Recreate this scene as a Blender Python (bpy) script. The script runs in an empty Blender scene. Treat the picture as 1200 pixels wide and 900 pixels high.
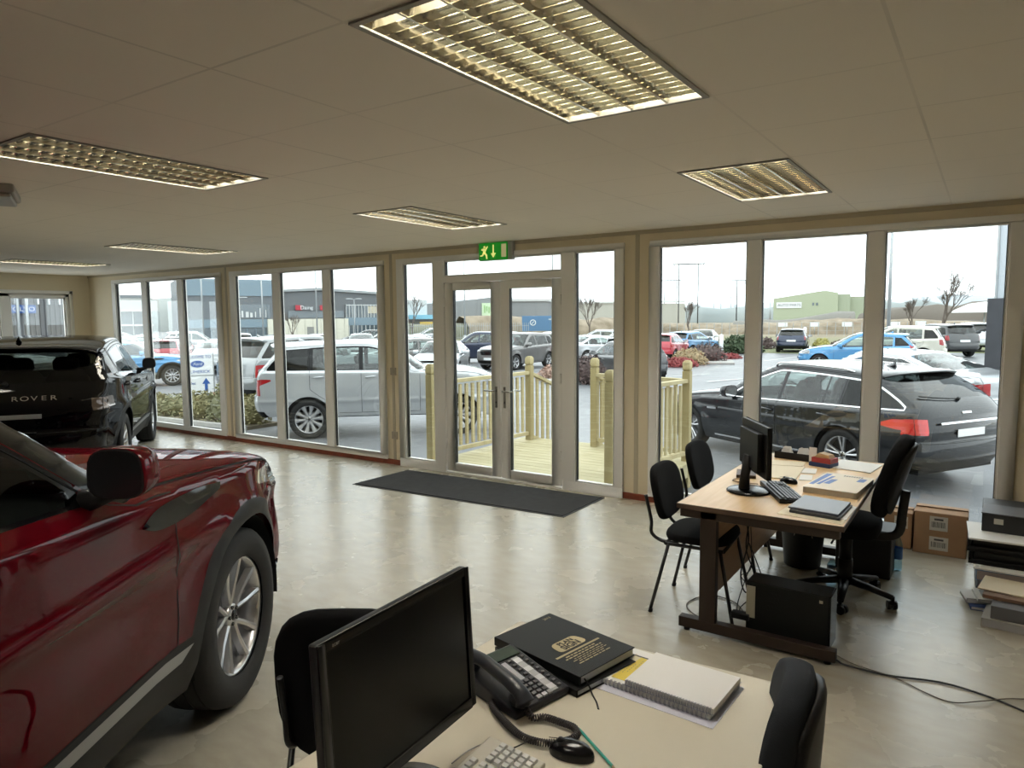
import bpy, bmesh, math, random
from mathutils import Vector, Matrix, geometry
from math import sin, cos, pi, radians as RAD, sqrt, atan2
random.seed(7)
SC = bpy.context.scene
COL = SC.collection
GZ = -0.55          # level of the car park outside, the showroom floor is 0

# ------------------------------------------------------------ materials
MATS = {}
def _nt(name):
    m = bpy.data.materials.new(name); m.use_nodes = True
    nt = m.node_tree
    return m, nt, nt.nodes['Principled BSDF']
def mat(name, col, rough=.5, metal=0., coat=0., spec=.5, emit=None, estr=0., bump=0., bscale=50., var=0., vscale=5., trans=0., alpha=1., coatr=.03, aniso=None):
    """procedural principled material; var = amount of noise variation of the colour"""
    if name in MATS: return MATS[name]
    m, nt, b = _nt(name)
    b.inputs['Base Color'].default_value = (*col, 1)
    b.inputs['Roughness'].default_value = rough
    b.inputs['Metallic'].default_value = metal
    b.inputs['Coat Weight'].default_value = coat
    b.inputs['Coat Roughness'].default_value = coatr
    b.inputs['Specular IOR Level'].default_value = spec
    b.inputs['Transmission Weight'].default_value = trans
    b.inputs['Alpha'].default_value = alpha
    if emit:
        b.inputs['Emission Color'].default_value = (*emit, 1); b.inputs['Emission Strength'].default_value = estr
    if var or bump:
        tc = nt.nodes.new('ShaderNodeTexCoord')
        if var:
            n = nt.nodes.new('ShaderNodeTexNoise'); n.inputs['Scale'].default_value = vscale; n.inputs['Detail'].default_value = 4
            r = nt.nodes.new('ShaderNodeMapRange'); r.inputs['To Min'].default_value = 1-var; r.inputs['To Max'].default_value = 1+var
            r.inputs['From Min'].default_value = .3; r.inputs['From Max'].default_value = .7
            h = nt.nodes.new('ShaderNodeHueSaturation'); h.inputs['Color'].default_value = (*col, 1)
            nt.links.new(tc.outputs['Object'], n.inputs['Vector']); nt.links.new(n.outputs['Fac'], r.inputs['Value'])
            nt.links.new(r.outputs['Result'], h.inputs['Value']); nt.links.new(h.outputs['Color'], b.inputs['Base Color'])
        if bump:
            n2 = nt.nodes.new('ShaderNodeTexNoise'); n2.inputs['Scale'].default_value = bscale; n2.inputs['Detail'].default_value = 3
            bp = nt.nodes.new('ShaderNodeBump'); bp.inputs['Strength'].default_value = bump; bp.inputs['Distance'].default_value = .002
            nt.links.new(tc.outputs['Object'], n2.inputs['Vector']); nt.links.new(n2.outputs['Fac'], bp.inputs['Height'])
            nt.links.new(bp.outputs['Normal'], b.inputs['Normal'])
    MATS[name] = m
    return m
def glass(name, tint=(1, 1, 1), refl=1.0, rough=0.0, ior=1.45):
    """thin pane: clear (tinted) straight-through plus a Fresnel reflection"""
    if name in MATS: return MATS[name]
    m = bpy.data.materials.new(name); m.use_nodes = True
    nt = m.node_tree; nt.nodes.clear()
    o = nt.nodes.new('ShaderNodeOutputMaterial'); mx = nt.nodes.new('ShaderNodeMixShader')
    t = nt.nodes.new('ShaderNodeBsdfTransparent'); t.inputs['Color'].default_value = (*tint, 1)
    g = nt.nodes.new('ShaderNodeBsdfGlossy'); g.inputs['Roughness'].default_value = rough; g.inputs['Color'].default_value = (refl, refl, refl, 1)
    f = nt.nodes.new('ShaderNodeFresnel'); f.inputs['IOR'].default_value = ior
    # Fresnel on both faces of the pane alike
    ge = nt.nodes.new('ShaderNodeNewGeometry'); vt = nt.nodes.new('ShaderNodeVectorMath'); vt.operation = 'DOT_PRODUCT'
    ab = nt.nodes.new('ShaderNodeMath'); ab.operation = 'ABSOLUTE'
    om = nt.nodes.new('ShaderNodeMath'); om.operation = 'SUBTRACT'; om.inputs[0].default_value = 1
    pw = nt.nodes.new('ShaderNodeMath'); pw.operation = 'POWER'; pw.inputs[1].default_value = 5
    f0 = ((ior-1)/(ior+1))**2 * 1.8
    ma = nt.nodes.new('ShaderNodeMath'); ma.operation = 'MULTIPLY_ADD'; ma.inputs[1].default_value = 1-f0; ma.inputs[2].default_value = f0
    nt.links.new(ge.outputs['Normal'], vt.inputs[0]); nt.links.new(ge.outputs['Incoming'], vt.inputs[1])
    nt.links.new(vt.outputs['Value'], ab.inputs[0]); nt.links.new(ab.outputs[0], om.inputs[1]); nt.links.new(om.outputs[0], pw.inputs[0])
    nt.links.new(pw.outputs[0], ma.inputs[0]); nt.links.new(ma.outputs[0], mx.inputs['Fac'])
    nt.nodes.remove(f)
    nt.links.new(t.outputs[0], mx.inputs[1]); nt.links.new(g.outputs[0], mx.inputs[2]); nt.links.new(mx.outputs[0], o.inputs['Surface'])
    MATS[name] = m
    return m
def paint(name, col, metal=.4, rough=.35, coat=1.0, spec=.5):
    return mat('paint_'+name, col, rough=rough, metal=metal, coat=coat, spec=spec, coatr=.015)

# ------------------------------------------------------------ mesh building
class MB:
    def __init__(s): s.v = []; s.f = []; s.m = []; s.sm = []; s.M = Matrix.Identity(4)
    def add(s, vs, fs, mi=0, smooth=False):
        o = len(s.v); M = s.M
        s.v += [M @ Vector(v) for v in vs]
        for f in fs: s.f.append([o+i for i in f]); s.m.append(mi); s.sm.append(smooth)
        return s
    def box(s, c, d, rz=0, mi=0, R=None, taper=1.):
        x, y, z = d[0]/2, d[1]/2, d[2]/2
        vs = [Vector((sx*x*(taper if sz < 0 else 1), sy*y*(taper if sz < 0 else 1), sz*z)) for sz in (-1, 1) for sy in (-1, 1) for sx in (-1, 1)]
        if R is None: R = Matrix.Rotation(rz, 3, 'Z')
        vs = [R @ v + Vector(c) for v in vs]
        return s.add(vs, [(0, 2, 3, 1), (4, 5, 7, 6), (0, 1, 5, 4), (2, 6, 7, 3), (0, 4, 6, 2), (1, 3, 7, 5)], mi)
    def bx(s, x0, x1, y0, y1, z0, z1, mi=0):
        return s.box(((x0+x1)/2, (y0+y1)/2, (z0+z1)/2), (x1-x0, y1-y0, z1-z0), mi=mi)
    def tube(s, pts, r, n=8, mi=0, closed=False, smooth=True, cap=True, flat=1.):
        pts = [Vector(p) for p in pts]; k = len(pts); vs = []; fs = []
        rr = r if isinstance(r, (list, tuple)) else [r]*k
        up = None
        for i in range(k):
            if closed: t = pts[(i+1) % k]-pts[i-1]
            else: t = pts[min(i+1, k-1)]-pts[max(i-1, 0)]
            if t.length < 1e-9: t = Vector((0, 0, 1))
            t.normalize()
            if up is None:
                up = Vector((0, 0, 1)) if abs(t.z) < .9 else Vector((1, 0, 0))
            a = t.cross(up)
            if a.length < 1e-6: a = t.orthogonal()
            a.normalize(); up = a.cross(t).normalized()
            for j in range(n):
                q = 2*pi*(j+.5)/n
                vs.append(pts[i]+a*cos(q)*rr[i]+up*sin(q)*rr[i]*flat)
        for i in range(k if closed else k-1):
            for j in range(n):
                a0 = i*n+j; b0 = i*n+(j+1) % n; i2 = (i+1) % k
                fs.append((a0, b0, i2*n+(j+1) % n, i2*n+j))
        s.add(vs, fs, mi, smooth)
        if cap and not closed:
            o = len(s.v)-len(vs)
            s.f += [[o+j for j in range(n)][::-1], [o+(k-1)*n+j for j in range(n)]]; s.m += [mi, mi]; s.sm += [False, False]
        return s
    def cyl(s, p0, p1, r0, r1=None, n=16, mi=0, smooth=True):
        return s.tube([p0, p1], [r0, r0 if r1 is None else r1], n, mi, smooth=smooth)
    def lathe(s, prof, n=24, c=(0, 0, 0), ax='Z', mi=0, smooth=True, arc=2*pi, a0=0., closed=False):
        """prof: (r, h) pairs"""
        k = len(prof); vs = []; fs = []; full = abs(arc-2*pi) < 1e-6; m = n if full else n+1
        for j in range(m):
            q = a0+arc*j/n
            for r, h in prof:
                p = (r*cos(q), r*sin(q), h)
                if ax == 'Y': p = (p[0], p[2], p[1])
                elif ax == 'X': p = (p[2], p[0], p[1])
                vs.append(Vector(p)+Vector(c))
        for j in range(n):
            j2 = (j+1) % m if full else j+1
            for i in range(k if closed else k-1):
                i2 = (i+1) % k
                fs.append((j*k+i, j2*k+i, j2*k+i2, j*k+i2))
        return s.add(vs, fs, mi, smooth)
    def prism(s, poly, z0, z1, mi=0, M=None, smooth=False):
        n = len(poly); M = M or Matrix.Identity(4)
        vs = [M @ Vector((x, y, z0)) for x, y in poly]+[M @ Vector((x, y, z1)) for x, y in poly]
        s.add(vs, [tuple(range(n))[::-1], tuple(range(n, 2*n))], mi, False)
        o = len(s.v)-2*n
        for i in range(n):
            j = (i+1) % n
            s.f.append([o+i, o+j, o+n+j, o+n+i]); s.m.append(mi); s.sm.append(smooth)
        return s
    def grid(s, fn, us, vs_, mi=0, smooth=True):
        vs = [fn(u, v) for u in us for v in vs_]; k = len(vs_)
        return s.add(vs, [(i*k+j, (i+1)*k+j, (i+1)*k+j+1, i*k+j+1) for i in range(len(us)-1) for j in range(k-1)], mi, smooth)
    def ell(s, c, r, n=12, mi=0, p=2., R=None):
        def S(q, e): return math.copysign(abs(q)**e, q)
        e = 2./p; vs = []; fs = []; k = n//2+1
        for i in range(k):
            th = -pi/2+pi*i/(k-1)
            for j in range(n):
                ph = 2*pi*j/n
                v = Vector((r[0]*S(cos(th), e)*S(cos(ph), e), r[1]*S(cos(th), e)*S(sin(ph), e), r[2]*S(sin(th), e)))
                if R is not None: v = R @ v
                vs.append(v+Vector(c))
        for i in range(k-1):
            for j in range(n): fs.append((i*n+j, i*n+(j+1) % n, (i+1)*n+(j+1) % n, (i+1)*n+j))
        return s.add(vs, fs, mi, True)
    def build(s, name, mats, parent=None, bev=0., seg=2, fix=True):
        me = bpy.data.meshes.new(name)
        me.from_pydata([tuple(v) for v in s.v], [], s.f)
        if not isinstance(mats, (list, tuple)): mats = [mats]
        for m in mats: me.materials.append(m)
        me.polygons.foreach_set('material_index', s.m); me.polygons.foreach_set('use_smooth', s.sm)
        if fix:
            b = bmesh.new(); b.from_mesh(me); bmesh.ops.remove_doubles(b, verts=b.verts, dist=1e-6)
            bmesh.ops.recalc_face_normals(b, faces=b.faces); b.to_mesh(me); b.free()
        me.update()
        o = bpy.data.objects.new(name, me); COL.objects.link(o)
        if parent: o.parent = parent
        if bev:
            md = o.modifiers.new('bevel', 'BEVEL'); md.width = bev; md.segments = seg; md.limit_method = 'ANGLE'; md.angle_limit = RAD(40)
            md.harden_normals = False
            me.polygons.foreach_set('use_smooth', [True]*len(me.polygons))
            sa = o.modifiers.new('wn', 'WEIGHTED_NORMAL'); sa.keep_sharp = True
        return o
def tag(o, label=None, cat=None, group=None, kind=None):
    if label: o['label'] = label
    if cat: o['category'] = cat
    if group: o['group'] = group
    if kind: o['kind'] = kind
    return o
def empty(name, loc=(0, 0, 0), rz=0., label=None, cat=None, group=None):
    o = bpy.data.objects.new(name, None); COL.objects.link(o); o.location = loc; o.rotation_euler = (0, 0, rz)
    o.empty_display_size = .1
    return tag(o, label, cat, group)
def struct(o): o['kind'] = 'structure'; return o
KIDS = {}
def kids(o): return [c for c in bpy.data.objects if c.parent == o]
def copy_tree(o, parent=None):
    """a thing, its parts and their sub-parts"""
    c = o.copy(); COL.objects.link(c)
    if parent: c.parent = parent
    for ch in kids_of(o): copy_tree(ch, c)
    return c
def kids_of(o): return list(o.children)
def text_obj(name, s, size, m, parent=None, ext=.0008, loc=(0, 0, 0), rot=(0, 0, 0), align='CENTER', sx=1., bold=0., shear=0., M=None):
    cu = bpy.data.curves.new(name, 'FONT'); cu.body = s; cu.size = size; cu.extrude = ext; cu.align_x = align; cu.align_y = 'CENTER'
    cu.offset = bold; cu.shear = shear; cu.resolution_u = 3
    tmp = bpy.data.objects.new('tmp', cu); me = bpy.data.meshes.new_from_object(tmp)
    bpy.data.objects.remove(tmp); bpy.data.curves.remove(cu)
    me.name = name; me.materials.clear(); me.materials.append(m)
    T = M if M is not None else (Matrix.Translation(loc) @ Matrix.Rotation(rot[2], 4, 'Z') @ Matrix.Rotation(rot[1], 4, 'Y') @ Matrix.Rotation(rot[0], 4, 'X'))
    me.transform(T @ Matrix.Diagonal((sx, 1, 1, 1)))
    o = bpy.data.objects.new(name, me); COL.objects.link(o)
    if parent: o.parent = parent
    return o
def cr(pts, sub=6, closed=False):
    """Catmull-Rom through points of any dimension"""
    n = len(pts); out = []
    rng = range(n) if closed else range(n-1)
    for i in rng:
        if closed: a, b, c, d = pts[i-1], pts[i], pts[(i+1) % n], pts[(i+2) % n]
        else: a, b, c, d = pts[max(i-1, 0)], pts[i], pts[i+1], pts[min(i+2, n-1)]
        for k in range(sub):
            t = k/sub; t2 = t*t; t3 = t2*t
            out.append(tuple(.5*((2*q1)+(-q0+q2)*t+(2*q0-5*q1+4*q2-q3)*t2+(-q0+3*q1-3*q2+q3)*t3) for q0, q1, q2, q3 in zip(a, b, c, d)))
    if not closed: out.append(tuple(pts[-1]))
    return out
def rpoly(pts, r=.03, n=4):
    """polygon with rounded corners; pts (x,y) or (x,y,r)"""
    out = []; k = len(pts)
    for i in range(k):
        p = Vector(pts[i][:2]); a = Vector(pts[i-1][:2]); b = Vector(pts[(i+1) % k][:2])
        rr = pts[i][2] if len(pts[i]) > 2 else r
        da, db = a-p, b-p
        rr = min(rr, da.length*.45, db.length*.45)
        if rr < 1e-4: out.append((p.x, p.y)); continue
        A = p+da.normalized()*rr; B = p+db.normalized()*rr
        for j in range(n+1):
            t = j/n; q = A*(1-t)**2+p*2*t*(1-t)+B*t*t; out.append((q.x, q.y))
    return out
def dense(poly, d=.08, closed=True):
    out = []; n = len(poly)
    for i in range(n if closed else n-1):
        a = Vector(poly[i]); b = Vector(poly[(i+1) % n]); k = max(1, int((b-a).length/d+.5))
        for j in range(k): q = a+(b-a)*j/k; out.append((q.x, q.y))
    if not closed: out.append(tuple(poly[-1]))
    return out
def pip(x, y, poly):
    c = False; n = len(poly); j = n-1
    for i in range(n):
        xi, yi = poly[i]; xj, yj = poly[j]
        if (yi > y) != (yj > y) and x < (xj-xi)*(y-yi)/(yj-yi)+xi: c = not c
        j = i
    return c
def interp(tab, x):
    if x <= tab[0][0]: return tab[0][1]
    for (a, b), (c, d) in zip(tab, tab[1:]):
        if x <= c: return b+(d-b)*(x-a)/(c-a)
    return tab[-1][1]
# ------------------------------------------------------------ cars
RUB = mat('tyre_rubber', (.012, .012, .012), .75, bump=.3, bscale=120)
ALLOY = mat('alloy_silver', (.62, .62, .63), .28, metal=.9)
ALLOYD = mat('alloy_dark', (.25, .25, .26), .35, metal=.9)
DARKPL = mat('black_trim_plastic', (.014, .014, .014), .55, spec=.3)
GLOSSBK = mat('gloss_black_trim', (.005, .005, .006), .15, spec=.3)
CHROME = mat('chrome_trim', (.75, .75, .76), .12, metal=1.)
DARKIN = mat('car_interior_dark', (.02, .019, .018), .8)
SEATM = mat('car_seat_leather', (.035, .032, .03), .6)
REDL = mat('tail_lamp_red', (.38, .010, .014), .15, coat=1.)
REDLD = mat('tail_lamp_deep_red', (.25, .01, .012), .12, coat=1.)
CLRL = mat('lamp_clear', (.55, .56, .58), .12, metal=.5, coat=1.)
AMBL = mat('lamp_smoked', (.22, .17, .15), .12, metal=.6, coat=1.)
REDLIT = mat('tail_lamp_lit', (.45, .012, .012), .15, coat=1., emit=(1., .03, .015), estr=.22)
PLATE = mat('number_plate_white', (.75, .76, .76), .4)
CARGL = glass('car_glass', (.62, .70, .68), refl=.95, ior=1.5)
CARGLD = glass('car_glass_privacy', (.10, .11, .11), refl=.95, ior=1.5)
CARGLI = glass('car_glass_tinted', (.16, .17, .16), refl=.8, ior=1.35)
GAP = mat('panel_gap', (.004, .004, .004), .9)
SILVP = mat('silver_trim', (.35, .36, .37), .35, metal=.7)

class CarShape:
    """side patch y = Y(x,z) inside the shoulder curve E, joined to a strip that runs over the car along the centre curve C"""
    def __init__(s, k):
        s.k = k; s.wb = k['wb']
        rows = k['rows']
        s.rows = cr(rows, k.get('sub', 4))
        s.N = len(s.rows)
        s.E = [(r[2], r[3]) for r in s.rows]
    def Y(s, x, z):
        k = s.k; W = k['hw']
        xr, xf = k['xr_t'], k['xf_t']
        if x < xr: W -= k['ar']*((xr-x)/(xr-k['x0']))**2.3
        if x > xf: W -= k['af']*((x-xf)/(k['x1']-xf))**2.3
        zb = s.belt(x)
        zz = z-zb+.05
        if zz > 0:
            sh = k.get('shoulder', .03); q = min(zz/.07, 1); W -= sh*q*q*(3-2*q)
            W -= k['tumble']*zz+k.get('tumble2', .12)*zz*zz
        zm = zb-.22
        if z < zm: W -= .035*((zm-z)/.45)**2
        if z < .42: W -= .10*((.42-z)/.2)**1.6*.5
        cz = k.get('crease')
        if cz:
            d = (z-(cz[0]+cz[1]*x)); W += .012*math.exp(-(d/.03)**2)-.006*math.exp(-((d+.1)/.06)**2)
        for ax in (0, s.wb):
            d = sqrt((x-ax)**2+(z-k['R'])**2)/k['Ra']
            if d < 1.6: W += k.get('flare', .02)*max(0, 1-max(0, (d-1.05))/.5)**2*(1 if z < zb else .3)
        return W
    def belt(s, x):
        return interp(s.k['belt'], x)
    def upper(s, x):
        """height of the shoulder curve above x"""
        best = None
        for (a, b), (c, d) in zip(s.E, s.E[1:]):
            if min(a, c) <= x <= max(a, c) and abs(c-a) > 1e-6:
                z = b+(d-b)*(x-a)/(c-a)
                if z > .8*s.k['zmid'] and (best is None or z > best): best = z
        return best if best is not None else 0.
    def side(s, x, z, off=0., sg=1):
        y = s.Y(x, z); e = 1e-3
        nx = -(s.Y(x+e, z)-s.Y(x-e, z))/(2*e); nz = -(s.Y(x, z+e)-s.Y(x, z-e))/(2*e)
        n = Vector((nx, 1, nz)).normalized()
        p = Vector((x, y, z))+n*off
        return Vector((p.x, p.y*sg, p.z)), Vector((n.x, n.y*sg, n.z))
    def row(s, u):
        i = max(0, min(int(u), s.N-2)); t = u-i
        return [a+(b-a)*t for a, b in zip(s.rows[i], s.rows[i+1])]
    def strip0(s, u, a):
        r = s.row(u); cx, cz, ex, ez, p = r[:5]
        w = s.Y(ex, ez); b = min(abs(a), 1)
        # a is an angle-like parameter so that the samples crowd where the curve turns
        th = b*pi/2
        yy = sin(th)**(2/p) if b < 1 else 1.
        oo = 1-(cos(th)**(2/p) if b < 1 else 0.)
        return Vector((cx+(ex-cx)*oo, math.copysign(yy*w, a), cz+(ez-cz)*oo))
    def strip(s, u, a, off=0.):
        e = 2e-3
        p = s.strip0(u, a)
        u0, u1 = max(0, u-.02), min(s.N-1, u+.02)
        if abs(a) < .97:
            du = s.strip0(u1, a)-s.strip0(u0, a); da = s.strip0(u, a+e)-s.strip0(u, a-e)
        else:
            sg = 1 if a > 0 else -1
            if abs(a) >= 1:
                r = s.row(u); _, n = s.side(r[2], r[3], 0, sg); return p+n*off, n
            du = s.strip0(u1, a)-s.strip0(u0, a); da = (s.strip0(u, a)-s.strip0(u, a-sg*e))*sg
        n = du.cross(da)
        if n.length < 1e-12: n = Vector((0, 0, 1))
        n.normalize()
        return p+n*off, n
    def aw(s, u, yfrac):
        """a-parameter where y = yfrac * halfwidth"""
        p = s.row(u)[4]
        return math.asin(min(1, abs(yfrac)**(p/2)))/(pi/2)*(1 if yfrac >= 0 else -1)
    def uat(s, x=None, z=None, lo=0, hi=None):
        hi = hi or s.N-1; best = (9, 0)
        for i in range(int(lo*20), int(hi*20)+1):
            r = s.row(i/20); d = 0
            if x is not None: d += abs(r[0]-x)
            if z is not None: d += abs(r[1]-z)
            if d < best[0]: best = (d, i/20)
        return best[1]

def cdt(outer, regions, pts, lines=()):
    """triangulate the outer polygon with region outlines as constraints -> verts2d, list of (tri, region index or -1)"""
    vs = []; ed = []; seen = {}
    def vid(p):
        key = (round(p[0], 5), round(p[1], 5))
        if key not in seen: seen[key] = len(vs); vs.append(Vector(p))
        return seen[key]
    def loop(poly, closed=True):
        n = len(poly); ids = [vid(p) for p in poly]
        for i in range(n if closed else n-1):
            if ids[i] != ids[(i+1) % n]: ed.append((ids[i], ids[(i+1) % n]))
    loop(outer)
    for r in regions: loop(r)
    for l in lines: loop(l, False)
    for p in pts: vid(p)
    V, Ed, F, *_ = geometry.delaunay_2d_cdt(vs, ed, [], 0, 1e-5)
    out = []
    for f in F:
        cx = sum(V[i].x for i in f)/len(f); cy = sum(V[i].y for i in f)/len(f)
        if not pip(cx, cy, outer): continue
        ri = -1
        for i, r in enumerate(regions):
            if pip(cx, cy, r): ri = i; break
        out.append((f, ri))
    return V, out

class Acc:
    """collects faces with given normals into one mesh"""
    def __init__(s): s.v = []; s.n = []; s.f = []; s.m = []
    def add(s, p, n): s.v.append(p); s.n.append(n); return len(s.v)-1
    def face(s, ids, m=0):
        # orient to the mean normal
        a, b, c = (s.v[i] for i in ids[:3]); g = (b-a).cross(c-a)
        nn = s.n[ids[0]]+s.n[ids[1]]+s.n[ids[2]]
        s.f.append(list(ids) if g.dot(nn) > 0 else list(ids)[::-1]); s.m.append(m)
    def mesh(s, name, mats):
        me = bpy.data.meshes.new(name)
        me.from_pydata([tuple(v) for v in s.v], [], s.f)
        for m in mats: me.materials.append(m)
        me.polygons.foreach_set('material_index', s.m); me.polygons.foreach_set('use_smooth', [True]*len(s.f))
        me.normals_split_custom_set_from_vertices([tuple(n) for n in s.n]); me.update()
        return me

def wheel(k, parent, x, sg):
    R = k['R']; w = k.get('tw', .235)/2; rr = k['rim']; yc = sg*(k['hw']-.012-w)
    t = MB()
    prof = [(rr, -w*.85), (rr+.01, -w*.93), ((R+rr)/2, -w*1.02), (R-.02, -w*.95), (R-.004, -w*.8), (R, -w*.5), (R, w*.5), (R-.004, w*.8), (R-.02, w*.95), ((R+rr)/2, w*1.02), (rr+.01, w*.93), (rr, w*.85)]
    t.lathe(prof, 40, ax='Y')
    for q in (-.45, 0, .45): t.lathe([(R-.004, q*w-.004), (R+.0008, q*w-.004), (R+.0008, q*w+.004), (R-.004, q*w+.004)], 40, ax='Y', mi=1)
    o = t.build('wheel', [RUB, GAP], parent); o.location = (x, yc, R)
    m = MB(); f = w*.78
    # rim barrel and lip, then the spokes; outer face at +y, mirrored for the right side
    m.lathe([(rr*.92, -f), (rr*.9, 0), (rr*.93, f*.75), (rr*.965, f*.95), (rr*1.005, f*1.02), (rr*1.01, f*.9), (rr*.985, -f)], 40, ax='Y')
    n = k.get('spokes', 5); tw = k.get('twin', 0)
    st = k.get('spw', .045)
    for i in range(n):
        for off in ([-tw, tw] if tw else [0]):
            a = 2*pi*i/n+k.get('spa', .3); a1 = a+off
            ux, uz = cos(a), sin(a); vx, vz = cos(a1), sin(a1)
            p0 = Vector((ux*rr*.16, f*.62, uz*rr*.16)); p1 = Vector((vx*rr*.55, f*.74, vz*rr*.55)); p2 = Vector((vx*rr*.97, f*.92, vz*rr*.97))
            w0, w1, w2 = st*.9, st*.75, st*k.get('spf', .8)
            pts = [p0, p1, p2]; ws = [w0, w1, w2]; vs = []; fs = []
            for p, ww in zip(pts, ws):
                d = Vector((p.x, 0, p.z)).normalized(); tn = Vector((-d.z, 0, d.x))*ww/2
                vs += [p-tn*1.1+Vector((0, -.028, 0)), p-tn*.8, p+Vector((0, .005, 0)), p+tn*.8, p+tn*1.1+Vector((0, -.028, 0))]
            for j in range(2):
                for q in range(4): fs.append((j*5+q, j*5+q+1, j*5+5+q+1, j*5+5+q))
                fs.append((j*5+4, j*5, j*5+5, j*5+9))
            m.add(vs, fs, 0, False)
    m.lathe([(rr*.2, f*.5), (rr*.2, f*.66), (rr*.16, f*.72), (0, f*.73)], 20, ax='Y')
    m.lathe([(rr*.09, f*.73), (rr*.085, f*.78), (0, f*.79)], 16, ax='Y', mi=1)
    for i in range(5):
        a = 2*pi*i/5+.6; m.cyl((cos(a)*rr*.15, f*.6, sin(a)*rr*.15), (cos(a)*rr*.15, f*.78, sin(a)*rr*.15), .009, n=6, mi=1)
    m.lathe([(rr*.7, -f*.2), (rr*.7, -f*.1), (0, -f*.1)], 24, ax='Y', mi=2)        # brake disc
    m.lathe([(rr*.91, -f*.45), (0, -f*.45)], 24, ax='Y', mi=3)
    if sg < 0:
        m.v = [Vector((v.x, -v.y, v.z)) for v in m.v]
    m.build('rim', [k.get('rimmat', ALLOY), GLOSSBK, ALLOYD, GAP], o)
    return o

def make_car(name, k, detail=1):
    """k: shape description. Returns the thing (an Empty at the middle of the rear axle, on the ground)"""
    S = CarShape(k); root = empty(name)
    R, Ra, wb = k['R'], k['Ra'], k['wb']; zs = k['sill']
    dx = k.get('dx', .09)
    # ---- side regions, in (x, z)
    regs = []          # name, poly, materials slot, both
    belt = S.belt
    def winpoly(xa, xb, m_top=.05, m_bot=.015, r=.03):
        n = 14 if xb-xa < 1.3 else 40; bot = [(xa+(xb-xa)*i/n, belt(xa+(xb-xa)*i/n)+m_bot) for i in range(n+1)]
        top = [(x, max(S.upper(x)-m_top, z)) for x, z in bot]
        keep = [i for i in range(n+1) if top[i][1] > bot[i][1]+.03]
        bot = [bot[i] for i in keep]; top = [top[i] for i in keep]
        # slim the point lists to the corners that matter
        poly = bot+top[::-1]
        return rpoly([(x, z, r) for x, z in poly], r, 2) if False else poly
    windows = []
    for w in k['windows']:
        p = w['poly'] if 'poly' in w else winpoly(w['x'][0], w['x'][1], k.get('mtop', .05))
        windows.append(rpoly(p, w.get('r', .012), 2))
        regs.append(('window', windows[-1], w.get('mat', CARGL)))
    if k.get('surround'):
        a_, b_ = k['surround']; regs.append(('window_surround', winpoly(a_, b_, k.get('stop', .026), .004), GLOSSBK))
    for nm, p, m in k.get('sidelamps', []): regs.append((nm, rpoly(p, .02, 3), m))
    for nm, p, m in k.get('panels', []): regs.append((nm, p, m))
    # arch cladding ring as polygons
    clad = k.get('clad')
    def arc(ax, r, a0=0., a1=pi, n=24):
        return [(ax+r*cos(a0+(a1-a0)*i/n), R+r*sin(a0+(a1-a0)*i/n)) for i in range(n+1)]
    # ---- outer outline: E from rear to front, then back along the sill with the arches
    Epts = [tuple(e) for e in S.E]
    bot = []
    bot += [(Epts[-1][0], Epts[-1][1])] if False else []
    zf, zr = Epts[-1][1], Epts[0][1]
    line = [(Epts[-1][0]-.02, zf-.0)] if False else []
    x_f = wb+Ra; pts_b = []
    pts_b += dense([Epts[-1], (x_f, zs+.02)], .1, False)[1:]
    pts_b += arc(wb, Ra)
    pts_b += dense([(wb-Ra, zs), (Ra, zs)], dx, False)
    pts_b += arc(0, Ra)
    pts_b += dense([(-Ra, zs+.02), Epts[0]], .1, False)[:-1]
    outer = Epts+pts_b
    if clad:
        for ax in (0, wb):
            ring = arc(ax, Ra+.0, 0, pi)+[(ax-Ra, zs)]+[(ax-Ra-clad, zs)]+arc(ax, Ra+clad, pi, 0)+[(ax+Ra+clad, zs), (ax+Ra, zs)]
            regs.append(('wheel_arch_trim', ring, DARKPL))
        z2 = k.get('sillz', zs+.12)
        sillp = dense([(Ra, zs-.01), (wb-Ra, zs-.01), (wb-Ra, z2), (Ra, z2)], .15)
        regs.append(('sill_trim', sillp, DARKPL))
        if detail > 1 or k.get('sillbar'):
            regs.insert(0, ('sill_bar', dense([(Ra+.1, z2-.075), (wb-Ra-.1, z2-.075), (wb-Ra-.04, z2-.03), (Ra+.06, z2-.03)], .15), SILVP))
        regs.append(('bumper_trim', dense([(-1.6, 0), (-Ra-.001, 0), (-Ra-.001, k['zclad_r']), (-1.6, k['zclad_r'])], .2), DARKPL))
        regs.append(('bumper_trim', dense([(wb+Ra+.001, 0), (wb+1.6, 0), (wb+1.6, k['zclad_f']), (wb+Ra+.001, k['zclad_f'])], .2), DARKPL))
    doors = []
    for d in k.get('doors', []):
        xa, xb = d; pd = []
        # outline: up the rear edge, along just above the window top, down the front edge, along the sill
        zb0 = k.get('sillz', zs+.06) if clad else zs+.07
        n = 12
        top = [(xa+(xb-xa)*i/n, S.upper(xa+(xb-xa)*i/n)-.022) for i in range(n+1)]
        pd = [(xa, zb0)]+top+[(xb, zb0)]
        if xa < Ra+.12:      # rear door cut by the arch
            ra = Ra+(clad or 0)+.05
            a0 = math.asin(max(-1, min(1, (zb0-R)/ra))); arcp = [(ra*cos(t), R+ra*sin(t)) for t in [a0+(RAD(62)-a0)*i/8 for i in range(9)]]
            arcp = [q for q in arcp if q[0] > xa-.02]
            pd = [(arcp[0][0], zb0)]+arcp+[(min(xa, arcp[-1][0]), arcp[-1][1]+.15)]+[t for t in top if t[0] >= min(xa, arcp[-1][0])-.2]+[(xb, zb0)]
        pd = dense(pd, .15)
        doors.append(pd)
        if detail > 1: regs.append(('door', pd, None))
    # points inside
    xs = []; x = k['x0']-.1
    grid = []
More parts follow.
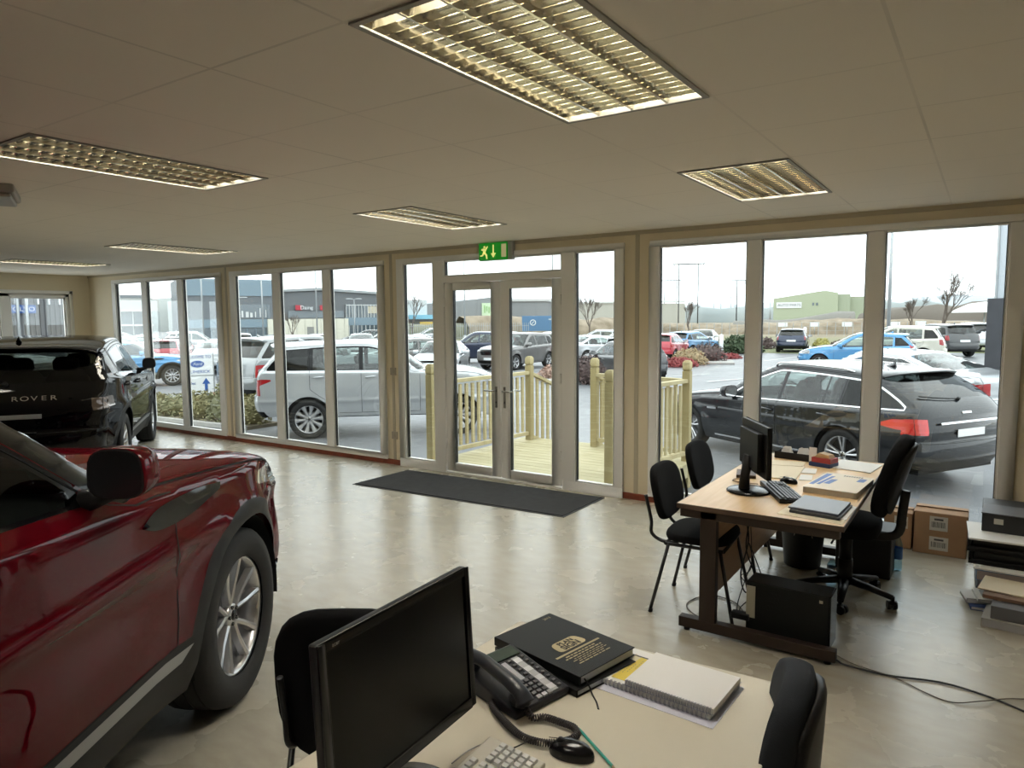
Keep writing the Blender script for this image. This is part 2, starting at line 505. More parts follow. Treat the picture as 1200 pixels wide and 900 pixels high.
    while x < k['x1']+.1:
        z = .1; q = 0
        while z < k['H']+.05:
            grid.append((x+(dx*.5 if q % 2 else 0), z)); z += dx*.8; q += 1
        x += dx
    # keep the samples that are inside and not too near an outline
    def clear(p, polys, d):
        for poly in polys:
            for q in poly:
                if abs(q[0]-p[0]) < d and abs(q[1]-p[1]) < d: return False
        return True
    allp = [outer]+[r[1] for r in regs]
    grid = [p for p in grid if pip(p[0], p[1], outer) and clear(p, allp, dx*.3)]
    bl = []
    for dz in (-.05, -.028, -.004, .02):
        l = []
        for i in range(80):
            x = k['x0']+(k['x1']-k['x0'])*i/79; z = belt(x)+dz
            if pip(x, z, outer) and S.upper(x) > z+.03: l.append((x, z))
            else:
                if len(l) > 1: bl.append(l)
                l = []
        if len(l) > 1: bl.append(l)
    grid = [p for p in grid if not (-.06 < p[1]-belt(p[0]) < .04)]
    V, T = cdt(outer, [r[1] for r in regs], grid, bl)
    accs = {}
    def acc(key, mats):
        if key not in accs: accs[key] = (Acc(), mats)
        return accs[key][0]
    BODY = [k['paint'], GAP, DARKIN, k.get('roofpaint') or k['paint']]
    vcache = {}
    for sg in (1, -1):
        for f, ri in T:
            if ri < 0 or (regs[ri][2] is None and False): key = 'body'; a = acc(key, BODY)
            else:
                nm, _, m = regs[ri]; key = (nm, ri, sg); a = acc(key, [m or k['paint']])
            ids = []
            for i in f:
                ck = (key, i, sg)
                if ck not in vcache:
                    p, n = S.side(V[i].x, V[i].y, 0, sg); vcache[ck] = a.add(p, n)
                ids.append(vcache[ck])
            a.face(ids)
    # ---- strip regions in (u, a)
    N = S.N
    av = k.get('av', [0, .14, .28, .42, .55, .66, .76, .84, .9, .945, .975, .992, 1])
    av = [-v for v in av[:0:-1]]+av
    outer2 = [(u, -1) for u in range(N)]+[(N-1, v) for v in av[1:-1]]+[(u, 1) for u in range(N-1, -1, -1)]+[(0, v) for v in av[-2:0:-1]]
    regs2 = []
    for nm, p, m, part in k['strip'](S): regs2.append((nm, dense(p, .34) if len(p) < 40 else p, m, part))
    gpts = [(u, v) for u in range(1, N-1) for v in av[1:-1]]
    gpts = [g for g in gpts if clear(g, [r[1] for r in regs2], .045)]
    V2, T2 = cdt(outer2, [r[1] for r in regs2], gpts)
    vc = {}
    for f, ri in T2:
        slot = 0
        if ri < 0: key = 'body'; a = acc(key, BODY)
        else:
            nm, _, m, part = regs2[ri]
            sgn = 0 if part is None else (1 if sum(V2[i].y for i in f) > 0 else -1)
            hit = None
            if part == 'side':      # joins the lamp of that side
                for kk in accs:
                    if kk[0] == nm and kk[2] == sgn: hit = kk
            key = hit or (nm, 100+ri, sgn); a = acc(key, [m])
        if ri < 0 and k.get('roofpaint') and all(k['uroof'][0] <= V2[i].x <= k['uroof'][1] for i in f): slot = 3
        ids = []
        for i in f:
            ck = (key, 's', i)
            if ck not in vc:
                p, n = S.strip(V2[i].x, V2[i].y); vc[ck] = a.add(p, n)
            ids.append(vc[ck])
        a.face(ids, slot)
    # ---- ribbons: panel gaps and trims lying on the surface
    b = accs['body'][0]
    def ribbon(A, poly, w, fn, off, mi, closed=False):
        n = len(poly); rows = []
        for i in range(n):
            p = Vector(poly[i]); q0 = Vector(poly[max(i-1, 0)]); q1 = Vector(poly[min(i+1, n-1)])
            if closed: q0 = Vector(poly[i-1]); q1 = Vector(poly[(i+1) % n])
            P, nr = fn(p.x, p.y, off); P0, _ = fn(q0.x, q0.y, off); P1, _ = fn(q1.x, q1.y, off)
            t = (P1-P0); t.normalize(); sd = nr.cross(t).normalized()*w/2
            rows.append((A.add(P-sd, nr), A.add(P+sd, nr)))
        for i in range(n if closed else n-1):
            j = (i+1) % n
            A.face((rows[i][0], rows[i][1], rows[j][1], rows[j][0]), mi)
    gw = k.get('gap', .007)
    for sg in (1, -1):
        fs = lambda x, z, off=0., sg=sg: S.side(x, z, off, sg)
        for pd in doors: ribbon(b, dense(pd, .05), gw, fs, .0012, 1, True)
        for l in k.get('seams', []): ribbon(b, dense(l, .05, False), gw, fs, .0012, 1)
        for nm, p, w, m in k.get('trims', []):
            if p == 'windows':
                xs0, xs1 = w[0], w[1]; n = 40
                tp = [(xs0+(xs1-xs0)*i/n) for i in range(n+1)]
                lo = [(x, belt(x)+.003) for x in tp if S.upper(x)-.03 > belt(x)]
                hi = [(x, S.upper(x)-w[3]) for x in tp if S.upper(x)-w[3] > belt(x)+.003]
                A = acc((nm, 500+sg, sg), [m]); ribbon(A, lo+hi[::-1], w[2], fs, .004, 0, True)
            else:
                A = acc((nm, 510+sg, sg), [m]); ribbon(A, dense(p, .06, False), w, fs, .004, 0)
    for l, w in k.get('stripseams', lambda S: [])(S): ribbon(b, dense(l, .12, False), w, lambda u, a, off=0.: S.strip(u, a, off), .0015, 1)
    # ---- wheel wells and underside, part of the body mesh
    def addmb(A, mb, mi):
        o = len(A.v)
        for v in mb.v: A.v.append(Vector(v)); A.n.append(Vector((0, 0, 1)))
        for f in mb.f: A.f.append([o+i for i in f]); A.m.append(mi)
    under = MB()
    for ax in (0, wb):
        for sg in (1, -1):
            w0 = k['hw']-.03; w1 = k['hw']-.33
            under.lathe([(Ra+.002, sg*w0), (Ra+.002, sg*w1), (0, sg*w1)], 24, c=(ax, 0, R), ax='Y', arc=pi*1.1, a0=-pi*.05, smooth=True)
    under.bx(Ra, wb-Ra, -k['hw']+.12, k['hw']-.12, zs-.02, zs+.1)
    under.bx(-Ra, Ra, -k['hw']+.34, k['hw']-.34, zs, R+.2)
    under.bx(wb-Ra, wb+Ra, -k['hw']+.34, k['hw']-.34, zs, R+.2)
    under.bx(k['x0']+.22, -Ra, -k['hw']+.25, k['hw']-.25, zs+.02, zs+.22)
    under.bx(wb+Ra, k['x1']-.3, -k['hw']+.25, k['hw']-.25, zs+.02, zs+.22)
    # build the parts
    objs = {}
    order = sorted(accs, key=lambda q: 0 if q == 'body' else 1 if q[0] == 'door' else 2)
    for key in order:
        A, ms = accs[key]
        if not A.f: continue
        nm = 'body' if key == 'body' else key[0]
        me = A.mesh(nm, ms); o = bpy.data.objects.new(nm, me); COL.objects.link(o)
        par = root
        if nm == 'window' and detail > 1:
            c = sum((v for v in A.v), Vector())/len(A.v)
            for (dn, di, dsg), do in [(q, w) for q, w in objs.items() if q != 'body' and q[0] == 'door']:
                if dsg == key[2] and pip(c.x, c.z, regs[di][1]): par = do
        o.parent = par; objs[key] = o
        if nm in ('body', 'door'): o['paint'] = 1
    uo = under.build('underbody', GAP, root)
    for x in (0, wb):
        for sg in (1, -1): wheel(k, root, x, sg)
    # ---- mirrors
    mx, mz = k['mirror']; my = S.Y(mx, mz-.05)
    for sg in (1, -1):
        m = MB(); m.M = Matrix.Translation((mx, sg*(my+.135), mz+.015)) @ Matrix.Diagonal((1, sg, 1, 1))
        sc = k.get('mscale', 1.)
        # shell: rounded block, flat towards the rear, bulged towards the front
        def sh(u, v):
            q = 2*pi*v; S_ = lambda t, e: math.copysign(abs(t)**e, t)
            yy = S_(cos(q), .62)*k.get('mw', .115); zz = S_(sin(q), .62)*.088
            yy *= 1-.10*(zz/.085)*.5
            f = [1., 1.03, 1.0, .9, .7, .4, 0][int(u)]; xx = [-.05, -.03, .03, .075, .105, .125, .132][int(u)]
            return Vector((xx*sc, yy*f*sc, zz*f*sc))
        m.grid(sh, range(7), [i/20 for i in range(21)], 0)
        m.add([sh(0, i/20)*.93+Vector((-.004, 0, 0)) for i in range(20)], [tuple(range(20))], 1)
        m.add([sh(0, i/20) for i in range(20)]+[sh(0, i/20)*.93+Vector((-.004, 0, 0)) for i in range(20)], [(i, (i+1) % 20, 20+(i+1) % 20, 20+i) for i in range(20)], 2)
        m.tube([(0.02, -.16, -.09), (.01, -.10, -.085), (0, -.03, -.06)], [.035, .03, .022], 8, mi=2)
        mo = m.build('wing_mirror', [k['paint'], k.get('mglass', CHROME), DARKPL] if not k.get('mirblack') else [GLOSSBK, CHROME, DARKPL], root)
        mo['paint'] = 1 if not k.get('mirblack') else 0
    # ---- handles
    for hx in k.get('handles', []):
        hz = belt(hx)-.12
        for sg in (1, -1):
            h = MB(); ps = []
            for t in (-1, -.7, 0, .7, 1):
                p, n = S.side(hx+t*.1, hz+.01*t, .006 if abs(t) == 1 else .03, sg); ps.append(p)
            h.tube(ps, [.009, .012, .013, .012, .009], 8, flat=1.3)
            ho = h.build('door_handle', [k.get('handlemat', k['paint'])], root); ho['paint'] = 1 if 'handlemat' not in k else 0
    # ---- interior: tub, dashboard, seats, steering wheel
    i_ = MB(); hw = k['hw']-.13; zt = belt(wb*.4)-.08
    xa = k['cabin'][0]; xb = k['cabin'][1]
    i_.bx(xa, xb, -hw, hw, zs+.1, zs+.14)
    for sg in (1, -1): i_.bx(xa, xb, sg*hw-.03*sg-.03, sg*hw-.03*sg+.03, zs+.1, zt)
    i_.bx(xa-.03, xa, -hw, hw, zs+.1, zt-.05); i_.bx(xb-.42, xb-.02, -hw, hw, zs+.4, zt-.03)
    i_.tube([(xb-.5+.1*cos(a), -.36+.19*sin(a), zt-.02+.16*cos(a)) for a in [2*pi*q/16 for q in range(16)]], .015, 6, closed=True)
    i_.build('interior', DARKIN, root, bev=0)
    sh_ = k['H']-.42
    for sx, ys in ((xb-1.25, (-.38, .38)), (xb-2.1, (-.42, 0, .42))):
        for y in ys:
            st = MB(); zq = zs+.32
            st.ell((sx+.22, y, zq), (.28, .24, .1), 12, p=4)
            Rm = Matrix.Rotation(RAD(-14), 3, 'Y')
            st.ell((sx-.1, y, zq+.33), (.07, .23, .36), 12, p=3.5, R=Rm)
            st.ell((sx-.2, y, min(zq+.76, k['H']-.3)), (.05, .13, .09), 10, p=3, R=Rm)
            st.build('car_seat', SEATM, root)
    # ---- extras
    k.get('extra', lambda *a: None)(root, S, k)
    root.rotation_euler = (0, 0, 0)
    return root, S

def place(root, x, y, yaw, z=GZ, scale=1., label=None, cat='car', group=None, paint_m=None, roof=None):
    root.location = (x, y, z); root.rotation_euler = (0, 0, RAD(yaw)); root.scale = (scale,)*3
    tag(root, label, cat, group)
    if paint_m:
        st = list(root.children)
        while st:
            o = st.pop(); st += list(o.children)
            if o.get('paint'):
                for i, sl in enumerate(o.material_slots):
                    if i == 0 or (i == 3 and o.name.startswith('body')):
                        sl.link = 'OBJECT'; sl.material = paint_m if i == 0 or not roof else roof
    return root
# ------------------------------------------------------------ car shapes
def letter_row(root, S, s, u, a0, a1, size, m, name='lettering', off=.006, sx=1.3):
    """letters spread over the strip from a0 to a1"""
    n = len(s)
    for i, ch in enumerate(s):
        if ch == ' ': continue
        a = S.aw(u, a0+(a1-a0)*i/(n-1))
        P, nr = S.strip(u, a, off); P2, _ = S.strip(u, a+(.01 if a1 > a0 else -.01), off)
        rt = (P2-P).normalized(); up = nr.cross(rt).normalized()
        M = Matrix(((rt.x, up.x, nr.x, P.x), (rt.y, up.y, nr.y, P.y), (rt.z, up.z, nr.z, P.z), (0, 0, 0, 1)))
        text_obj(name, ch, size, m, root, ext=.002, M=M, sx=sx)
def strip_box(root, S, name, u, a, w, h, t, m, off=0., bev=.004):
    P, nr = S.strip(u, a, off); P2, _ = S.strip(u, a+.01, off)
    rt = (P2-P).normalized(); up = nr.cross(rt).normalized()
    if up.z < 0: up = -up; rt = -rt
    b = MB(); b.M = Matrix(((rt.x, up.x, nr.x, P.x), (rt.y, up.y, nr.y, P.y), (rt.z, up.z, nr.z, P.z), (0, 0, 0, 1)))
    b.box((0, 0, t/2), (w, h, t)); return b.build(name, m, root, bev=bev)
def antenna(root, S, u, mi):
    P, n = S.strip(u, 0); b = MB()
    x, z = P.x, P.z-.004
    for s in (1,):
        b.add([(x+.09, 0, z), (x-.07, .028, z), (x-.07, -.028, z), (x-.055, .004, z+.07), (x-.075, 0, z+.062), (x-.02, 0, z+.045)],
              [(0, 5, 1), (5, 3, 1), (0, 2, 5), (5, 2, 3), (1, 3, 4), (2, 4, 3), (1, 4, 2), (0, 1, 2)], 0, True)
    o = b.build('roof_antenna', mi, root); o['paint'] = 1; return o
def wiper(root, S, u, a0, a1, u2=None):
    b = MB(); pts = [S.strip(u+((u2 if u2 is not None else u)-u)*t/6, a0+(a1-a0)*t/6, .02)[0] for t in range(7)]
    b.tube(pts, .008, 5); b.cyl(S.strip(u, a0, 0)[0], S.strip(u, a0, .035)[0], .02, n=8); return b.build('wiper', DARKPL, root)

def spec(**q):
    g = lambda n, d: q.get(n, d)
    wb, fo, ro, hw, H = q['wb'], q['fo'], q['ro'], q['hw'], q['H']
    x0, x1 = -ro, wb+fo; sub = g('sub', 3)
    kind = g('kind', 'hatch')
    nz = g('nose', .34); ni = g('rnose', .24)
    zb1 = g('zbt', .68)                 # top of the rear bumper
    zgb, xgb = g('zgb', 1.05), g('xgb', x0+.14)
    xgt, zgt = q['xgt'], q['zgt']; xr, zr = q['xr'], q['zr']; xm = g('xm', wb*.42)
    xw1, zw1, xw0, zw0 = q['xw1'], q['zw1'], q['xw0'], q['zw0']
    xh, zh, zn = g('xh', x1-.3), q['zh'], g('zn', .72)
    ed = g('ed', .085)
    b0 = g('zb0', .28)
    rows = [(x0+.14, b0, x0+.36, b0+.02, 2.6), (x0+.03, b0+.14, x0+ni+.04, b0+.14, 2.6), (x0, zb1-.14, x0+ni, zb1-.14, 2.6), (x0+.015, zb1, x0+ni, zb1, 2.6)]
    if kind == 'sedan':
        xd, zd = q['xd'], q['zd']
        rows += [(x0+.05, zb1+.03, x0+ni, zb1+.03, 2.8), (x0+.05, zb1+.16, x0+ni+.0, zb1+.14, 2.8), (xd, zd, xd+.2, zd-.05, 3.2), (xgb, zgb, xgb+.22, zgb-.05, 3.), (xgt, zgt, xgt+.12, zgt-.07, 2.8)]
    else:
        rows += [(x0+.06, zb1+.02, x0+ni, zb1+.02, 2.8), (x0+.07, zb1+.18, x0+ni-.01, zb1+.18, 2.8), (xgb, zgb, xgb+.13, zgb, 2.8), (xgt, zgt, xgt+.12, zgt-.05, 3.)]
    j8 = len(rows)
    rows += [(xr, zr, xr+.12, zr-ed, 3.), ((xr+xm)/2, zr+(H-zr)*.75, (xr+xm)/2+.03, zr+(H-zr)*.72-ed, 3.), (xm, H, xm-.02, H-ed, 3.)]
    jw = len(rows)
    rows += [(xw1, zw1, xw1-.16, zw1-ed+.01, 2.8), ((xw1+xw0)/2, (zw1+zw0)/2+.035, (xw1+xw0)/2-.25, (zw1+zw0)/2, 2.6), (xw0, zw0, xw0-.26, zw0-.055, 2.6)]
    jh = len(rows)
    zf = g('zfender', zh-.045)
    rows += [(xw0+.08, zw0-.02, xw0-.1, zw0-.07, 2.9), ((xw0+xh)/2, (zw0+zh)/2+g('hoodc', .025), (xw0+xh)/2-.08, (zw0+zh)/2-.05, 3.), (xh, zh, xh-.16, zf, 2.9)]
    jn = len(rows)
    rows += [(x1-.07, zn+.06, x1-nz, zn+.04, 2.5), (x1-.03, zn-.08, x1-nz+.02, zn-.06, 2.5), (x1, .5, x1-nz, .5, 2.5), (x1-.03, .36, x1-nz, .36, 2.5), (x1-.13, b0-.03, x1-nz-.06, b0, 2.5)]
    k = dict(wb=wb, hw=hw, H=H, x0=x0, x1=x1, rows=rows, sub=sub, R=g('R', .34), Ra=g('Ra', g('R', .34)+.05), rim=g('rimr', .24), xr_t=g('xr_t', x0+.95), xf_t=g('xf_t', x1-.9),
             ar=g('ar', .16), af=g('af', .2), tumble=g('tumble', .30), tumble2=.14, sill=g('sill', .24), zmid=g('zmid', 1.0),
             belt=g('belt', [(-1, .98), (2.5, .88)]), paint=q['paint'], mirror=g('mirror', (xw0-.45, .98)), cabin=g('cabin', (x0+.35, xw0+.1)))
    for n in ('dx', 'windows', 'sidelamps', 'clad', 'sillz', 'zclad_r', 'zclad_f', 'doors', 'seams', 'trims', 'handles', 'handlemat', 'extra', 'spokes', 'twin', 'spw', 'spf', 'crease', 'mirblack', 'mscale', 'mtop', 'panels', 'shoulder', 'flare', 'tw', 'roofpaint', 'gap', 'spa', 'av', 'surround', 'stop', 'mglass', 'mw'):
        if n in q: k[n] = q[n]
    U = lambda i: i*sub
    k['J'] = dict(j8=j8, jw=jw, jh=jh, jn=jn, U=U); k['uroof'] = (U(j8-1), U(jw)+.5)
    jg = j8-2
    def strip(S):
        r = []
        wa = g('wa', .80); ra = g('ra', .74)
        r.append(('windscreen', rpoly([(U(jw)+.35*sub/3, -wa), (U(jh)-.25, -wa-.03), (U(jh)-.25, wa+.03), (U(jw)+.35*sub/3, wa)], .12, 3), CARGL, None))
        if g('blackpillar', 0):
            for s in (1, -1): r.append(('windscreen_pillar', [(U(jw)-.2, s*.81), (U(jh)-.1, s*.84), (U(jh)-.1, s), (U(jw)-.2, s)][::s], GLOSSBK, None))
        if g('rearglass', True):
            lo, hi = U(jg)+g('rg0', .4)*sub/3, U(jg+1)-g('rg1', .1)*sub/3
            r.append(('rear_window', rpoly([(lo, -ra), (hi, -ra*.97), (hi, ra*.97), (lo, ra)], .15, 3), g('rglass', CARGLD), None))
        tl = g('tl', (4.1, 5.2, .66))
        if tl:
            for s in (1, -1): r.append(('tail_lamp', rpoly([(U(tl[0]), s*tl[2]), (U(tl[1]), s*tl[2]), (U(tl[1]), s), (U(tl[0]), s)][::s], .04, 2), g('tlm', REDL), 'side'))
        zr_ = 1.4 if g('clad', 0) else .9
        r.append(('rear_bumper_insert', [(U(0), -1), (U(zr_), -1), (U(zr_), 1), (U(0), 1)], DARKPL, None))
        gr = g('grille', (jn-.35, jn+1.3, .38))
        if gr: r.append(('grille', rpoly([(U(gr[0]), -gr[2]), (U(gr[1]), -gr[2]*.8), (U(gr[1]), gr[2]*.8), (U(gr[0]), gr[2])], .1, 2), GLOSSBK, None))
        hl = g('hl', (jn-.75, jn+.45, .48))
        for s in (1, -1): r.append(('headlamp', rpoly([(U(hl[0]), s*hl[2]), (U(hl[1]), s*(hl[2]+.03)), (U(hl[1]), s), (U(hl[0]), s)][::s], .04, 2), CLRL, 'side'))
        r.append(('lower_intake', rpoly([(U(jn+2.3), -.55), (U(jn+3.4), -.55), (U(jn+3.4), .55), (U(jn+2.3), .55)], .1, 2), DARKPL, None))
        return r
    k['strip'] = strip
    k['stripseams'] = lambda S: ([([(U(jh)+.4, -.97), (U(jn)-.2*sub, -.93)], .007), ([(U(jh)+.4, .97), (U(jn)-.2*sub, .93)], .007), ([(U(jn)-.25*sub, -.93), (U(jn)-.25*sub, .93)], .007),
                                 ([(U(3)+.2, -.66), (U(jg)+.1, -.8)], .007), ([(U(3)+.2, .66), (U(jg)+.1, .8)], .007), ([(U(3)+.2, -.66), (U(3)+.2, .66)], .007)] + g('ss', []))
    return k

def base_extra(sp=None, plate=True, ant=True, rw=True):
    def f(root, S, k):
        J = k['J']; U = J['U']
        if plate:
            strip_box(root, S, 'rear_number_plate', U(4.75 if sp != 'low' else 2.6), 0, .52, .11, .008, PLATE)
            strip_box(root, S, 'front_number_plate', U(J['jn']+1.9), 0, .52, .11, .012, PLATE, .005)
        if sp == 'spoiler':
            b = MB(); u = U(J['j8']); n = 9; vs = []
            for i in range(n):
                a = -.82+1.64*i/(n-1); P, _ = S.strip(u, a); P0, _ = S.strip(u+1.2, a)
                t = abs(i-(n-1)/2)/((n-1)/2)
                L = .17*(1-.3*t*t)
                vs += [P0+Vector((0, 0, .004)), P+Vector((-L*.55, 0, .012)), P+Vector((-L, 0, -.012)), P+Vector((-L*.9, 0, -.03)), P+Vector((.02, 0, -.06))]
            fs = []
            for i in range(n-1):
                for j in range(5): fs.append((i*5+j, i*5+(j+1) % 5, i*5+5+(j+1) % 5, i*5+5+j))
            fs += [tuple(range(5)), tuple(range((n-1)*5, n*5))]
            b.add(vs, fs, 0, True)
            o = b.build('roof_spoiler', k['paint'], root, bev=.006); o['paint'] = 1
        if ant: antenna(root, S, U(J['j8'])+2.2, k['paint'])
        if rw: wiper(root, S, U(J['j8']-2)+.3, .0, .5, U(J['j8']-2)+.9)
    return f

P0 = paint('base_silver', (.45, .46, .47), metal=.6)
# compact luxury SUV (the two cars in the showroom and the blue one outside)
def evoque(p, detail, **o):
    def ex(root, S, k):
        base_extra('spoiler', plate=False)(root, S, k); J = k['J']; U = J['U']
        letter_row(root, S, 'RANGE ROVER', U(5.62), .47, -.47, .068, CHROME, sx=1.5)
        strip_box(root, S, 'tailgate_trim', U(4.95), 0, .62, .045, .012, SILVP)
        strip_box(root, S, 'rear_number_plate', U(3.4), 0, .52, .11, .006, DARKPL)
        for s in (1, -1):       # vent on the front fender and the inlay of the mirror
            A = Acc(); top = [(1.90, .985), (2.0, 1.02), (2.25, 1.02), (2.45, 1.0)]; bo = [(1.90, .975), (2.0, .945), (2.2, .94), (2.38, .965)]
            rows = [(A.add(*S.side(a[0], a[1], .006, s)), A.add(*S.side((a[0]+b[0])/2, (a[1]+b[1])/2, .014, s)), A.add(*S.side(b[0], b[1], .006, s))) for a, b in zip(dense(top, .06, False), dense(bo, .06, False))] if False else []
            tt = cr(top, 4); bb = cr(bo, 4)
            for a, b in zip(tt, bb): rows.append((A.add(*S.side(a[0], a[1], .003, s)), A.add(*S.side((a[0]+b[0])/2, (a[1]+b[1])/2, .016, s)), A.add(*S.side(b[0], b[1], .003, s))))
            for r0, r1 in zip(rows, rows[1:]):
                for j in (0, 1): A.face((r0[j], r0[j+1], r1[j+1], r1[j]))
            me = A.mesh('fender_vent', [GLOSSBK]); ob = bpy.data.objects.new('fender_vent', me); COL.objects.link(ob); ob.parent = root
    q = dict(kind='suv', wb=2.66, fo=.85, ro=.86, hw=.96, H=1.61, R=.37, rimr=.245, Ra=.43, clad=.07, sillz=.50, zclad_r=.46, zclad_f=.40, sill=.27, tw=.235,
             zbt=.66, zgb=1.12, xgb=-.70, xgt=-.40, zgt=1.46, xr=-.42, zr=1.515, xm=1.0, xw1=1.36, zw1=1.575, xw0=2.06, zw0=1.15, xh=3.08, zh=1.015, zn=.82, zfender=.98, hoodc=.02,
             belt=[(-.9, 1.22), (-.3, 1.20), (.9, 1.15), (1.9, 1.09), (2.3, 1.065), (3.6, 1.0)], zmid=1.15, sub=4, dx=.06, tumble=.36, ar=.17, nose=.42, rnose=.26, ed=.09,
             windows=[dict(x=(.86, 1.98), mat=CARGLI), dict(x=(-.0, .80), mat=CARGLI), dict(x=(-.58, -.06), mat=CARGLI)], mtop=.045,
             doors=[(.83, 2.1), (-.10, .83)], handles=[1.02, .12], mirror=(1.70, 1.19), mscale=.80, mw=.10, mglass=mat('mirror_dark_reflection', (.02, .02, .022), .12), stop=.004, blackpillar=1, af=.22,  # mirror glass coloured dark, standing in for a dark reflection
             sidelamps=[('tail_lamp', [(-1.2, .86), (-.46, .885), (-.5, .99), (-1.2, 1.0)], AMBL), ('headlamp', [(2.83, .90), (3.6, .76), (3.6, .93), (2.86, .955)], CLRL)],
             tl=(5.07, 5.55, .58), tlm=AMBL, rglass=CARGLI, crease=(.86, -.012), extra=ex, spokes=5, twin=.27, spw=.034, spf=1., handlemat=None, spa=.35,
             ss=[], shoulder=.035, flare=.03, rg0=.3, ra=.70, surround=(-.66, 2.03))
    q.pop('handlemat'); q['paint'] = p; q.update(o)
    q['ss'] = []
    return make_car('car', spec(**q), detail)
def bigsuv(p, detail):
    def ex(root, S, k):
        base_extra('spoiler')(root, S, k)
    k = spec(kind='suv', wb=2.92, fo=.95, ro=1.12, hw=.985, H=1.92, R=.385, rimr=.272, Ra=.45, sill=.43, sillz=.6, zbt=.84, zgb=1.30, xgb=-.98, xgt=-.60, zgt=1.78, xr=-.60, zr=1.86, xm=1.0,
             xw1=1.48, zw1=1.87, xw0=2.25, zw0=1.38, xh=3.45, zh=1.26, zn=1.02, zfender=1.22, zb0=.42, belt=[(-1.2, 1.345), (1.9, 1.32), (2.4, 1.30), (4, 1.22)], zmid=1.3, sub=4, dx=.07, tumble=.26, ar=.13, af=.18, nose=.34, rnose=.22, ed=.10,
             windows=[dict(x=(1.06, 2.02), mat=CARGL), dict(x=(.10, .98), mat=CARGL), dict(x=(-.92, .0), mat=CARGLI)], mtop=.05, doors=[(1.02, 2.16), (.04, 1.02)], handles=[1.2, .2], mirror=(1.86, 1.39),
             sidelamps=[('tail_lamp', [(-1.4, .80), (-.90, .82), (-.91, 1.06), (-.68, 1.15), (-.70, 1.18), (-1.4, 1.19)], REDL), ('headlamp', [(3.3, 1.0), (4, .96), (4, 1.16), (3.36, 1.15)], CLRL)],
             tl=(4.0, 5.62, .80), crease=(.74, 0), extra=ex, spokes=10, twin=0, spw=.07, spf=1.5, paint=p, spa=.1, tlm=REDL, surround=(-1.0, 2.1))
    return make_car('car', k, detail)
def estate(p, detail):
    def ex(root, S, k):
        base_extra('spoiler', plate=False)(root, S, k)
        J = k['J']; U = J['U']
        strip_box(root, S, 'tailgate_trim', U(5.2), 0, 1.05, .028, .012, CHROME)
        strip_box(root, S, 'tailgate_badge', U(5.6), 0, .17, .03, .01, CHROME)
        strip_box(root, S, 'rear_number_plate', U(4.6), 0, .5, .09, .006, PLATE)
        for s in (1, -1):
            b = MB(); tt = [S.strip(U(J['j8'])+2+i*(U(J['jw'])-U(J['j8'])-2)/12, s*.80, .03 if 0 < i < 12 else .0)[0] for i in range(13)]
            b.tube(tt, .013, 6); b.build('roof_rail', CHROME, root)
    q = dict(kind='estate', wb=2.909, fo=.94, ro=1.11, hw=.938, H=1.46, R=.345, rimr=.245, Ra=.385, sill=.22, zbt=.62, zgb=1.06, xgb=-.90, xgt=-.42, zgt=1.375, xr=-.36, zr=1.41, xm=1.15,
             xw1=1.42, zw1=1.425, xw0=2.3, zw0=1.0, xh=3.4, zh=.80, zn=.62, zfender=.79, belt=[(-1.1, 1.0), (0, .965), (1.9, .905), (2.5, .88), (4, .76)], zmid=.95, sub=4, dx=.07, tumble=.42, ar=.20, af=.26, nose=.5, rnose=.34, ed=.085,
             windows=[dict(x=(1.10, 2.12), mat=CARGL), dict(x=(.35, 1.03), mat=CARGL), dict(x=(.12, .32), mat=CARGL), dict(x=(-.72, .06), mat=CARGLI)], mtop=.05, doors=[(1.06, 2.2), (.08, 1.06)], handles=[1.2, .25], mirror=(1.9, .98),
             sidelamps=[('tail_lamp', [(-1.5, .735), (-.70, .775), (-.50, .81), (-.50, .825), (-.68, .89), (-1.5, .915)], REDLIT), ('headlamp', [(3.2, .62), (4.2, .56), (4.2, .74), (3.3, .76)], CLRL)],
             tl=(4.58, 5.42, .50), tlm=REDLIT, crease=(.70, .0), extra=ex, spokes=5, twin=.16, spw=.035, spf=1., paint=p, trims=[('window_trim', 'windows', (-.84, 2.25, .022, .038), CHROME), ('sill_bar', [(.55, .30), (2.3, .29)], .03, CHROME), ('fender_trim', [(2.22, .70), (2.42, .695)], .03, CHROME)], rg1=.0, shoulder=.05, ra=.78)
    return make_car('car', spec(**q), detail)
def sedan(p, detail):
    k = spec(kind='sedan', wb=2.85, fo=.92, ro=1.12, hw=.925, H=1.43, R=.335, rimr=.23, Ra=.375, sill=.22, zbt=.62, xd=-1.0, zd=1.03, zgb=1.08, xgb=-.50, xgt=.35, zgt=1.375, xr=.5, zr=1.40, xm=1.2,
             xw1=1.5, zw1=1.405, xw0=2.3, zw0=1.0, xh=3.35, zh=.82, zn=.64, zfender=.80, belt=[(-1.2, 1.0), (0, .965), (1.9, .90), (2.5, .88), (4, .76)], zmid=.95, sub=3, dx=.1, tumble=.42, ar=.2, af=.24, nose=.46, rnose=.3, ed=.085,
             windows=[dict(x=(1.12, 2.12), mat=CARGL), dict(x=(.22, 1.05), mat=CARGL), dict(x=(-.18, .16), mat=CARGL)], mtop=.05, doors=[(1.08, 2.2), (.12, 1.08)], handles=[1.2, .28], mirror=(1.9, .98),
             sidelamps=[('tail_lamp', [(-1.5, .72), (-.72, .78), (-.76, .90), (-1.5, .92)], REDL), ('headlamp', [(3.2, .62), (4.2, .58), (4.2, .76), (3.25, .76)], CLRL)],
             tl=(4.5, 5.55, .5), extra=base_extra('', ant=True, rw=False), spokes=5, twin=.15, spw=.04, paint=p, trims=[('window_trim', 'windows', (-.32, 2.25, .02, .036), CHROME)], ra=.8, rglass=CARGL)
    return make_car('car', k, detail)
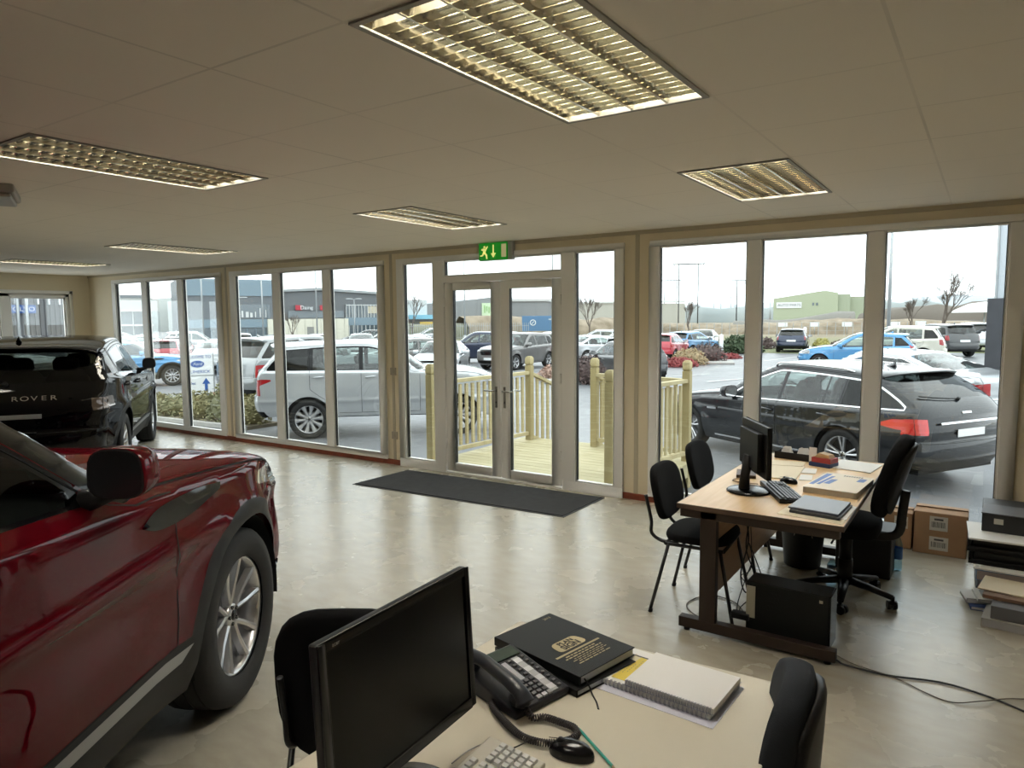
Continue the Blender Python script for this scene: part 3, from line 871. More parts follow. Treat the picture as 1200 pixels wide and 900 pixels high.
def hatch(p, detail, **o):
    q = dict(kind='hatch', wb=2.6, fo=.86, ro=.72, hw=.90, H=1.47, R=.32, rimr=.215, Ra=.365, sill=.22, zbt=.60, zgb=1.0, xgb=-.56, xgt=-.24, zgt=1.37, xr=-.2, zr=1.415, xm=1.05,
             xw1=1.38, zw1=1.44, xw0=2.22, zw0=1.0, xh=3.1, zh=.84, zn=.66, zfender=.82, belt=[(-.8, 1.0), (0, .965), (1.9, .90), (2.5, .88), (4, .76)], zmid=.95, sub=3, dx=.1, tumble=.4, ar=.16, af=.22, nose=.42, rnose=.26, ed=.085,
             windows=[dict(x=(1.0, 2.05), mat=CARGL), dict(x=(.15, .94), mat=CARGL), dict(x=(-.36, .09), mat=CARGLI)], mtop=.05, doors=[(.97, 2.1), (.08, .97)], handles=[1.12, .2], mirror=(1.85, .98),
             sidelamps=[('tail_lamp', [(-1.2, .78), (-.48, .80), (-.36, 1.02), (-.50, 1.03), (-1.2, 1.0)], REDL), ('headlamp', [(2.95, .66), (4, .62), (4, .78), (2.95, .80)], CLRL)],
             tl=(5.0, 5.95, .66), extra=base_extra('spoiler'), spokes=5, twin=.0, spw=.06, spf=1.2, paint=p)
    q.update(o); return make_car('car', spec(**q), detail)
def suv(p, detail, **o):
    q = dict(kind='suv', wb=2.68, fo=.86, ro=.88, hw=.93, H=1.66, R=.35, rimr=.235, Ra=.40, sill=.28, zbt=.68, zgb=1.12, xgb=-.72, xgt=-.46, zgt=1.54, xr=-.42, zr=1.60, xm=1.0,
             xw1=1.36, zw1=1.62, xw0=2.12, zw0=1.14, xh=3.1, zh=1.02, zn=.84, zfender=.98, belt=[(-.9, 1.12), (1.9, 1.04), (2.5, 1.02), (4, .92)], zmid=1.08, sub=3, dx=.1, tumble=.34, ar=.14, af=.2, nose=.38, rnose=.24, ed=.09,
             windows=[dict(x=(.98, 1.98), mat=CARGL), dict(x=(.05, .92), mat=CARGL), dict(x=(-.60, -.02), mat=CARGLI)], mtop=.05, doors=[(.95, 2.08), (.0, .95)], handles=[1.1, .15], mirror=(1.78, 1.12),
             sidelamps=[('tail_lamp', [(-1.2, .84), (-.58, .86), (-.56, 1.08), (-1.2, 1.08)], REDL), ('headlamp', [(2.95, .82), (4, .78), (4, .96), (2.95, .96)], CLRL)],
             tl=(4.9, 5.85, .66), extra=base_extra('spoiler'), spokes=5, twin=.0, spw=.06, spf=1.2, paint=p)
    q.update(o); return make_car('car', spec(**q), detail)
SKY, EXPO = 2.9, 0.18
# ------------------------------------------------------------ camera
F_, YAW, PIT, ROLL, CH = 824.6, -0.5947, 0.0926, -0.0086, 1.762
_fw = Vector((sin(YAW)*cos(PIT), cos(YAW)*cos(PIT), -sin(PIT))); _rt = Vector((cos(YAW), -sin(YAW), 0)); _up = _rt.cross(_fw)
_r2 = _rt*cos(ROLL)+_up*sin(ROLL); _u2 = -_rt*sin(ROLL)+_up*cos(ROLL)
cam = bpy.data.cameras.new('camera'); co = bpy.data.objects.new('camera', cam); COL.objects.link(co)
co.matrix_world = Matrix(((_r2.x, _u2.x, -_fw.x, 0), (_r2.y, _u2.y, -_fw.y, 0), (_r2.z, _u2.z, -_fw.z, CH), (0, 0, 0, 1)))
cam.sensor_width = 36; cam.lens = F_/1200*36; cam.clip_start = .05; cam.clip_end = 3000
SC.camera = co
def gz(x): return interp([(-9, GZ), (-4, GZ+.22)], x)      # the car park rises a little towards the right
def at(px, dist, z=None):
    """ground point that lies dist metres away in the direction of picture column px"""
    a = pi/2-YAW-math.atan((px-600)/F_); return (dist*cos(a), dist*sin(a), gz(dist*cos(a)) if z is None else z)
def dirdeg(px): return 90-math.degrees(YAW)-math.degrees(math.atan((px-600)/F_))

D, H, XL, XR, YB = 6.223, 2.573, -13.24, 1.9, -5.2
# ------------------------------------------------------------ materials of the room
WALL = mat('cream_wall_paint', (.80, .71, .53), .7, bump=.15, bscale=180)
UPVC = mat('white_upvc', (.90, .89, .86), .35)
SKIRT = mat('red_brown_skirting', (.22, .045, .018), .5, var=.2, vscale=12)
SEAL = mat('black_seal', (.01, .01, .01), .6)
PANE = glass('window_pane', (.93, .96, .945), refl=1., ior=1.5)
def ceiling_mat():
    m, nt, b = _nt('ceiling_tiles'); b.inputs['Roughness'].default_value = .9
    tc = nt.nodes.new('ShaderNodeTexCoord'); sp = nt.nodes.new('ShaderNodeSeparateXYZ'); nt.links.new(tc.outputs['Object'], sp.inputs[0])
    def line(o, off, pitch):
        a = nt.nodes.new('ShaderNodeMath'); a.operation = 'ADD'; a.inputs[1].default_value = off; nt.links.new(o, a.inputs[0])
        d = nt.nodes.new('ShaderNodeMath'); d.operation = 'DIVIDE'; d.inputs[1].default_value = pitch; nt.links.new(a.outputs[0], d.inputs[0])
        f = nt.nodes.new('ShaderNodeMath'); f.operation = 'FRACT'; nt.links.new(d.outputs[0], f.inputs[0])
        s = nt.nodes.new('ShaderNodeMath'); s.operation = 'SUBTRACT'; s.inputs[1].default_value = .5; nt.links.new(f.outputs[0], s.inputs[0])
        ab = nt.nodes.new('ShaderNodeMath'); ab.operation = 'ABSOLUTE'; nt.links.new(s.outputs[0], ab.inputs[0])
        g = nt.nodes.new('ShaderNodeMath'); g.operation = 'GREATER_THAN'; g.inputs[1].default_value = .5-.009; nt.links.new(ab.outputs[0], g.inputs[0])
        return g
    gx = line(sp.outputs[0], 100*.617+.265, .617); gy = line(sp.outputs[1], 100*.613-1.41, .613)
    mx = nt.nodes.new('ShaderNodeMath'); mx.operation = 'MAXIMUM'; nt.links.new(gx.outputs[0], mx.inputs[0]); nt.links.new(gy.outputs[0], mx.inputs[1])
    n = nt.nodes.new('ShaderNodeTexNoise'); n.inputs['Scale'].default_value = 1.3; nt.links.new(tc.outputs['Object'], n.inputs['Vector'])
    # faint lines: some joints show more than others
    r = nt.nodes.new('ShaderNodeMapRange'); r.inputs['From Min'].default_value = .35; r.inputs['From Max'].default_value = .7; r.inputs['To Min'].default_value = .1; r.inputs['To Max'].default_value = .5
    nt.links.new(n.outputs['Fac'], r.inputs['Value'])
    mu = nt.nodes.new('ShaderNodeMath'); mu.operation = 'MULTIPLY'; nt.links.new(mx.outputs[0], mu.inputs[0]); nt.links.new(r.outputs[0], mu.inputs[1])
    c = nt.nodes.new('ShaderNodeMix'); c.data_type = 'RGBA'; c.inputs['A'].default_value = (.86, .80, .70, 1); c.inputs['B'].default_value = (.50, .46, .40, 1)
    nt.links.new(mu.outputs[0], c.inputs['Factor']); nt.links.new(c.outputs['Result'], b.inputs['Base Color'])
    bp = nt.nodes.new('ShaderNodeBump'); bp.inputs['Strength'].default_value = .4; bp.inputs['Distance'].default_value = .003; bp.invert = True
    nt.links.new(mx.outputs[0], bp.inputs['Height']); nt.links.new(bp.outputs['Normal'], b.inputs['Normal'])
    return m
def floor_mat():
    m, nt, b = _nt('marbled_vinyl_floor')
    tc = nt.nodes.new('ShaderNodeTexCoord')
    mp = nt.nodes.new('ShaderNodeMapping'); mp.inputs['Rotation'].default_value = (0, 0, .6); mp.inputs['Scale'].default_value = (1, 2.2, 1)
    nt.links.new(tc.outputs['Object'], mp.inputs[0])
    n1 = nt.nodes.new('ShaderNodeTexNoise'); n1.inputs['Scale'].default_value = .9; n1.inputs['Detail'].default_value = 3
    n3 = nt.nodes.new('ShaderNodeTexNoise'); n3.inputs['Scale'].default_value = 6.; n3.inputs['Detail'].default_value = 3
    nt.links.new(tc.outputs['Object'], n1.inputs['Vector']); nt.links.new(mp.outputs[0], n3.inputs['Vector'])
    av = nt.nodes.new('ShaderNodeMath'); av.operation = 'MULTIPLY_ADD'; av.inputs[1].default_value = .5; hf = nt.nodes.new('ShaderNodeMath'); hf.operation = 'MULTIPLY'; hf.inputs[1].default_value = .5
    nt.links.new(n1.outputs['Fac'], hf.inputs[0]); nt.links.new(n3.outputs['Fac'], av.inputs[0]); nt.links.new(hf.outputs[0], av.inputs[2])
    fm = nt.nodes.new('ShaderNodeMapRange'); fm.inputs['From Min'].default_value = .32; fm.inputs['From Max'].default_value = .68; nt.links.new(av.outputs[0], fm.inputs['Value'])
    cm = nt.nodes.new('ShaderNodeMix'); cm.data_type = 'RGBA'; cm.inputs['A'].default_value = (.345, .315, .245, 1); cm.inputs['B'].default_value = (.475, .445, .365, 1)
    nt.links.new(fm.outputs['Result'], cm.inputs['Factor']); nt.links.new(cm.outputs['Result'], b.inputs['Base Color'])
    n2 = nt.nodes.new('ShaderNodeTexNoise'); n2.inputs['Scale'].default_value = 3.; n2.inputs['Detail'].default_value = 5
    nt.links.new(tc.outputs['Object'], n2.inputs['Vector'])
    rr = nt.nodes.new('ShaderNodeMapRange'); rr.inputs['To Min'].default_value = .24; rr.inputs['To Max'].default_value = .30; nt.links.new(n2.outputs['Fac'], rr.inputs['Value'])
    nt.links.new(rr.outputs[0], b.inputs['Roughness']); b.inputs['Specular IOR Level'].default_value = .55
    bp = nt.nodes.new('ShaderNodeBump'); bp.inputs['Strength'].default_value = .0
    return m
# ------------------------------------------------------------ shell
T = .12
def S_(mb, name, m, bev=0.): o = mb.build(name, m, bev=bev); struct(o); return o
S_(MB().bx(XL-T, XR+T, YB-T, D+.10, -.08, 0), 'floor', floor_mat())
S_(MB().bx(XR, XR+T, YB, D, 0, H), 'wall_right', WALL)
S_(MB().bx(XL, XR, YB-T, YB, 0, H), 'wall_back', mat('dimmed_back_wall', (.30, .26, .21), .75))  # unseen back wall, coloured dark so the car bodies reflect a dimmer room
UN = {'A': (-12.42, -9.32), 'B': (-9.1, -6.05), 'D': (-5.83, -2.9), 'C': (-2.64, .2)}
ZT = 2.47
w = MB()
w.bx(XL, XR, D, D+.09, ZT, H)
xs = [XL-T, -12.42, -9.32, -9.1, -6.05, -5.83, -2.9, -2.64, .2, XR+T]
for i in range(0, 10, 2): w.bx(xs[i], xs[i+1], D, D+.09, 0, ZT)
for u in 'ABC': w.bx(UN[u][0], UN[u][1], D, D+.09, 0, .055)
S_(w, 'wall_front', WALL)
# left wall with its high window
w = MB(); wy0, wy1, wz0, wz1 = 3.3, 5.88, 1.0, 2.25
w.bx(XL-T, XL, YB, wy0, 0, H); w.bx(XL-T, XL, wy1, D, 0, H); w.bx(XL-T, XL, wy0, wy1, 0, wz0); w.bx(XL-T, XL, wy0, wy1, wz1, H)
S_(w, 'wall_left', WALL)
# skirtings
k = MB()
for a, b in ((XL, -5.83), (-2.9, XR)): k.bx(a, b, D-.016, D, 0, .062)
S_(k, 'baseboard_front', SKIRT, .003)
k = MB().bx(XL, XL+.016, YB, D-.02, 0, .062); S_(k, 'baseboard_left', SKIRT, .003)
k = MB().bx(XR-.016, XR, YB, D-.02, 0, .062); S_(k, 'baseboard_right', SKIRT, .003)
# cover strips that join the wall panels
k = MB()
for x in (-9.21, -5.94, -2.77): k.bx(x-.02, x+.02, D-.006, D, .062, H)
k.bx(XL, XR, D-.02, D, H-.035, H)
S_(k, 'trim_1', mat('cream_cover_strip', (.52, .46, .34), .6))
# windows of the front
def window_unit(name, x0, x1, z0, z1, muls, y=D, ax='x'):
    """outer frame, mullions and one pane per light; muls: x of the glass edges"""
    fr = MB(); yy0, yy1 = y-.025, y+.055
    fr.bx(x0, x1, yy0, yy1, z1-.055, z1); fr.bx(x0, x1, yy0, yy1, z0, z0+.06)
    edges = [x0]+muls+[x1]
    for i in range(0, len(edges), 2): fr.bx(edges[i], edges[i+1], yy0, yy1, z0+.06, z1-.055)
    f = fr.build(name, UPVC, bev=.006); struct(f)
    for i in range(0, len(muls), 2):
        a, b = muls[i], muls[i+1]; bd = MB(); zb, zt = z0+.06, z1-.055
        for q in ((a, a+.014, zb, zt), (b-.014, b, zb, zt), (a+.014, b-.014, zt-.014, zt), (a+.014, b-.014, zb, zb+.014)):
            bd.bx(q[0], q[1], yy0+.012, yy1-.02, q[2], q[3])
        o = bd.build('glazing_bead', SEAL if False else UPVC, f, bev=.003); o['kind'] = 'structure'
        sl = MB()
        for q in ((a+.014, a+.019, zb, zt), (b-.019, b-.014, zb, zt)): sl.bx(q[0], q[1], yy0+.02, yy1-.03, q[2]+.014, q[3]-.014)
        o = sl.build('seal', SEAL, f); o['kind'] = 'structure'
        p = MB().bx(a+.01, b-.01, y+.012, y+.016, zb+.01, zt-.01).build('window_pane', PANE, f); p['kind'] = 'structure'
    return f
window_unit('window_1', *UN['A'], .055, ZT, [-12.3, -11.48, -11.33, -10.45, -10.30, -9.45])
window_unit('window_2', *UN['B'], .055, ZT, [-8.98, -8.14, -7.99, -7.13, -6.99, -6.16])
window_unit('window_3', *UN['C'], .055, ZT, [-2.55, -1.74, -1.63, -.81, -.70, .10])
# door unit: side lights, fanlight and the pair of leaves
fr = MB(); y0, y1 = D-.03, D+.055; a, b = UN['D']
fr.bx(a, b, y0, y1, ZT-.055, ZT); fr.bx(a, -5.12, y0, y1, .0, .10); fr.bx(-3.57, b, y0, y1, .0, .10)
for q in ((a, -5.73), (-5.27, -5.11), (-3.58, -3.43), (-2.99, b)): fr.bx(q[0], q[1], y0, y1, .10, ZT-.055)
fr.bx(-5.11, -3.58, y0, y1, 2.17, 2.24); fr.bx(-5.11, -3.58, y0, y1+.05, 0, .018)
dfr = fr.build('window_4', UPVC, bev=.006); struct(dfr)
for q in ((-5.73, -5.27, .10, ZT-.055), (-3.43, -2.99, .10, ZT-.055), (-5.11, -3.58, 2.24, ZT-.055)):
    bd = MB()
    for r in ((q[0], q[0]+.014, q[2], q[3]), (q[1]-.014, q[1], q[2], q[3]), (q[0]+.014, q[1]-.014, q[3]-.014, q[3]), (q[0]+.014, q[1]-.014, q[2], q[2]+.014)): bd.bx(r[0], r[1], y0+.012, y1-.02, r[2], r[3])
    o = bd.build('glazing_bead', UPVC, dfr, bev=.003); o['kind'] = 'structure'
    sl = MB(); sl.bx(q[0]+.014, q[0]+.019, y0+.02, y1-.03, q[2]+.014, q[3]-.014); sl.bx(q[1]-.019, q[1]-.014, y0+.02, y1-.03, q[2]+.014, q[3]-.014)
    o = sl.build('seal', SEAL, dfr); o['kind'] = 'structure'
    o = MB().bx(q[0]+.01, q[1]-.01, D+.012, D+.016, q[2]+.01, q[3]-.01).build('window_pane', PANE, dfr); o['kind'] = 'structure'
METAL = mat('brushed_steel', (.55, .55, .54), .25, metal=1.)
for i, (xa, xb, hx) in enumerate(((-5.105, -4.35, -4.40), (-4.34, -3.585, -4.29))):
    lf = MB(); s = .115
    lf.bx(xa, xa+s, D-.02, D+.04, .03, 2.165); lf.bx(xb-s, xb, D-.02, D+.04, .03, 2.165)
    lf.bx(xa+s, xb-s, D-.02, D+.04, 2.08, 2.165); lf.bx(xa+s, xb-s, D-.02, D+.04, .03, .125)
    L = lf.build('door_%d' % (i+1), UPVC, bev=.006); struct(L)
    o = MB().bx(xa+s-.01, xb-s+.01, D+.008, D+.012, .12, 2.09).build('window_pane', PANE, L); o['kind'] = 'structure'
    sl = MB()
    for q in ((xa+s, xa+s+.005), (xb-s-.005, xb-s)): sl.bx(q[0], q[1], D-.012, D+.03, .125, 2.08)
    o = sl.build('seal', SEAL, L); o['kind'] = 'structure'
    h = MB(); sg = -1 if i == 0 else 1
    h.bx(hx-.014, hx+.014, D-.028, D-.02, .80, 1.03, 0); h.tube([(hx, D-.028, .985), (hx, D-.07, .985), (hx+sg*.03, D-.075, .985), (hx+sg*.13, D-.075, .985)], .009, 8)
    h.tube([(hx, D+.04, .985), (hx, D+.08, .985), (hx+sg*.03, D+.085, .985), (hx+sg*.13, D+.085, .985)], .009, 8)
    h.cyl((hx, D-.03, .86), (hx, D-.034, .86), .009, n=10, mi=1)
    o = h.build('door_handle', [UPVC if False else METAL, SEAL], L); o['kind'] = 'structure'
    for z in (.3, 1.1, 1.9):
        o = MB().cyl(((xa+.004) if i == 0 else (xb-.004), D-.03, z), ((xa+.004) if i == 0 else (xb-.004), D-.03, z+.1), .012, n=8).build('hinge', UPVC, L); o['kind'] = 'structure'
# left wall window, seen over the black car
fr = MB(); x0, x1 = XL-.06, XL+.02
for q in ((wy0, wy1, wz1-.06, wz1), (wy0, wy1, wz0, wz0+.06), (wy0, wy0+.06, wz0, wz1), (wy1-.06, wy1, wz0, wz1), (4.84, 4.98, wz0, wz1), (3.95, 4.05, wz0, wz1)): fr.bx(x0, x1, q[0], q[1], q[2], q[3])
f = fr.build('window_5', UPVC, bev=.006); struct(f)
for q in ((3.36, 3.95), (4.05, 4.84), (4.98, 5.82)):
    bd = MB()
    for r in ((q[0], q[0]+.025, wz0+.06, wz1-.06), (q[1]-.025, q[1], wz0+.06, wz1-.06), (q[0], q[1], wz0+.06, wz0+.085), (q[0], q[1], wz1-.085, wz1-.06)): bd.bx(XL-.04, XL-.005, r[0], r[1], r[2], r[3])
    o = bd.build('glazing_bead', UPVC, f, bev=.004); o['kind'] = 'structure'
    o = MB().bx(XL-.025, XL-.021, q[0]+.01, q[1]-.01, wz0+.07, wz1-.07).build('window_pane', PANE, f); o['kind'] = 'structure'
k = MB(); k.bx(XL, XL+.02, wy1, wy1+.06, wz0-.05, wz1+.05); k.bx(XL, XL+.02, wy0-.06, wy1+.06, wz1, wz1+.05); k.bx(XL, XL+.05, wy0-.06, wy1+.06, wz0-.05, wz0)
S_(k, 'trim_2', UPVC, .004)

# ------------------------------------------------------------ ceiling lights
GOLD = mat('louvre_metal', (.86, .82, .70), .13, metal=1.)
TUBE = mat('fluorescent_tube', (1, 1, 1), .5, emit=(1, .965, .91), estr=50.)
LBODY = mat('light_body_white', (.30, .285, .24), .5)
def ceiling_light():
    W, L = .572, 1.185; t = empty('ceiling_light')
    b = MB(); d = .085
    b.bx(-W/2-.012, W/2+.012, -L/2-.012, L/2+.012, H+d, H+d+.01)
    for s in (-1, 1):
        b.bx(s*(W/2+.006)-.006, s*(W/2+.006)+.006, -L/2-.012, L/2+.012, H-.004, H+d); b.bx(-W/2, W/2, s*(L/2+.006)-.006, s*(L/2+.006)+.006, H-.004, H+d)
    b.build('housing', LBODY, t)
    fr = MB()
    for s in (-1, 1):
        fr.bx(s*(W/2+.004)-.010, s*(W/2+.004)+.010, -L/2-.014, L/2+.014, H-.007, H-.001); fr.bx(-W/2, W/2, s*(L/2+.004)-.010, s*(L/2+.004)+.010, H-.007, H-.001)
    fr.build('frame', LBODY, t)
    # louvre: five lengthwise parabolic ribs (V shaped) and the cross blades
    lo = MB(); n = 4; pw = W/n
    for i in range(n+1):
        x = -W/2+i*pw
        top, bo = .022, .004
        for s in (-1, 1):
            if (i == 0 and s < 0) or (i == n and s > 0): continue
            prof = [(bo, H-.003), (bo+(top-bo)*.15, H+.010), (bo+(top-bo)*.5, H+.022), (top, H+.032)]
            lo.grid(lambda u, v, x=x, s=s, prof=prof: Vector((x+s*prof[int(v)][0], u, prof[int(v)][1])), [-L/2, L/2], range(4))
        lo.bx(x-.004, x+.004, -L/2, L/2, H-.0035, H-.003)
    m = 22
    for j in range(1, m):
        y = -L/2+j*L/m
        for s in (-1, 1):
            lo.grid(lambda u, v, y=y, s=s: Vector((u, y+s*(.0012+.006*(v/3)**1.6), H-.001+.026*v/3)), [-W/2, W/2], range(4))
    lo.build('louvre', GOLD, t, fix=False)
    for i in range(n):
        x = -W/2+(i+.5)*pw
        MB().cyl((x, -L/2+.02, H+.052), (x, L/2-.02, H+.052), .013, n=10).build('fluorescent_tube', TUBE, t)
    return t
cl0 = ceiling_light()
CLS = [(-1.19, 2.025), (-1.19, 4.48), (-3.74, 2.02), (-3.77, 4.47), (-7.6, 4.50), (-10.6, 4.55), (-1.19, -.55), (-7.6, 1.4), (-10.6, 1.4)]  # the last three lie out of view, added to light the room
CLL = ['largest louvred ceiling light, above the near desk', 'louvred ceiling light above the far wooden desk', 'bright louvred ceiling light above the dark red car', 'bright louvred ceiling light in front of the exit sign',
       'dim louvred ceiling light over the black car', 'dim louvred ceiling light near the wall with the high window']
for i, (x, y) in enumerate(CLS):
    o = cl0 if i == 0 else copy_tree(cl0)
    o.location = (x, y, 0)
    tag(o, CLL[i] if i < 6 else 'louvred ceiling light behind the viewer', 'light', 'louvred ceiling lights' if i < 6 else 'louvred ceiling lights behind the viewer')
# the ceiling, open where the lights are let in
hx, hy = .286+.012, .5925+.012
cxs = sorted({XL-T, XR+T} | {x+q for x, y in CLS for q in (-hx, hx)}); cys = sorted({YB-T, D+.10} | {y+q for x, y in CLS for q in (-hy, hy)})
cb = MB()
for a_, b_ in zip(cxs, cxs[1:]):
    for c_, d_ in zip(cys, cys[1:]):
        mx_, my_ = (a_+b_)/2, (c_+d_)/2
        if not any(abs(mx_-x) < hx and abs(my_-y) < hy for x, y in CLS): cb.add([(a_, c_, H), (b_, c_, H), (b_, d_, H), (a_, d_, H)], [(0, 3, 2, 1)])
cb.bx(XL-T, XR+T, YB-T, D+.10, H+.11, H+.2)
S_(cb, 'ceiling', ceiling_mat())
# small bulkhead fitting on the ceiling
t = empty('bulkhead_light', (-4.95, 1.87, 0), RAD(-25), 'grey ceiling bulkhead fitting above the dark red car roof', 'light')
MB().bx(-.30, .17, -.07, .07, H-.05, H).build('housing', mat('bulkhead_grey', (.34, .32, .29), .5), t, bev=.012)
MB().bx(-.28, .15, -.05, .05, H-.075, H-.05).build('diffuser', mat('bulkhead_diffuser', (.30, .28, .24), .35), t, bev=.01)

# exit sign
t = empty('exit_sign', (-4.365, D-.06, 2.475), 0, 'green illuminated exit sign with running man and down arrow over the doors', 'sign')
MB().bx(-.215, .215, -.005, .055, -.095, .095).build('housing', mat('exit_housing', (.42, .42, .40), .4), t, bev=.006)
GR = mat('exit_green', (.01, .25, .03), .4, emit=(.01, .42, .02), estr=.25)
YL = mat('exit_pictogram', (.9, .9, .4), .4, emit=(.95, .85, .25), estr=.6)
MB().bx(-.21, .16, -.012, -.005, -.09, .09).build('face', GR, t)
a = MB(); P = lambda pts, y=-.0145: a.add([(x, y, z) for x, z in pts]+[(x, y+.003, z) for x, z in pts], [tuple(range(len(pts))), tuple(range(len(pts), 2*len(pts)))[::-1]]+[(i, (i+1) % len(pts), len(pts)+(i+1) % len(pts), len(pts)+i) for i in range(len(pts))])
P([(-.028, .068), (-.012, .068), (-.012, -.02), (.012, -.02), (-.02, -.068), (-.052, -.02), (-.028, -.02)])
a.build('down_arrow', YL, t)
a = MB()
P([(-.150, .05), (-.135, .062), (-.12, .05), (-.135, .036)])                                      # head
P([(-.175, .03), (-.150, .035), (-.125, .03), (-.098, .058), (-.088, .052), (-.115, .012), (-.125, -.01), (-.15, -.012), (-.155, .012), (-.178, .016)])
P([(-.15, -.008), (-.125, -.008), (-.10, -.035), (-.098, -.075), (-.112, -.078), (-.118, -.042), (-.14, -.022)])
P([(-.155, -.008), (-.138, -.014), (-.155, -.045), (-.19, -.048), (-.19, -.036), (-.165, -.032)])
a.build('running_man', YL, t)
a = MB(); P([(.085, -.065), (.145, -.065), (.145, .07), (.085, .07)]); a.build('doorway_pictogram', mat('exit_doorway', (.5, .5, .3), .4, emit=(.6, .5, .25), estr=.35), t)

# socket and switch on the pillar left of the doors
for z, lb in ((1.14, 'small pale switch plate high on the pillar left of the doors'), (.36, 'small pale socket plate low on the pillar left of the doors')):
    t = empty('switch_plate' if z > 1 else 'socket_plate', (-5.93, D-.012, z), 0, lb, 'switch' if z > 1 else 'socket')
    MB().bx(-.045, .045, -.006, .008, -.045, .045).build('plate', mat('switch_plate', (.42, .36, .28), .4), t, bev=.003)
    MB().bx(-.012, .012, -.012, -.005, -.018, .018).build('rocker' if z > 1 else 'socket_face', mat('switch_plate', (.42, .36, .28), .4), t, bev=.002)
# door mat
mt = mat('charcoal_rib_mat', (.022, .022, .022), .95, bump=1., bscale=220, var=.25, vscale=14)
t = empty('door_mat', (-4.32, 5.66, 0), 0, 'long charcoal entrance mat on the floor in front of the doors', 'mat')
M4 = [(-5.60+4.32, 5.20-5.66), (-3.05+4.32, 5.31-5.66), (-3.05+4.32, 6.12-5.66), (-5.58+4.32, 6.05-5.66)]
def ins(p, d): return [(x-math.copysign(d, x), y-math.copysign(d, y)) for x, y in p]
b = MB(); b.prism(M4, .0005, .005); b.build('rubber_edge', mat('mat_rubber', (.03, .03, .03), .6), t)
b = MB(); b.prism(ins(M4, .02), .005, .011); b.build('pile', mt, t)
# ------------------------------------------------------------ furniture
FAB = mat('black_chair_fabric', (.006, .006, .0065), .95, bump=.5, bscale=400, spec=.15)
FABG = mat('charcoal_chair_fabric', (.022, .025, .030), .85, bump=.5, bscale=400, spec=.2)
TUBEM = mat('black_steel_tube', (.02, .02, .021), .35, metal=.3)
BLKPL = mat('black_plastic', (.009, .009, .010), .42, spec=.3)
BLKPL2 = mat('black_gloss_plastic', (.007, .007, .008), .22, spec=.35)
SCREEN = mat('dark_screen', (.004, .004, .004), .25, spec=.2)
def wood(name, c1, c2, rough=.38, sc=(1, 14, 14)):
    m, nt, b = _nt(name); tc = nt.nodes.new('ShaderNodeTexCoord'); mp = nt.nodes.new('ShaderNodeMapping'); mp.inputs['Scale'].default_value = sc
    n = nt.nodes.new('ShaderNodeTexNoise'); n.inputs['Scale'].default_value = 2.5; n.inputs['Detail'].default_value = 5; n.inputs['Distortion'].default_value = .6
    r = nt.nodes.new('ShaderNodeValToRGB'); r.color_ramp.elements[0].color = (*c1, 1); r.color_ramp.elements[1].color = (*c2, 1)
    r.color_ramp.elements[0].position = .3; r.color_ramp.elements[1].position = .7
    nt.links.new(tc.outputs['Object'], mp.inputs[0]); nt.links.new(mp.outputs[0], n.inputs['Vector']); nt.links.new(n.outputs['Fac'], r.inputs[0]); nt.links.new(r.outputs[0], b.inputs['Base Color'])
    b.inputs['Roughness'].default_value = rough; return m
BEECH = wood('beech_worktop', (.60, .40, .19), (.68, .48, .26), sc=(14, 1, 14))
BEECHP = wood('beech_panel', (.34, .20, .10), (.40, .25, .13), sc=(14, 1, 14))
BROWN = mat('dark_brown_metal', (.032, .021, .015), .45, spec=.3)
BROWNE = mat('brown_edge_band', (.085, .052, .034), .45)
CREAMT = mat('cream_laminate', (.58, .535, .425), .42, var=.03, vscale=3)
WHP = mat('white_paper', (.78, .77, .74), .7)
CRP = mat('cream_paper', (.72, .64, .48), .7)

def pad(mb, w, h, t, M, mi=0, p=3.2, bow=0.):
    """cushion: superelliptic outline in local y (w) and z (h), thickness t along x"""
    o = len(mb.v); n = 28; rings = [(-.5, .90), (-.42, .975), (-.15, 1.0), (.15, 1.0), (.42, .975), (.5, .90)]
    S_ = lambda q: math.copysign(abs(q)**(2/p), q)
    vs = []
    for tx, sc in rings:
        for j in range(n):
            a = 2*pi*j/n; y = S_(cos(a))*w/2*sc; z = S_(sin(a))*h/2*sc
            vs.append(M @ Vector((tx*t+bow*(y/(w/2))**2, y, z)))
    fs = []
    for i in range(5):
        for j in range(n): fs.append((i*n+j, i*n+(j+1) % n, (i+1)*n+(j+1) % n, (i+1)*n+j))
    # domed ends
    for e, tx in ((0, -.56), (5, .56)):
        k1 = len(vs)
        for j in range(n):
            a = 2*pi*j/n; y = S_(cos(a))*w/2*.5; z = S_(sin(a))*h/2*.5; vs.append(M @ Vector((tx*t+bow*(y/(w/2))**2, y, z)))
        vs.append(M @ Vector((tx*1.03*t, 0, 0)))
        for j in range(n):
            fs.append((e*n+j, e*n+(j+1) % n, k1+(j+1) % n, k1+j)); fs.append((k1+j, k1+(j+1) % n, k1+n))
    mb.add(vs, fs, mi, True)
    return mb
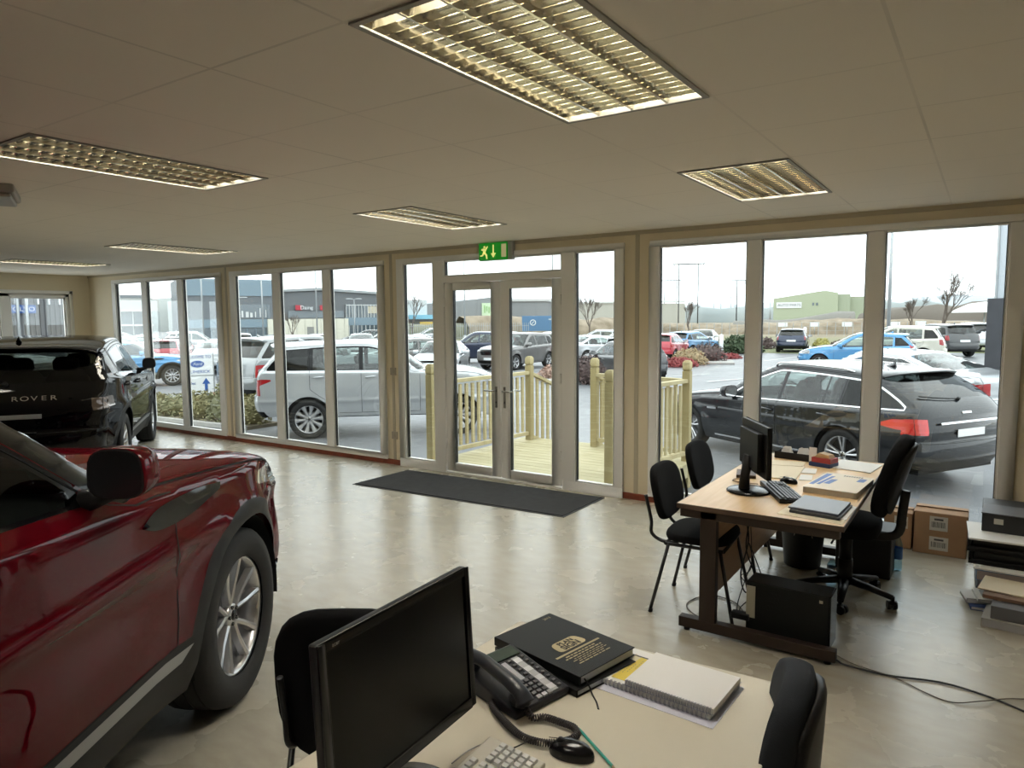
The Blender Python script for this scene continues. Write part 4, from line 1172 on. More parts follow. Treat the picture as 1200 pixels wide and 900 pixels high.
def visitor_chair():
    t = empty('visitor_chair')
    Tm = Matrix.Translation
    s = MB(); pad(s, .40, .47, .042, Tm((.0, 0, .465)) @ Matrix.Rotation(RAD(90), 4, 'Y') @ Matrix.Rotation(RAD(90), 4, 'X')); s.build('seat', FAB, t)
    s = MB(); s.M = Matrix.Identity(4)
    pad(s, .46, .34, .05, Tm((-.245, 0, .70)) @ Matrix.Rotation(RAD(-13), 4, 'Y'), p=3.0, bow=.025); s.build('backrest', FAB, t)
    f = MB(); r = .0105
    for sy in (-1, 1):
        f.tube([(.17, sy*.205, .425), (-.17, sy*.205, .425)], r, 8)
    f.tube([(.17, -.205, .425), (.17, .205, .425)], r, 8); f.tube([(-.17, -.205, .425), (-.17, .205, .425)], r, 8)
    f.build('seat_frame', TUBEM, t)
    for sy in (-1, 1):
        f = MB(); f.tube([Vector(p) for p in cr([(-.10, sy*.175, .425), (-.20, sy*.18, .43), (-.262, sy*.185, .47), (-.262, sy*.19, .54), (-.285, sy*.19, .64), (-.30, sy*.19, .70)], 4)], r, 8)
        f.build('back_support', TUBEM, t)
        for x0, x1 in ((.15, .235), (-.15, -.25)):
            g = MB(); g.tube([(x0, sy*.205, .43), (x1, sy*.235, .012)], r, 8); g.cyl((x1, sy*.235, .0), (x1+(x0-x1)*.05, sy*.2345, .022), .014, .013, n=10, mi=1)
            g.build('leg', [TUBEM, BLKPL], t)
    return t
def task_chair(fab):
    t = empty('task_chair')
    Tm = Matrix.Translation
    s = MB(); pad(s, .45, .50, .075, Tm((.03, 0, .475)) @ Matrix.Rotation(RAD(90), 4, 'Y') @ Matrix.Rotation(RAD(90), 4, 'X'), p=3.4); s.build('seat', fab, t)
    s = MB(); pad(s, .43, .52, .075, Tm((-.25, 0, .80)) @ Matrix.Rotation(RAD(-16), 4, 'Y'), p=2.7, bow=.045); s.build('backrest', fab, t)
    s = MB(); pad(s, .38, .45, .03, Tm((-.297, 0, .79)) @ Matrix.Rotation(RAD(-16), 4, 'Y'), p=2.8, bow=.04); s.build('back_shell', BLKPL, t)
    s = MB(); s.tube([Vector(p) for p in cr([(-.02, 0, .425), (-.2, 0, .42), (-.285, 0, .46), (-.30, 0, .58), (-.315, 0, .72)], 4)], .02, 8, flat=1.4); s.box((0, 0, .43), (.2, .16, .035)); s.build('back_bar', BLKPL, t, bev=.004)
    s = MB(); s.cyl((0, 0, .09), (0, 0, .25), .046, .042, n=18); s.cyl((0, 0, .25), (0, 0, .43), .038, n=18); s.tube([(.03, .02, .42), (.05, .2, .41), (.05, .26, .41)], .006, 6); s.build('gas_column', BLKPL, t)
    for i in range(5):
        a = 2*pi*i/5+.35; c, sn = cos(a), sin(a)
        g = MB(); g.tube([(c*.02, sn*.02, .115), (c*.15, sn*.15, .10), (c*.285, sn*.285, .075)], [.034, .028, .02], 8, flat=.75)
        g.cyl((c*.285, sn*.285, .05), (c*.285, sn*.285, .085), .011, n=8)
        leg = g.build('base_arm', BLKPL, t)
        w = MB(); b = a+1.1*i
        for q in (-1, 1):
            o = Vector((-sin(b), cos(b), 0))*q*.014; p = Vector((c*.285+cos(b)*.015, sn*.285+sin(b)*.015, .026))
            w.cyl(p+o*.35, p+o*1.9, .026, n=14)
        w.ell((c*.285, sn*.285, .045), (.026, .026, .014), 10)
        w.build('castor', BLKPL, leg)
    return t

vc = visitor_chair()
for i, (x, y, a, lb) in enumerate(((-1.38, 4.10, 4, 'black fabric visitor chair nearest the viewer on the left of the wooden desk'), (-1.46, 4.92, 2, 'black fabric visitor chair behind the other, close to the windows'), (-1.72, 1.63, 124, 'black fabric visitor chair behind the near monitor'))):
    o = vc if i == 0 else copy_tree(vc); o.location = (x, y, 0); o.rotation_euler = (0, 0, RAD(a)); tag(o, lb, 'chair', 'visitor chairs')
for c in o.children:      # the near one has a taller back
    if c.name.startswith('backrest'): c.scale.z = 1.55; c.location.z = -.446
tc_ = task_chair(FAB); tc_.location = (-.68, 4.72, 0); tc_.rotation_euler = (0, 0, RAD(182)); tag(tc_, 'black swivel chair on castors behind the wooden desk', 'chair', 'swivel chairs')
tc2 = copy_tree(tc_); tc2.location = (-.585, 1.74, 0); tc2.scale = (1, 1, .845); tc2.rotation_euler = (0, 0, RAD(190))
for c in tc2.children:
    if c.name.startswith(('backrest', 'back_shell')):
        Rb = Matrix.Rotation(RAD(13), 4, 'Y'); pv = Vector((-.28, 0, .70)); c.matrix_local = Matrix.Translation(pv) @ Rb @ Matrix.Diagonal((1, .85, 1, 1)) @ Matrix.Translation(-pv)
tag(tc2, 'charcoal swivel chair back beside the near cream desk', 'chair', 'swivel chairs')
for c in tc2.children:
    if c.name.startswith(('seat', 'backrest')):
        c.data = c.data.copy(); c.data.materials[0] = FABG

# ---- wooden desk by the windows
t = empty('wooden_desk', (-.975, 4.6, 0), 0, 'beech office desk with dark brown T legs near the windows', 'desk')
X0, X1, Y0, Y1 = -.43, .43, -.89, .89
b = MB(); b.bx(X0+.004, X1-.004, Y0+.004, Y1-.004, .702, .728); b.build('worktop', BEECH, t, bev=.002)
b = MB()
for q in ((X0, X0+.004, Y0, Y1), (X1-.004, X1, Y0, Y1), (X0, X1, Y0, Y0+.004), (X0, X1, Y1-.004, Y1)): b.bx(q[0], q[1], q[2], q[3], .700, .7275)
b.build('edge_band', BROWNE, t)
for y in (Y0+.03, Y1-.03):
    g = MB(); g.bx(X0+.02, X1-.02, y-.028, y+.028, .02, .078); g.box((X0+.18, y, .39), (.09, .05, .63)); g.bx(X0+.02, X1-.02, y-.025, y+.025, .655, .70)
    lg = g.build('leg_frame', BROWN, t, bev=.003)
    for x in (X0+.06, X1-.06): MB().cyl((x, y, 0), (x, y, .022), .018, n=10).build('foot', BLKPL, lg)
g = MB(); g.bx(X0+.15, X0+.168, Y0+.07, Y1-.07, .17, .69); g.build('modesty_panel', BEECHP, t, bev=.002)
# ---- cream desk in the foreground
t = empty('cream_desk', (-.875, 1.05, 0), 0, 'cream laminate desk in the foreground with monitor and phone', 'desk')
b = MB(); pts = [(-1.31, .20), (-.33, .20), (-.385, 1.57), (-.45, 1.995), (-1.02, 1.965), (-1.29, 1.94)]
b.prism([(x+.875, y-1.05) for x, y in pts], .704, .729); b.build('worktop', CREAMT, t, bev=.0025)
for y in (-.72, .80):
    g = MB(); g.bx(-.36, .36, y-.0125, y+.0125, 0.0, .703); g.build('end_panel', CREAMT, t, bev=.002)
g = MB(); g.bx(-.30, -.282, -.70, .78, .3, .703); g.build('modesty_panel', CREAMT, t)

# ---- monitors
def monitor(w, h, bez, mdl):
    """screen faces +x, origin on the desk"""
    t = empty('monitor'); zb = .115
    b = MB(); b.bx(-.022, 0, -w/2, w/2, zb, zb+h); 
    b.prism([(-w*.36, zb+h*.12), (w*.36, zb+h*.12), (w*.36, zb+h*.85), (-w*.36, zb+h*.85)], .022, .055, M=Matrix(((0, 0, -1, 0), (1, 0, 0, 0), (0, 1, 0, 0), (0, 0, 0, 1))))
    b.build('casing', BLKPL, t, bev=.005)
    b = MB()
    for q in ((-w/2, -w/2+bez, zb, zb+h), (w/2-bez, w/2, zb, zb+h), (-w/2+bez, w/2-bez, zb+h-bez, zb+h), (-w/2+bez, w/2-bez, zb, zb+bez*1.25)): b.bx(0, .006, *q)
    b.build('bezel', mdl, t, bev=.0015)
    b = MB(); b.bx(0, .002, -w/2+bez, w/2-bez, zb+bez*1.25, zb+h-bez); b.build('screen', SCREEN, t)
    s = MB(); s.tube([(-.075, 0, .01), (-.07, 0, .10), (-.05, 0, .22)], [.035, .028, .03], 10, flat=1.); s.build('stand', BLKPL, t)
    s = MB(); s.lathe([(0, .0), (.125, .0), (.13, .006), (.12, .014), (.05, .022), (0, .024)], 32, c=(-.045, 0, 0)); s.build('base', BLKPL2, t)
    return t
m = monitor(.475, .335, .018, BLKPL2); m.location = (-.965, 1.045, .729); m.rotation_euler = (0, RAD(-3), RAD(3)); m.scale = (1, 1, 1)
tag(m, 'large black flat monitor with dark screen on the cream desk', 'monitor')
text_obj('badge', 'acer', .011, mat('badge_grey', (.25, .25, .25), .4), m, ext=.0003, M=Matrix(((0, 0, 1, .0063), (1, 0, 0, -.195), (0, 1, 0, .115+.335-.010), (0, 0, 0, 1))))
m = monitor(.46, .30, .016, BLKPL); m.location = (-1.10, 4.21, .728); m.rotation_euler = (0, 0, RAD(33)); tag(m, 'black flat monitor seen from behind on the wooden desk', 'monitor')

# ---- keyboards
def keyboard(name, body, key, n_cols=19, L=.45, Wd=.155):
    """length along y, user at +x; right end of the keyboard at +y"""
    t = empty(name)
    b = MB(); b.add([(-Wd/2, -L/2, 0), (Wd/2, -L/2, 0), (Wd/2, L/2, 0), (-Wd/2, L/2, 0), (-Wd/2, -L/2, .028), (Wd/2, -L/2, .013), (Wd/2, L/2, .013), (-Wd/2, L/2, .028)],
                    [(0, 3, 2, 1), (4, 5, 6, 7), (0, 1, 5, 4), (1, 2, 6, 5), (2, 3, 7, 6), (3, 0, 4, 7)])
    b.build('case', body, t, bev=.004)
    R = Matrix.Rotation(math.atan2(.015, Wd), 3, 'Y'); ks = []
    groups = [(-.215, 15, .0188), (.075, 3, .0188), (.140, 4, .0188)]
    for r in range(6):
        x = -Wd/2+.024+r*.0205+(.006 if r else 0); z = .028-(x+Wd/2)*.015/Wd+.003
        for gi, (y0, n, pt) in enumerate(groups):
            if gi == 0 and r == 5: sizes = [(-.215, 1.3), (-.19, 1.2), (-.166, 1.2), (-.14, 6.2), (-.02, 1.2), (.004, 1.2), (.03, 1.2)]
            elif gi == 1 and r in (3, 4): sizes = [(.094, 1)] if r == 4 else []
            elif gi == 2 and r == 0: sizes = []
            else: sizes = [(y0+i*pt, 1) for i in range(n)]
            for y, w in sizes: ks.append((x, y+.009*w, z, .0165*w+(w-1)*.002))
    for x, y, z, w in ks:
        q = MB(); q.box((x, y, z+.002), (.0165, w, .007), R=R)
        # keys are tapered caps
        for i in (4, 5, 6, 7):
            v = q.v[i]; q.v[i] = Vector((x+(v.x-x)*.8, y+(v.y-y)*(1-.0035/w*1), v.z))
        q.build('key', key, t)
    return t
WHK = mat('white_keys', (.62, .62, .60), .45); WHC = mat('cream_keyboard_case', (.55, .52, .44), .45)
k = keyboard('keyboard', WHC, WHK); k.location = (-.872, 1.085, .729); k.rotation_euler = (0, 0, RAD(2)); tag(k, 'white keyboard on the cream desk in front of the near monitor', 'keyboard')
k2 = keyboard('keyboard', BLKPL, mat('dark_keys', (.03, .03, .032), .35)); k2.location = (-.955, 4.23, .728); k2.rotation_euler = (0, 0, RAD(28)); tag(k2, 'black keyboard on the wooden desk behind the far monitor', 'keyboard')

# ---- mice
def mouse():
    t = empty('computer_mouse'); b = MB()
    def f(u, v):
        a = 2*pi*v/24; rr = [.0, .5, .8, .95, 1., .98][int(u)]; z = [.036, .034, .028, .019, .008, 0.][int(u)]
        x = cos(a)*.057*rr; y = sin(a)*.031*rr*(1-.12*cos(a)); return Vector((x, y, z*(1-.25*(cos(a)*rr if cos(a) < 0 else cos(a)*rr*.2)**2)))
    b.grid(f, range(6), range(25)); b.build('body', BLKPL2, t)
    MB().cyl((-.028, -.004, .029), (-.028, .004, .029), .009, n=12).build('scroll_wheel', BLKPL, t)
    b = MB(); b.tube([(-.058, 0, .030), (-.02, 0, .0362), (-.0, 0, .0375)], .0008, 4); b.build('button_seam', GAP, t)
    return t
ms = mouse(); ms.location = (-.775, 1.385, .729); ms.rotation_euler = (0, 0, RAD(8)); tag(ms, 'black mouse with its cable on the cream desk', 'mouse')
MB().tube([Vector(p) for p in cr([(-.835-.0+.775, .012, .01), (-.10, .0, .012), (-.135, -.045, .006), (-.17, -.09, .004), (-.20, -.14, .004), (-.24, -.22, .004)], 5)], .0018, 6).build('cable', BLKPL, ms)
m2 = mouse(); m2.location = (-.99, 4.53, .728); m2.rotation_euler = (0, 0, RAD(-15)); tag(m2, 'black mouse on the wooden desk behind the black keyboard', 'mouse')
b = MB(); b.tube([Vector(p) for p in cr([(-1.0, 1.16, .733), (-.955, 1.22, .733), (-.935, 1.30, .735), (-.955, 1.33, .734), (-.985, 1.27, .733), (-.99, 1.2, .733)], 6)], .0016, 6)
o = b.build('loose_cable', mat('grey_cable', (.4, .4, .4), .5), None); tag(o, 'thin grey cable loop by the white keyboard', 'cable')

# ---- desk phone
t = empty('desk_phone', (-1.055, 1.555, .729), RAD(-14), 'dark grey office phone with handset and coiled cord on the cream desk', 'phone')
PH = mat('phone_grey', (.020, .022, .027), .42, spec=.3); PHL = mat('phone_key_strip', (.42, .43, .45), .4); PHB = mat('phone_keys', (.12, .12, .125), .4)
b = MB(); b.add([(-.12, -.10, 0), (.12, -.10, 0), (.12, .10, 0), (-.12, .10, 0), (-.12, -.10, .062), (.12, -.10, .022), (.12, .10, .022), (-.12, .10, .062)], [(0, 3, 2, 1), (4, 5, 6, 7), (0, 1, 5, 4), (1, 2, 6, 5), (2, 3, 7, 6), (3, 0, 4, 7)])
b.build('base', PH, t, bev=.006)
Rp = Matrix.Rotation(math.atan2(.04, .24), 3, 'Y')
zp = lambda x: .042-x*.04/.24
b = MB(); b.box((-.088, .02, zp(-.088)+.002), (.045, .13, .006), R=Rp); b.build('display', mat('phone_display', (.05, .07, .06), .15), t, bev=.002)
for c, n in ((.078, 8),):
    for i in range(n):
        MB().box((-.05+i*.0215, .078, zp(-.05+i*.0215)+.003), (.007, .010, .006), R=Rp).build('key', PHB, t)
b = MB(); b.box((.025, .054, zp(.025)+.001), (.172, .024, .003), R=Rp)
o = b.build('label_strip', PHL, t)
for i in range(4): MB().box((-.042+i*.045, .054, zp(-.042+i*.045)+.0028), (.02, .024, .0015), R=Rp).build('white_label', mat('phone_label_white', (.62, .63, .65), .5), o)
for i in range(5):
    MB().box((-.05+i*.022, .030, zp(-.05+i*.022)+.003), (.008, .012, .006), R=Rp).build('key', PHB, t)
MB().box((-.012, .008, zp(-.012)+.002), (.085, .016, .004), R=Rp).build('label_strip', PHL, t)
for i in range(4):
    for j in range(3):
        x = .040+i*.017; MB().box((x, .030-j*.019, zp(x)+.003), (.010, .013, .006), R=Rp).build('key', PHB, t)
for j in range(3): MB().box((.108, .034-j*.02, zp(.108)+.003), (.012, .015, .005), R=Rp).build('key', PHL, t)
b = MB(); hs = cr([(-.125, -.072, .068), (-.105, -.072, .088), (-.05, -.072, .094), (.0, -.072, .088), (.06, -.072, .078), (.105, -.072, .062), (.125, -.072, .040)], 4)
b.tube([Vector(p) for p in hs], [.020+.010*abs((i/(len(hs)-1))*2-1)**3 for i in range(len(hs))], 14, flat=.8)
b.ell((-.10, -.072, .062), (.032, .028, .02), 14); b.ell((.105, -.072, .045), (.034, .028, .022), 14)
b.build('handset', PH, t)
# coiled cord, a part of the phone
cp = cr([(.13, -.075, .03), (.15, -.07, .012), (.17, -.045, .012), (.22, -.03, .012), (.255, -.025, .012), (.28, -.045, .012), (.275, -.085, .012), (.245, -.125, .012), (.19, -.145, .012), (.12, -.135, .012), (.05, -.115, .012), (.02, -.10, .012)], 14)
pts = []; ax_ = [Vector(p) for p in cp]; L = 0
for i in range(len(ax_)-1):
    a_, b_ = ax_[i], ax_[i+1]; d = (b_-a_); n = max(2, int(d.length/.0007))
    tn = d.normalized(); s1 = tn.cross(Vector((0, 0, 1))).normalized(); s2 = s1.cross(tn)
    for j in range(n):
        L += d.length/n; q = 2*pi*L/.0060; pts.append(a_+d*j/n+s1*cos(q)*.0075+s2*sin(q)*.0075)
b = MB(); b.tube(pts, .0023, 5); b.build('coiled_cord', mat('cord_brown', (.035, .028, .028), .5), t)

# ---- the two black diaries
DIA = mat('diary_black', (.006, .007, .007), .42, bump=.2, bscale=600, spec=.25); GOLDT = mat('gilt_print', (.45, .38, .22), .4, metal=.3)
def diary(z, th, rz, dx=0, dy=0):
    t = empty('desk_diary', (-1.035+dx, 1.80+dy, z), RAD(rz))
    # x: length (top at -x), y: width
    b = MB(); b.bx(-.175, .175, -.125, .125, 0, .003); b.bx(-.175, .175, -.125, .125, th-.003, th); b.bx(-.175, .175, -.128, -.122, 0, th); b.build('cover', DIA, t, bev=.0015)
    b = MB(); b.bx(-.170, .171, -.120, .120, .003, th-.003); b.build('page_block', mat('grey_page_edges', (.50, .53, .58), .6), t)
    return t
d1 = diary(.729, .020, -15, .012, -.018); tag(d1, 'black desk diary underneath another one on the cream desk', 'book', 'stacked desk diaries')
d2 = diary(.7495, .027, -12); tag(d2, 'black hardback diary with gilt SIGN badge lying on top', 'book', 'stacked desk diaries')
zt = .0273; RM = lambda x, y: Matrix.Translation((x, y, zt)) @ Matrix.Rotation(pi/2, 4, 'Z')
text_obj('year', '2013', .016, GOLDT, d2, ext=.0002, M=RM(-.15, .085))
b = MB(); b.prism(rpoly([(-.010, -.052), (.045, -.062), (.045, .062), (-.010, .052)], .02, 4), zt, zt+.0004); o = b.build('badge', GOLDT, d2)
text_obj('badge_lettering', 'PLAN', .026, DIA, o, ext=.0003, M=RM(.006, 0) @ Matrix.Translation((0, 0, .0005)), bold=.0006); text_obj('badge_lettering', 'SIGN', .034, DIA, o, ext=.0003, M=RM(.030, 0) @ Matrix.Translation((0, 0, .0005)), bold=.001)
b = MB()
for x, w_, h_ in ((.060, .19, .008), (.074, .13, .005), (.085, .15, .005), (.096, .14, .003), (.105, .15, .003), (.114, .12, .003), (.124, .14, .004)):
    y = -w_/2+random.uniform(-.01, .01); e = w_/2
    if h_ > .007: b.bx(x-h_/2, x+h_/2, y, e, zt, zt+.0003)
    else:
        while y < e-.008:
            l = random.uniform(.008, .022); b.bx(x-h_/2, x+h_/2, y, min(y+l, e), zt, zt+.0003); y += l+.004
b.build('gilt_lines', GOLDT, d2)
b = MB(); b.tube([Vector(p) for p in cr([(.171, -.105, .014), (.19, -.106, -.002), (.205, -.112, -.015), (.235, -.13, -.0195), (.262, -.155, -.0185)], 5)], .003, 6, flat=.3); b.build('ribbon_marker', BLKPL, d2)

# ---- wire-bound notepads
WIRE = mat('wire_binding', (.30, .31, .36), .3, metal=.9)
def notepad(L, Wd, th, x0, y0, z, rz, n, r, label):
    t = empty('notepad', (x0, y0, z), RAD(rz)); b = MB(); b.bx(0, L, 0, Wd, 0, th); b.build('pages', WHP, t, bev=.0006)
    b = MB(); b.bx(-.002, L+.002, -.002, Wd+.003, 0, .0012); b.build('back_board', mat('notepad_board', (.45, .45, .5), .6), t)
    b = MB()
    for i in range(n):
        x = .008+(L-.016)*i/(n-1)
        for dd in (-.0016, .0016): b.tube([(x+dd, -.001+r*cos(a)*.9, th*.55+r*sin(a)) for a in [2*pi*q/10 for q in range(10)]], .0009, 5, closed=True)
    b.build('wire_binding', WIRE, t); tag(t, label, 'notepad', 'wire-bound notepads'); return t
b = MB(); b.prism([(-.885, 1.690), (-.53, 1.672), (-.52, 1.915), (-.87, 1.955)], .7292, .7302); o = b.build('paper_sheet', mat('lilac_card', (.58, .58, .66), .6), None); tag(o, 'pale sheet of card under the notepads on the cream desk', 'paper')
n1 = notepad(.335, .215, .014, -.883, 1.725, .7305, -3, 26, .009, 'lower white wire-bound notepad with a yellow note on its cover')
n2 = notepad(.255, .200, .015, -.795, 1.722, .7452, -3, 30, .0085, 'upper blank white wire-bound notepad on the cream desk')
b = MB(); b.prism([(.004, .075), (.085, .022), (.10, .150), (.03, .185)], .0142, .0146); o = b.build('cover_print', mat('notepad_print_cream', (.62, .55, .38), .6), n1)
b = MB(); b.prism([(.035, .02), (.086, .02), (.088, .168), (.055, .172)], .0147, .0151); b.build('yellow_note', mat('yellow_note', (.66, .52, .08), .6), n1)
b = MB(); b.bx(.02, .088, .172, .178, .0147, .0151); b.build('dark_print', mat('print_dark', (.08, .08, .08), .6), n1)
b = MB()
for i in range(9): b.bx(.006+.003*i, .009+.003*i, .05+i*.011, .058+i*.011, .0147, .0151)
b.build('red_print', mat('print_red', (.55, .2, .15), .6), n1)
b = MB()
for x, y, l in ((.05, .06, .05), (.06, .07, .06), (.07, .1, .04)): 
    for j in range(5): b.bx(x-.001, x+.001, y+j*.012, y+j*.012+.006, .0151, .0154)
b.build('note_scribble', mat('print_grey', (.3, .28, .15), .6), n1)
# ---- pencil
t = empty('pencil', (-.735, 1.435, .7335), RAD(-33), 'green pencil lying on the cream desk beside the mouse', 'pencil')
MB().cyl((-.085, 0, 0), (.075, 0, 0), .0036, n=6, smooth=False).build('shaft', mat('pencil_green', (.02, .28, .22), .35), t)
MB().cyl((.075, 0, 0), (.088, 0, 0), .0036, .0012, n=6).build('wood_tip', BEECHP, t)

# ---- things on the wooden desk
ZD = .7282
def sheet(name, pts, z, th, m, label, cat, group=None, bev=0.):
    c = (sum(p[0] for p in pts)/len(pts), sum(p[1] for p in pts)/len(pts))
    b = MB(); b.prism([(x-c[0], y-c[1]) for x, y in pts], 0, th); o = b.build(name, m, None, bev=bev); o.location = (c[0], c[1], z); return tag(o, label, cat, group)
FOL = mat('blue_grey_folder', (.17, .19, .23), .4); FOLD_ = mat('dark_folder', (.03, .033, .038), .45)
sheet('printed_sheet', [(-.88, 3.78), (-.56, 3.74), (-.55, 4.02), (-.86, 4.05)], ZD, .002, CRP, 'cream sheet with a torn edge under the blue-grey folders', 'paper')
b = MB(); b.bx(-.78, -.745, 3.80, 3.812, ZD+.0022, ZD+.0026)
sheet('folder', [(-.83, 3.83), (-.58, 3.80), (-.565, 4.10), (-.81, 4.13)], ZD+.0022, .016, FOLD_, 'dark folder at the bottom of the folders on the wooden desk', 'folder', 'folders on the wooden desk', .002)
sheet('folder', [(-.84, 3.85), (-.59, 3.82), (-.575, 4.11), (-.82, 4.15)], ZD+.0184, .012, FOL, 'blue-grey folder on top, near corner of the wooden desk', 'folder', 'folders on the wooden desk', .003)
sheet('paper_sheet', [(-.60, 3.84), (-.555, 3.83), (-.548, 4.12), (-.59, 4.14)], ZD+.0022, .003, WHP, 'white sheet sticking out beside the blue-grey folders', 'paper')
def magazine():
    t = empty('brochure', (-.70, 4.56, ZD), RAD(-4), 'cream brochure with blue print lying on the wooden desk', 'brochure')
    b = MB(); b.bx(-.15, .14, -.24, .22, 0, .034); b.build('page_block', mat('brochure_pages', (.50, .47, .42), .6), t, bev=.004)
    b = MB(); b.prism(rpoly([(-.152, -.242), (.142, -.242), (.145, .222), (-.135, .24)], .01, 3), .0342, .036); c = b.build('cover', mat('brochure_cover', (.66, .58, .45), .5), t)
    b = MB(); b.prism([(-.14, -.15), (-.115, -.15), (-.09, .2), (-.125, .2)], .0362, .0366); b.prism([(-.105, -.13), (-.085, -.13), (-.06, .14), (-.08, .14)], .0362, .0366); b.prism([(-.075, -.09), (-.04, -.09), (-.025, .05), (-.06, .05)], .0362, .0366)
    b.prism([(.075, .06), (.115, .06), (.12, .15), (.08, .15)], .0362, .0366); b.build('blue_print', mat('brochure_blue', (.04, .12, .38), .5), c)
    b = MB()
    for i in range(8): b.bx(-.02+i*.014, -.012+i*.014, .17, .20, .0362, .0366)
    b.build('dark_print', mat('print_dark', (.08, .08, .08), .6), c)
magazine()
sheet('manila_folder', [(-1.13, 4.60), (-.97, 4.63), (-1.00, 5.05), (-1.23, 4.98)], ZD, .008, CRP, 'cream manila folder behind the monitor on the wooden desk', 'folder', None, .002)
sheet('paper_sheet', [(-1.24, 5.02), (-1.02, 5.08), (-1.03, 5.24), (-1.26, 5.2)], ZD, .003, CRP, 'cream paper at the far corner of the wooden desk', 'paper')
sheet('card', [(-.955, 4.64), (-.88, 4.66), (-.905, 4.82), (-.975, 4.80)], ZD, .004, WHP, 'small white card nearest the brochure on the wooden desk', 'card', 'small cards beside the brochure')
sheet('card', [(-.985, 4.86), (-.90, 4.88), (-.92, 5.04), (-1.0, 5.02)], ZD, .004, WHP, 'small white card behind the first, near the letter tray', 'card', 'small cards beside the brochure')
sheet('paper_sheet', [(-.89, 5.15), (-.60, 5.08), (-.565, 5.40), (-.83, 5.46)], ZD, .006, WHP, 'white papers spread at the window end of the wooden desk', 'paper')
t = empty('book', (-1.27, 4.60, ZD), RAD(15), 'small dark brown notebook beside the monitor stand', 'book')
MB().bx(-.06, .06, -.09, .09, 0, .022).build('cover', mat('brown_leather', (.05, .025, .015), .5), t, bev=.003)
b = MB(); b.tube([Vector(p) for p in cr([(-1.30, 4.40, ZD+.004), (-1.24, 4.36, ZD+.004), (-1.2, 4.42, ZD+.004), (-1.25, 4.47, ZD+.004), (-1.30, 4.44, ZD+.004), (-1.28, 4.38, ZD+.008), (-1.2, 4.37, ZD+.006), (-1.13, 4.36, ZD+.01)], 6)], .003, 6)
tag(b.build('coiled_cable', mat('tan_cable', (.25, .15, .07), .5)), 'tan coiled cable on the wooden desk beside the monitor stand', 'cable')
# letter tray with folded papers and a red card box
t = empty('desk_tray', (-1.09, 5.33, ZD), RAD(-10), 'long black desk tray holding folded white papers', 'tray')
b = MB(); b.bx(-.17, .17, -.05, .05, 0, .004)
for q in ((-.17, .17, -.05, -.046), (-.17, .17, .046, .05), (-.17, -.166, -.05, .05), (.166, .17, -.05, .05)): b.bx(q[0], q[1], q[2], q[3], .004, .05)
b.build('tray', BLKPL, t, bev=.002)
for i, (x, a, hh) in enumerate(((-.11, 12, .055), (-.085, -18, .06), (.01, 10, .06), (.045, -20, .062), (.08, 14, .05))):
    o = MB(); o.M = Matrix.Rotation(RAD(a), 4, 'Y'); o.prism([(-.035, 0), (.035, 0), (.03, hh), (-.012, hh+.012), (-.03, hh)], -.0015, .0015, M=Matrix(((1, 0, 0, 0), (0, 0, -1, 0), (0, 1, 0, 0), (0, 0, 0, 1))))
    ob = o.build('folded_paper', WHP); ob.location = (-1.09+x*cos(RAD(10)), 5.33+x*-sin(RAD(10))+(.01 if i % 2 else -.012), ZD+.018); ob.rotation_euler = (RAD(-12), 0, RAD(-10+i*6)); tag(ob, ['folded white paper at the left end of the desk tray', 'second folded white paper in the desk tray', 'folded white paper at the middle of the desk tray', 'folded white paper right of the middle of the desk tray', 'folded white paper at the right end of the desk tray'][i], 'paper', 'folded papers in the tray')
t = empty('card_box', (-.905, 5.18, ZD), RAD(-18), 'small red and blue card box with brown cards on the wooden desk', 'box')
b = MB(); b.bx(-.075, .075, -.06, .06, 0, .028); b.build('blue_base', mat('box_blue', (.02, .04, .13), .5), t, bev=.002)
b = MB(); b.bx(-.06, .075, -.055, .055, .0285, .062); b.build('red_body', mat('box_red', (.28, .02, .02), .5), t, bev=.002)
b = MB()
b.add([(-.045, -.04, .063), (.06, -.04, .063), (.06, .04, .063), (-.045, .04, .063), (-.02, -.035, .092), (.05, -.035, .084), (.05, .035, .084), (-.02, .035, .092)], [(0, 3, 2, 1), (4, 5, 6, 7), (0, 1, 5, 4), (1, 2, 6, 5), (2, 3, 7, 6), (3, 0, 4, 7)]); b.build('brown_cards', mat('brown_card', (.42, .27, .12), .6), t)
sheet('standing_card', [(-1.005, 5.20), (-.955, 5.19), (-.953, 5.195), (-1.003, 5.205)], ZD, .12, WHP, 'white cards standing upright between tray and red box', 'card')

# ---- under the wooden desk
t = empty('desktop_computer', (-.835, 3.955, .079), RAD(-1), 'black desktop computer tower standing on the desk foot rail', 'computer')
t.location = (-.835, 3.93, 0)
b = MB(); b.bx(-.215, .215, -.075, .09, .018, .305); b.build('case', mat('computer_black', (.009, .010, .009), .5, spec=.2), t, bev=.006)
b = MB(); b.bx(-.213, -.165, -.0775, -.0752, .10, .28); b.build('sticker', mat('sticker_cream', (.42, .40, .30), .5), t)
b = MB(); b.bx(.165, .182, -.0775, -.0752, .262, .277); b.build('small_sticker', mat('sticker_cream', (.42, .40, .30), .5), t)
b = MB()
for i in range(5):
    for j in range(3): b.box((-.10+j*.018+i*.006, -.0765, .16+i*.024), (.010, .0015, .010))
b.build('vent_holes', GAP, t)
b = MB(); b.bx(.212, .222, -.073, .088, .02, .303); b.build('front_panel', BLKPL2, t, bev=.003)
for x in (-.17, .17): MB().box((x, 0, .009), (.03, .12, .018)).build('foot', BLKPL, t)
CAB = mat('black_cable', (.012, .012, .012), .5)
def cable(name, pts, r, label, m=CAB, sub=6):
    b = MB(); b.tube([Vector(p) for p in cr(pts, sub)], r, 6); return tag(b.build(name, m), label, 'cable')
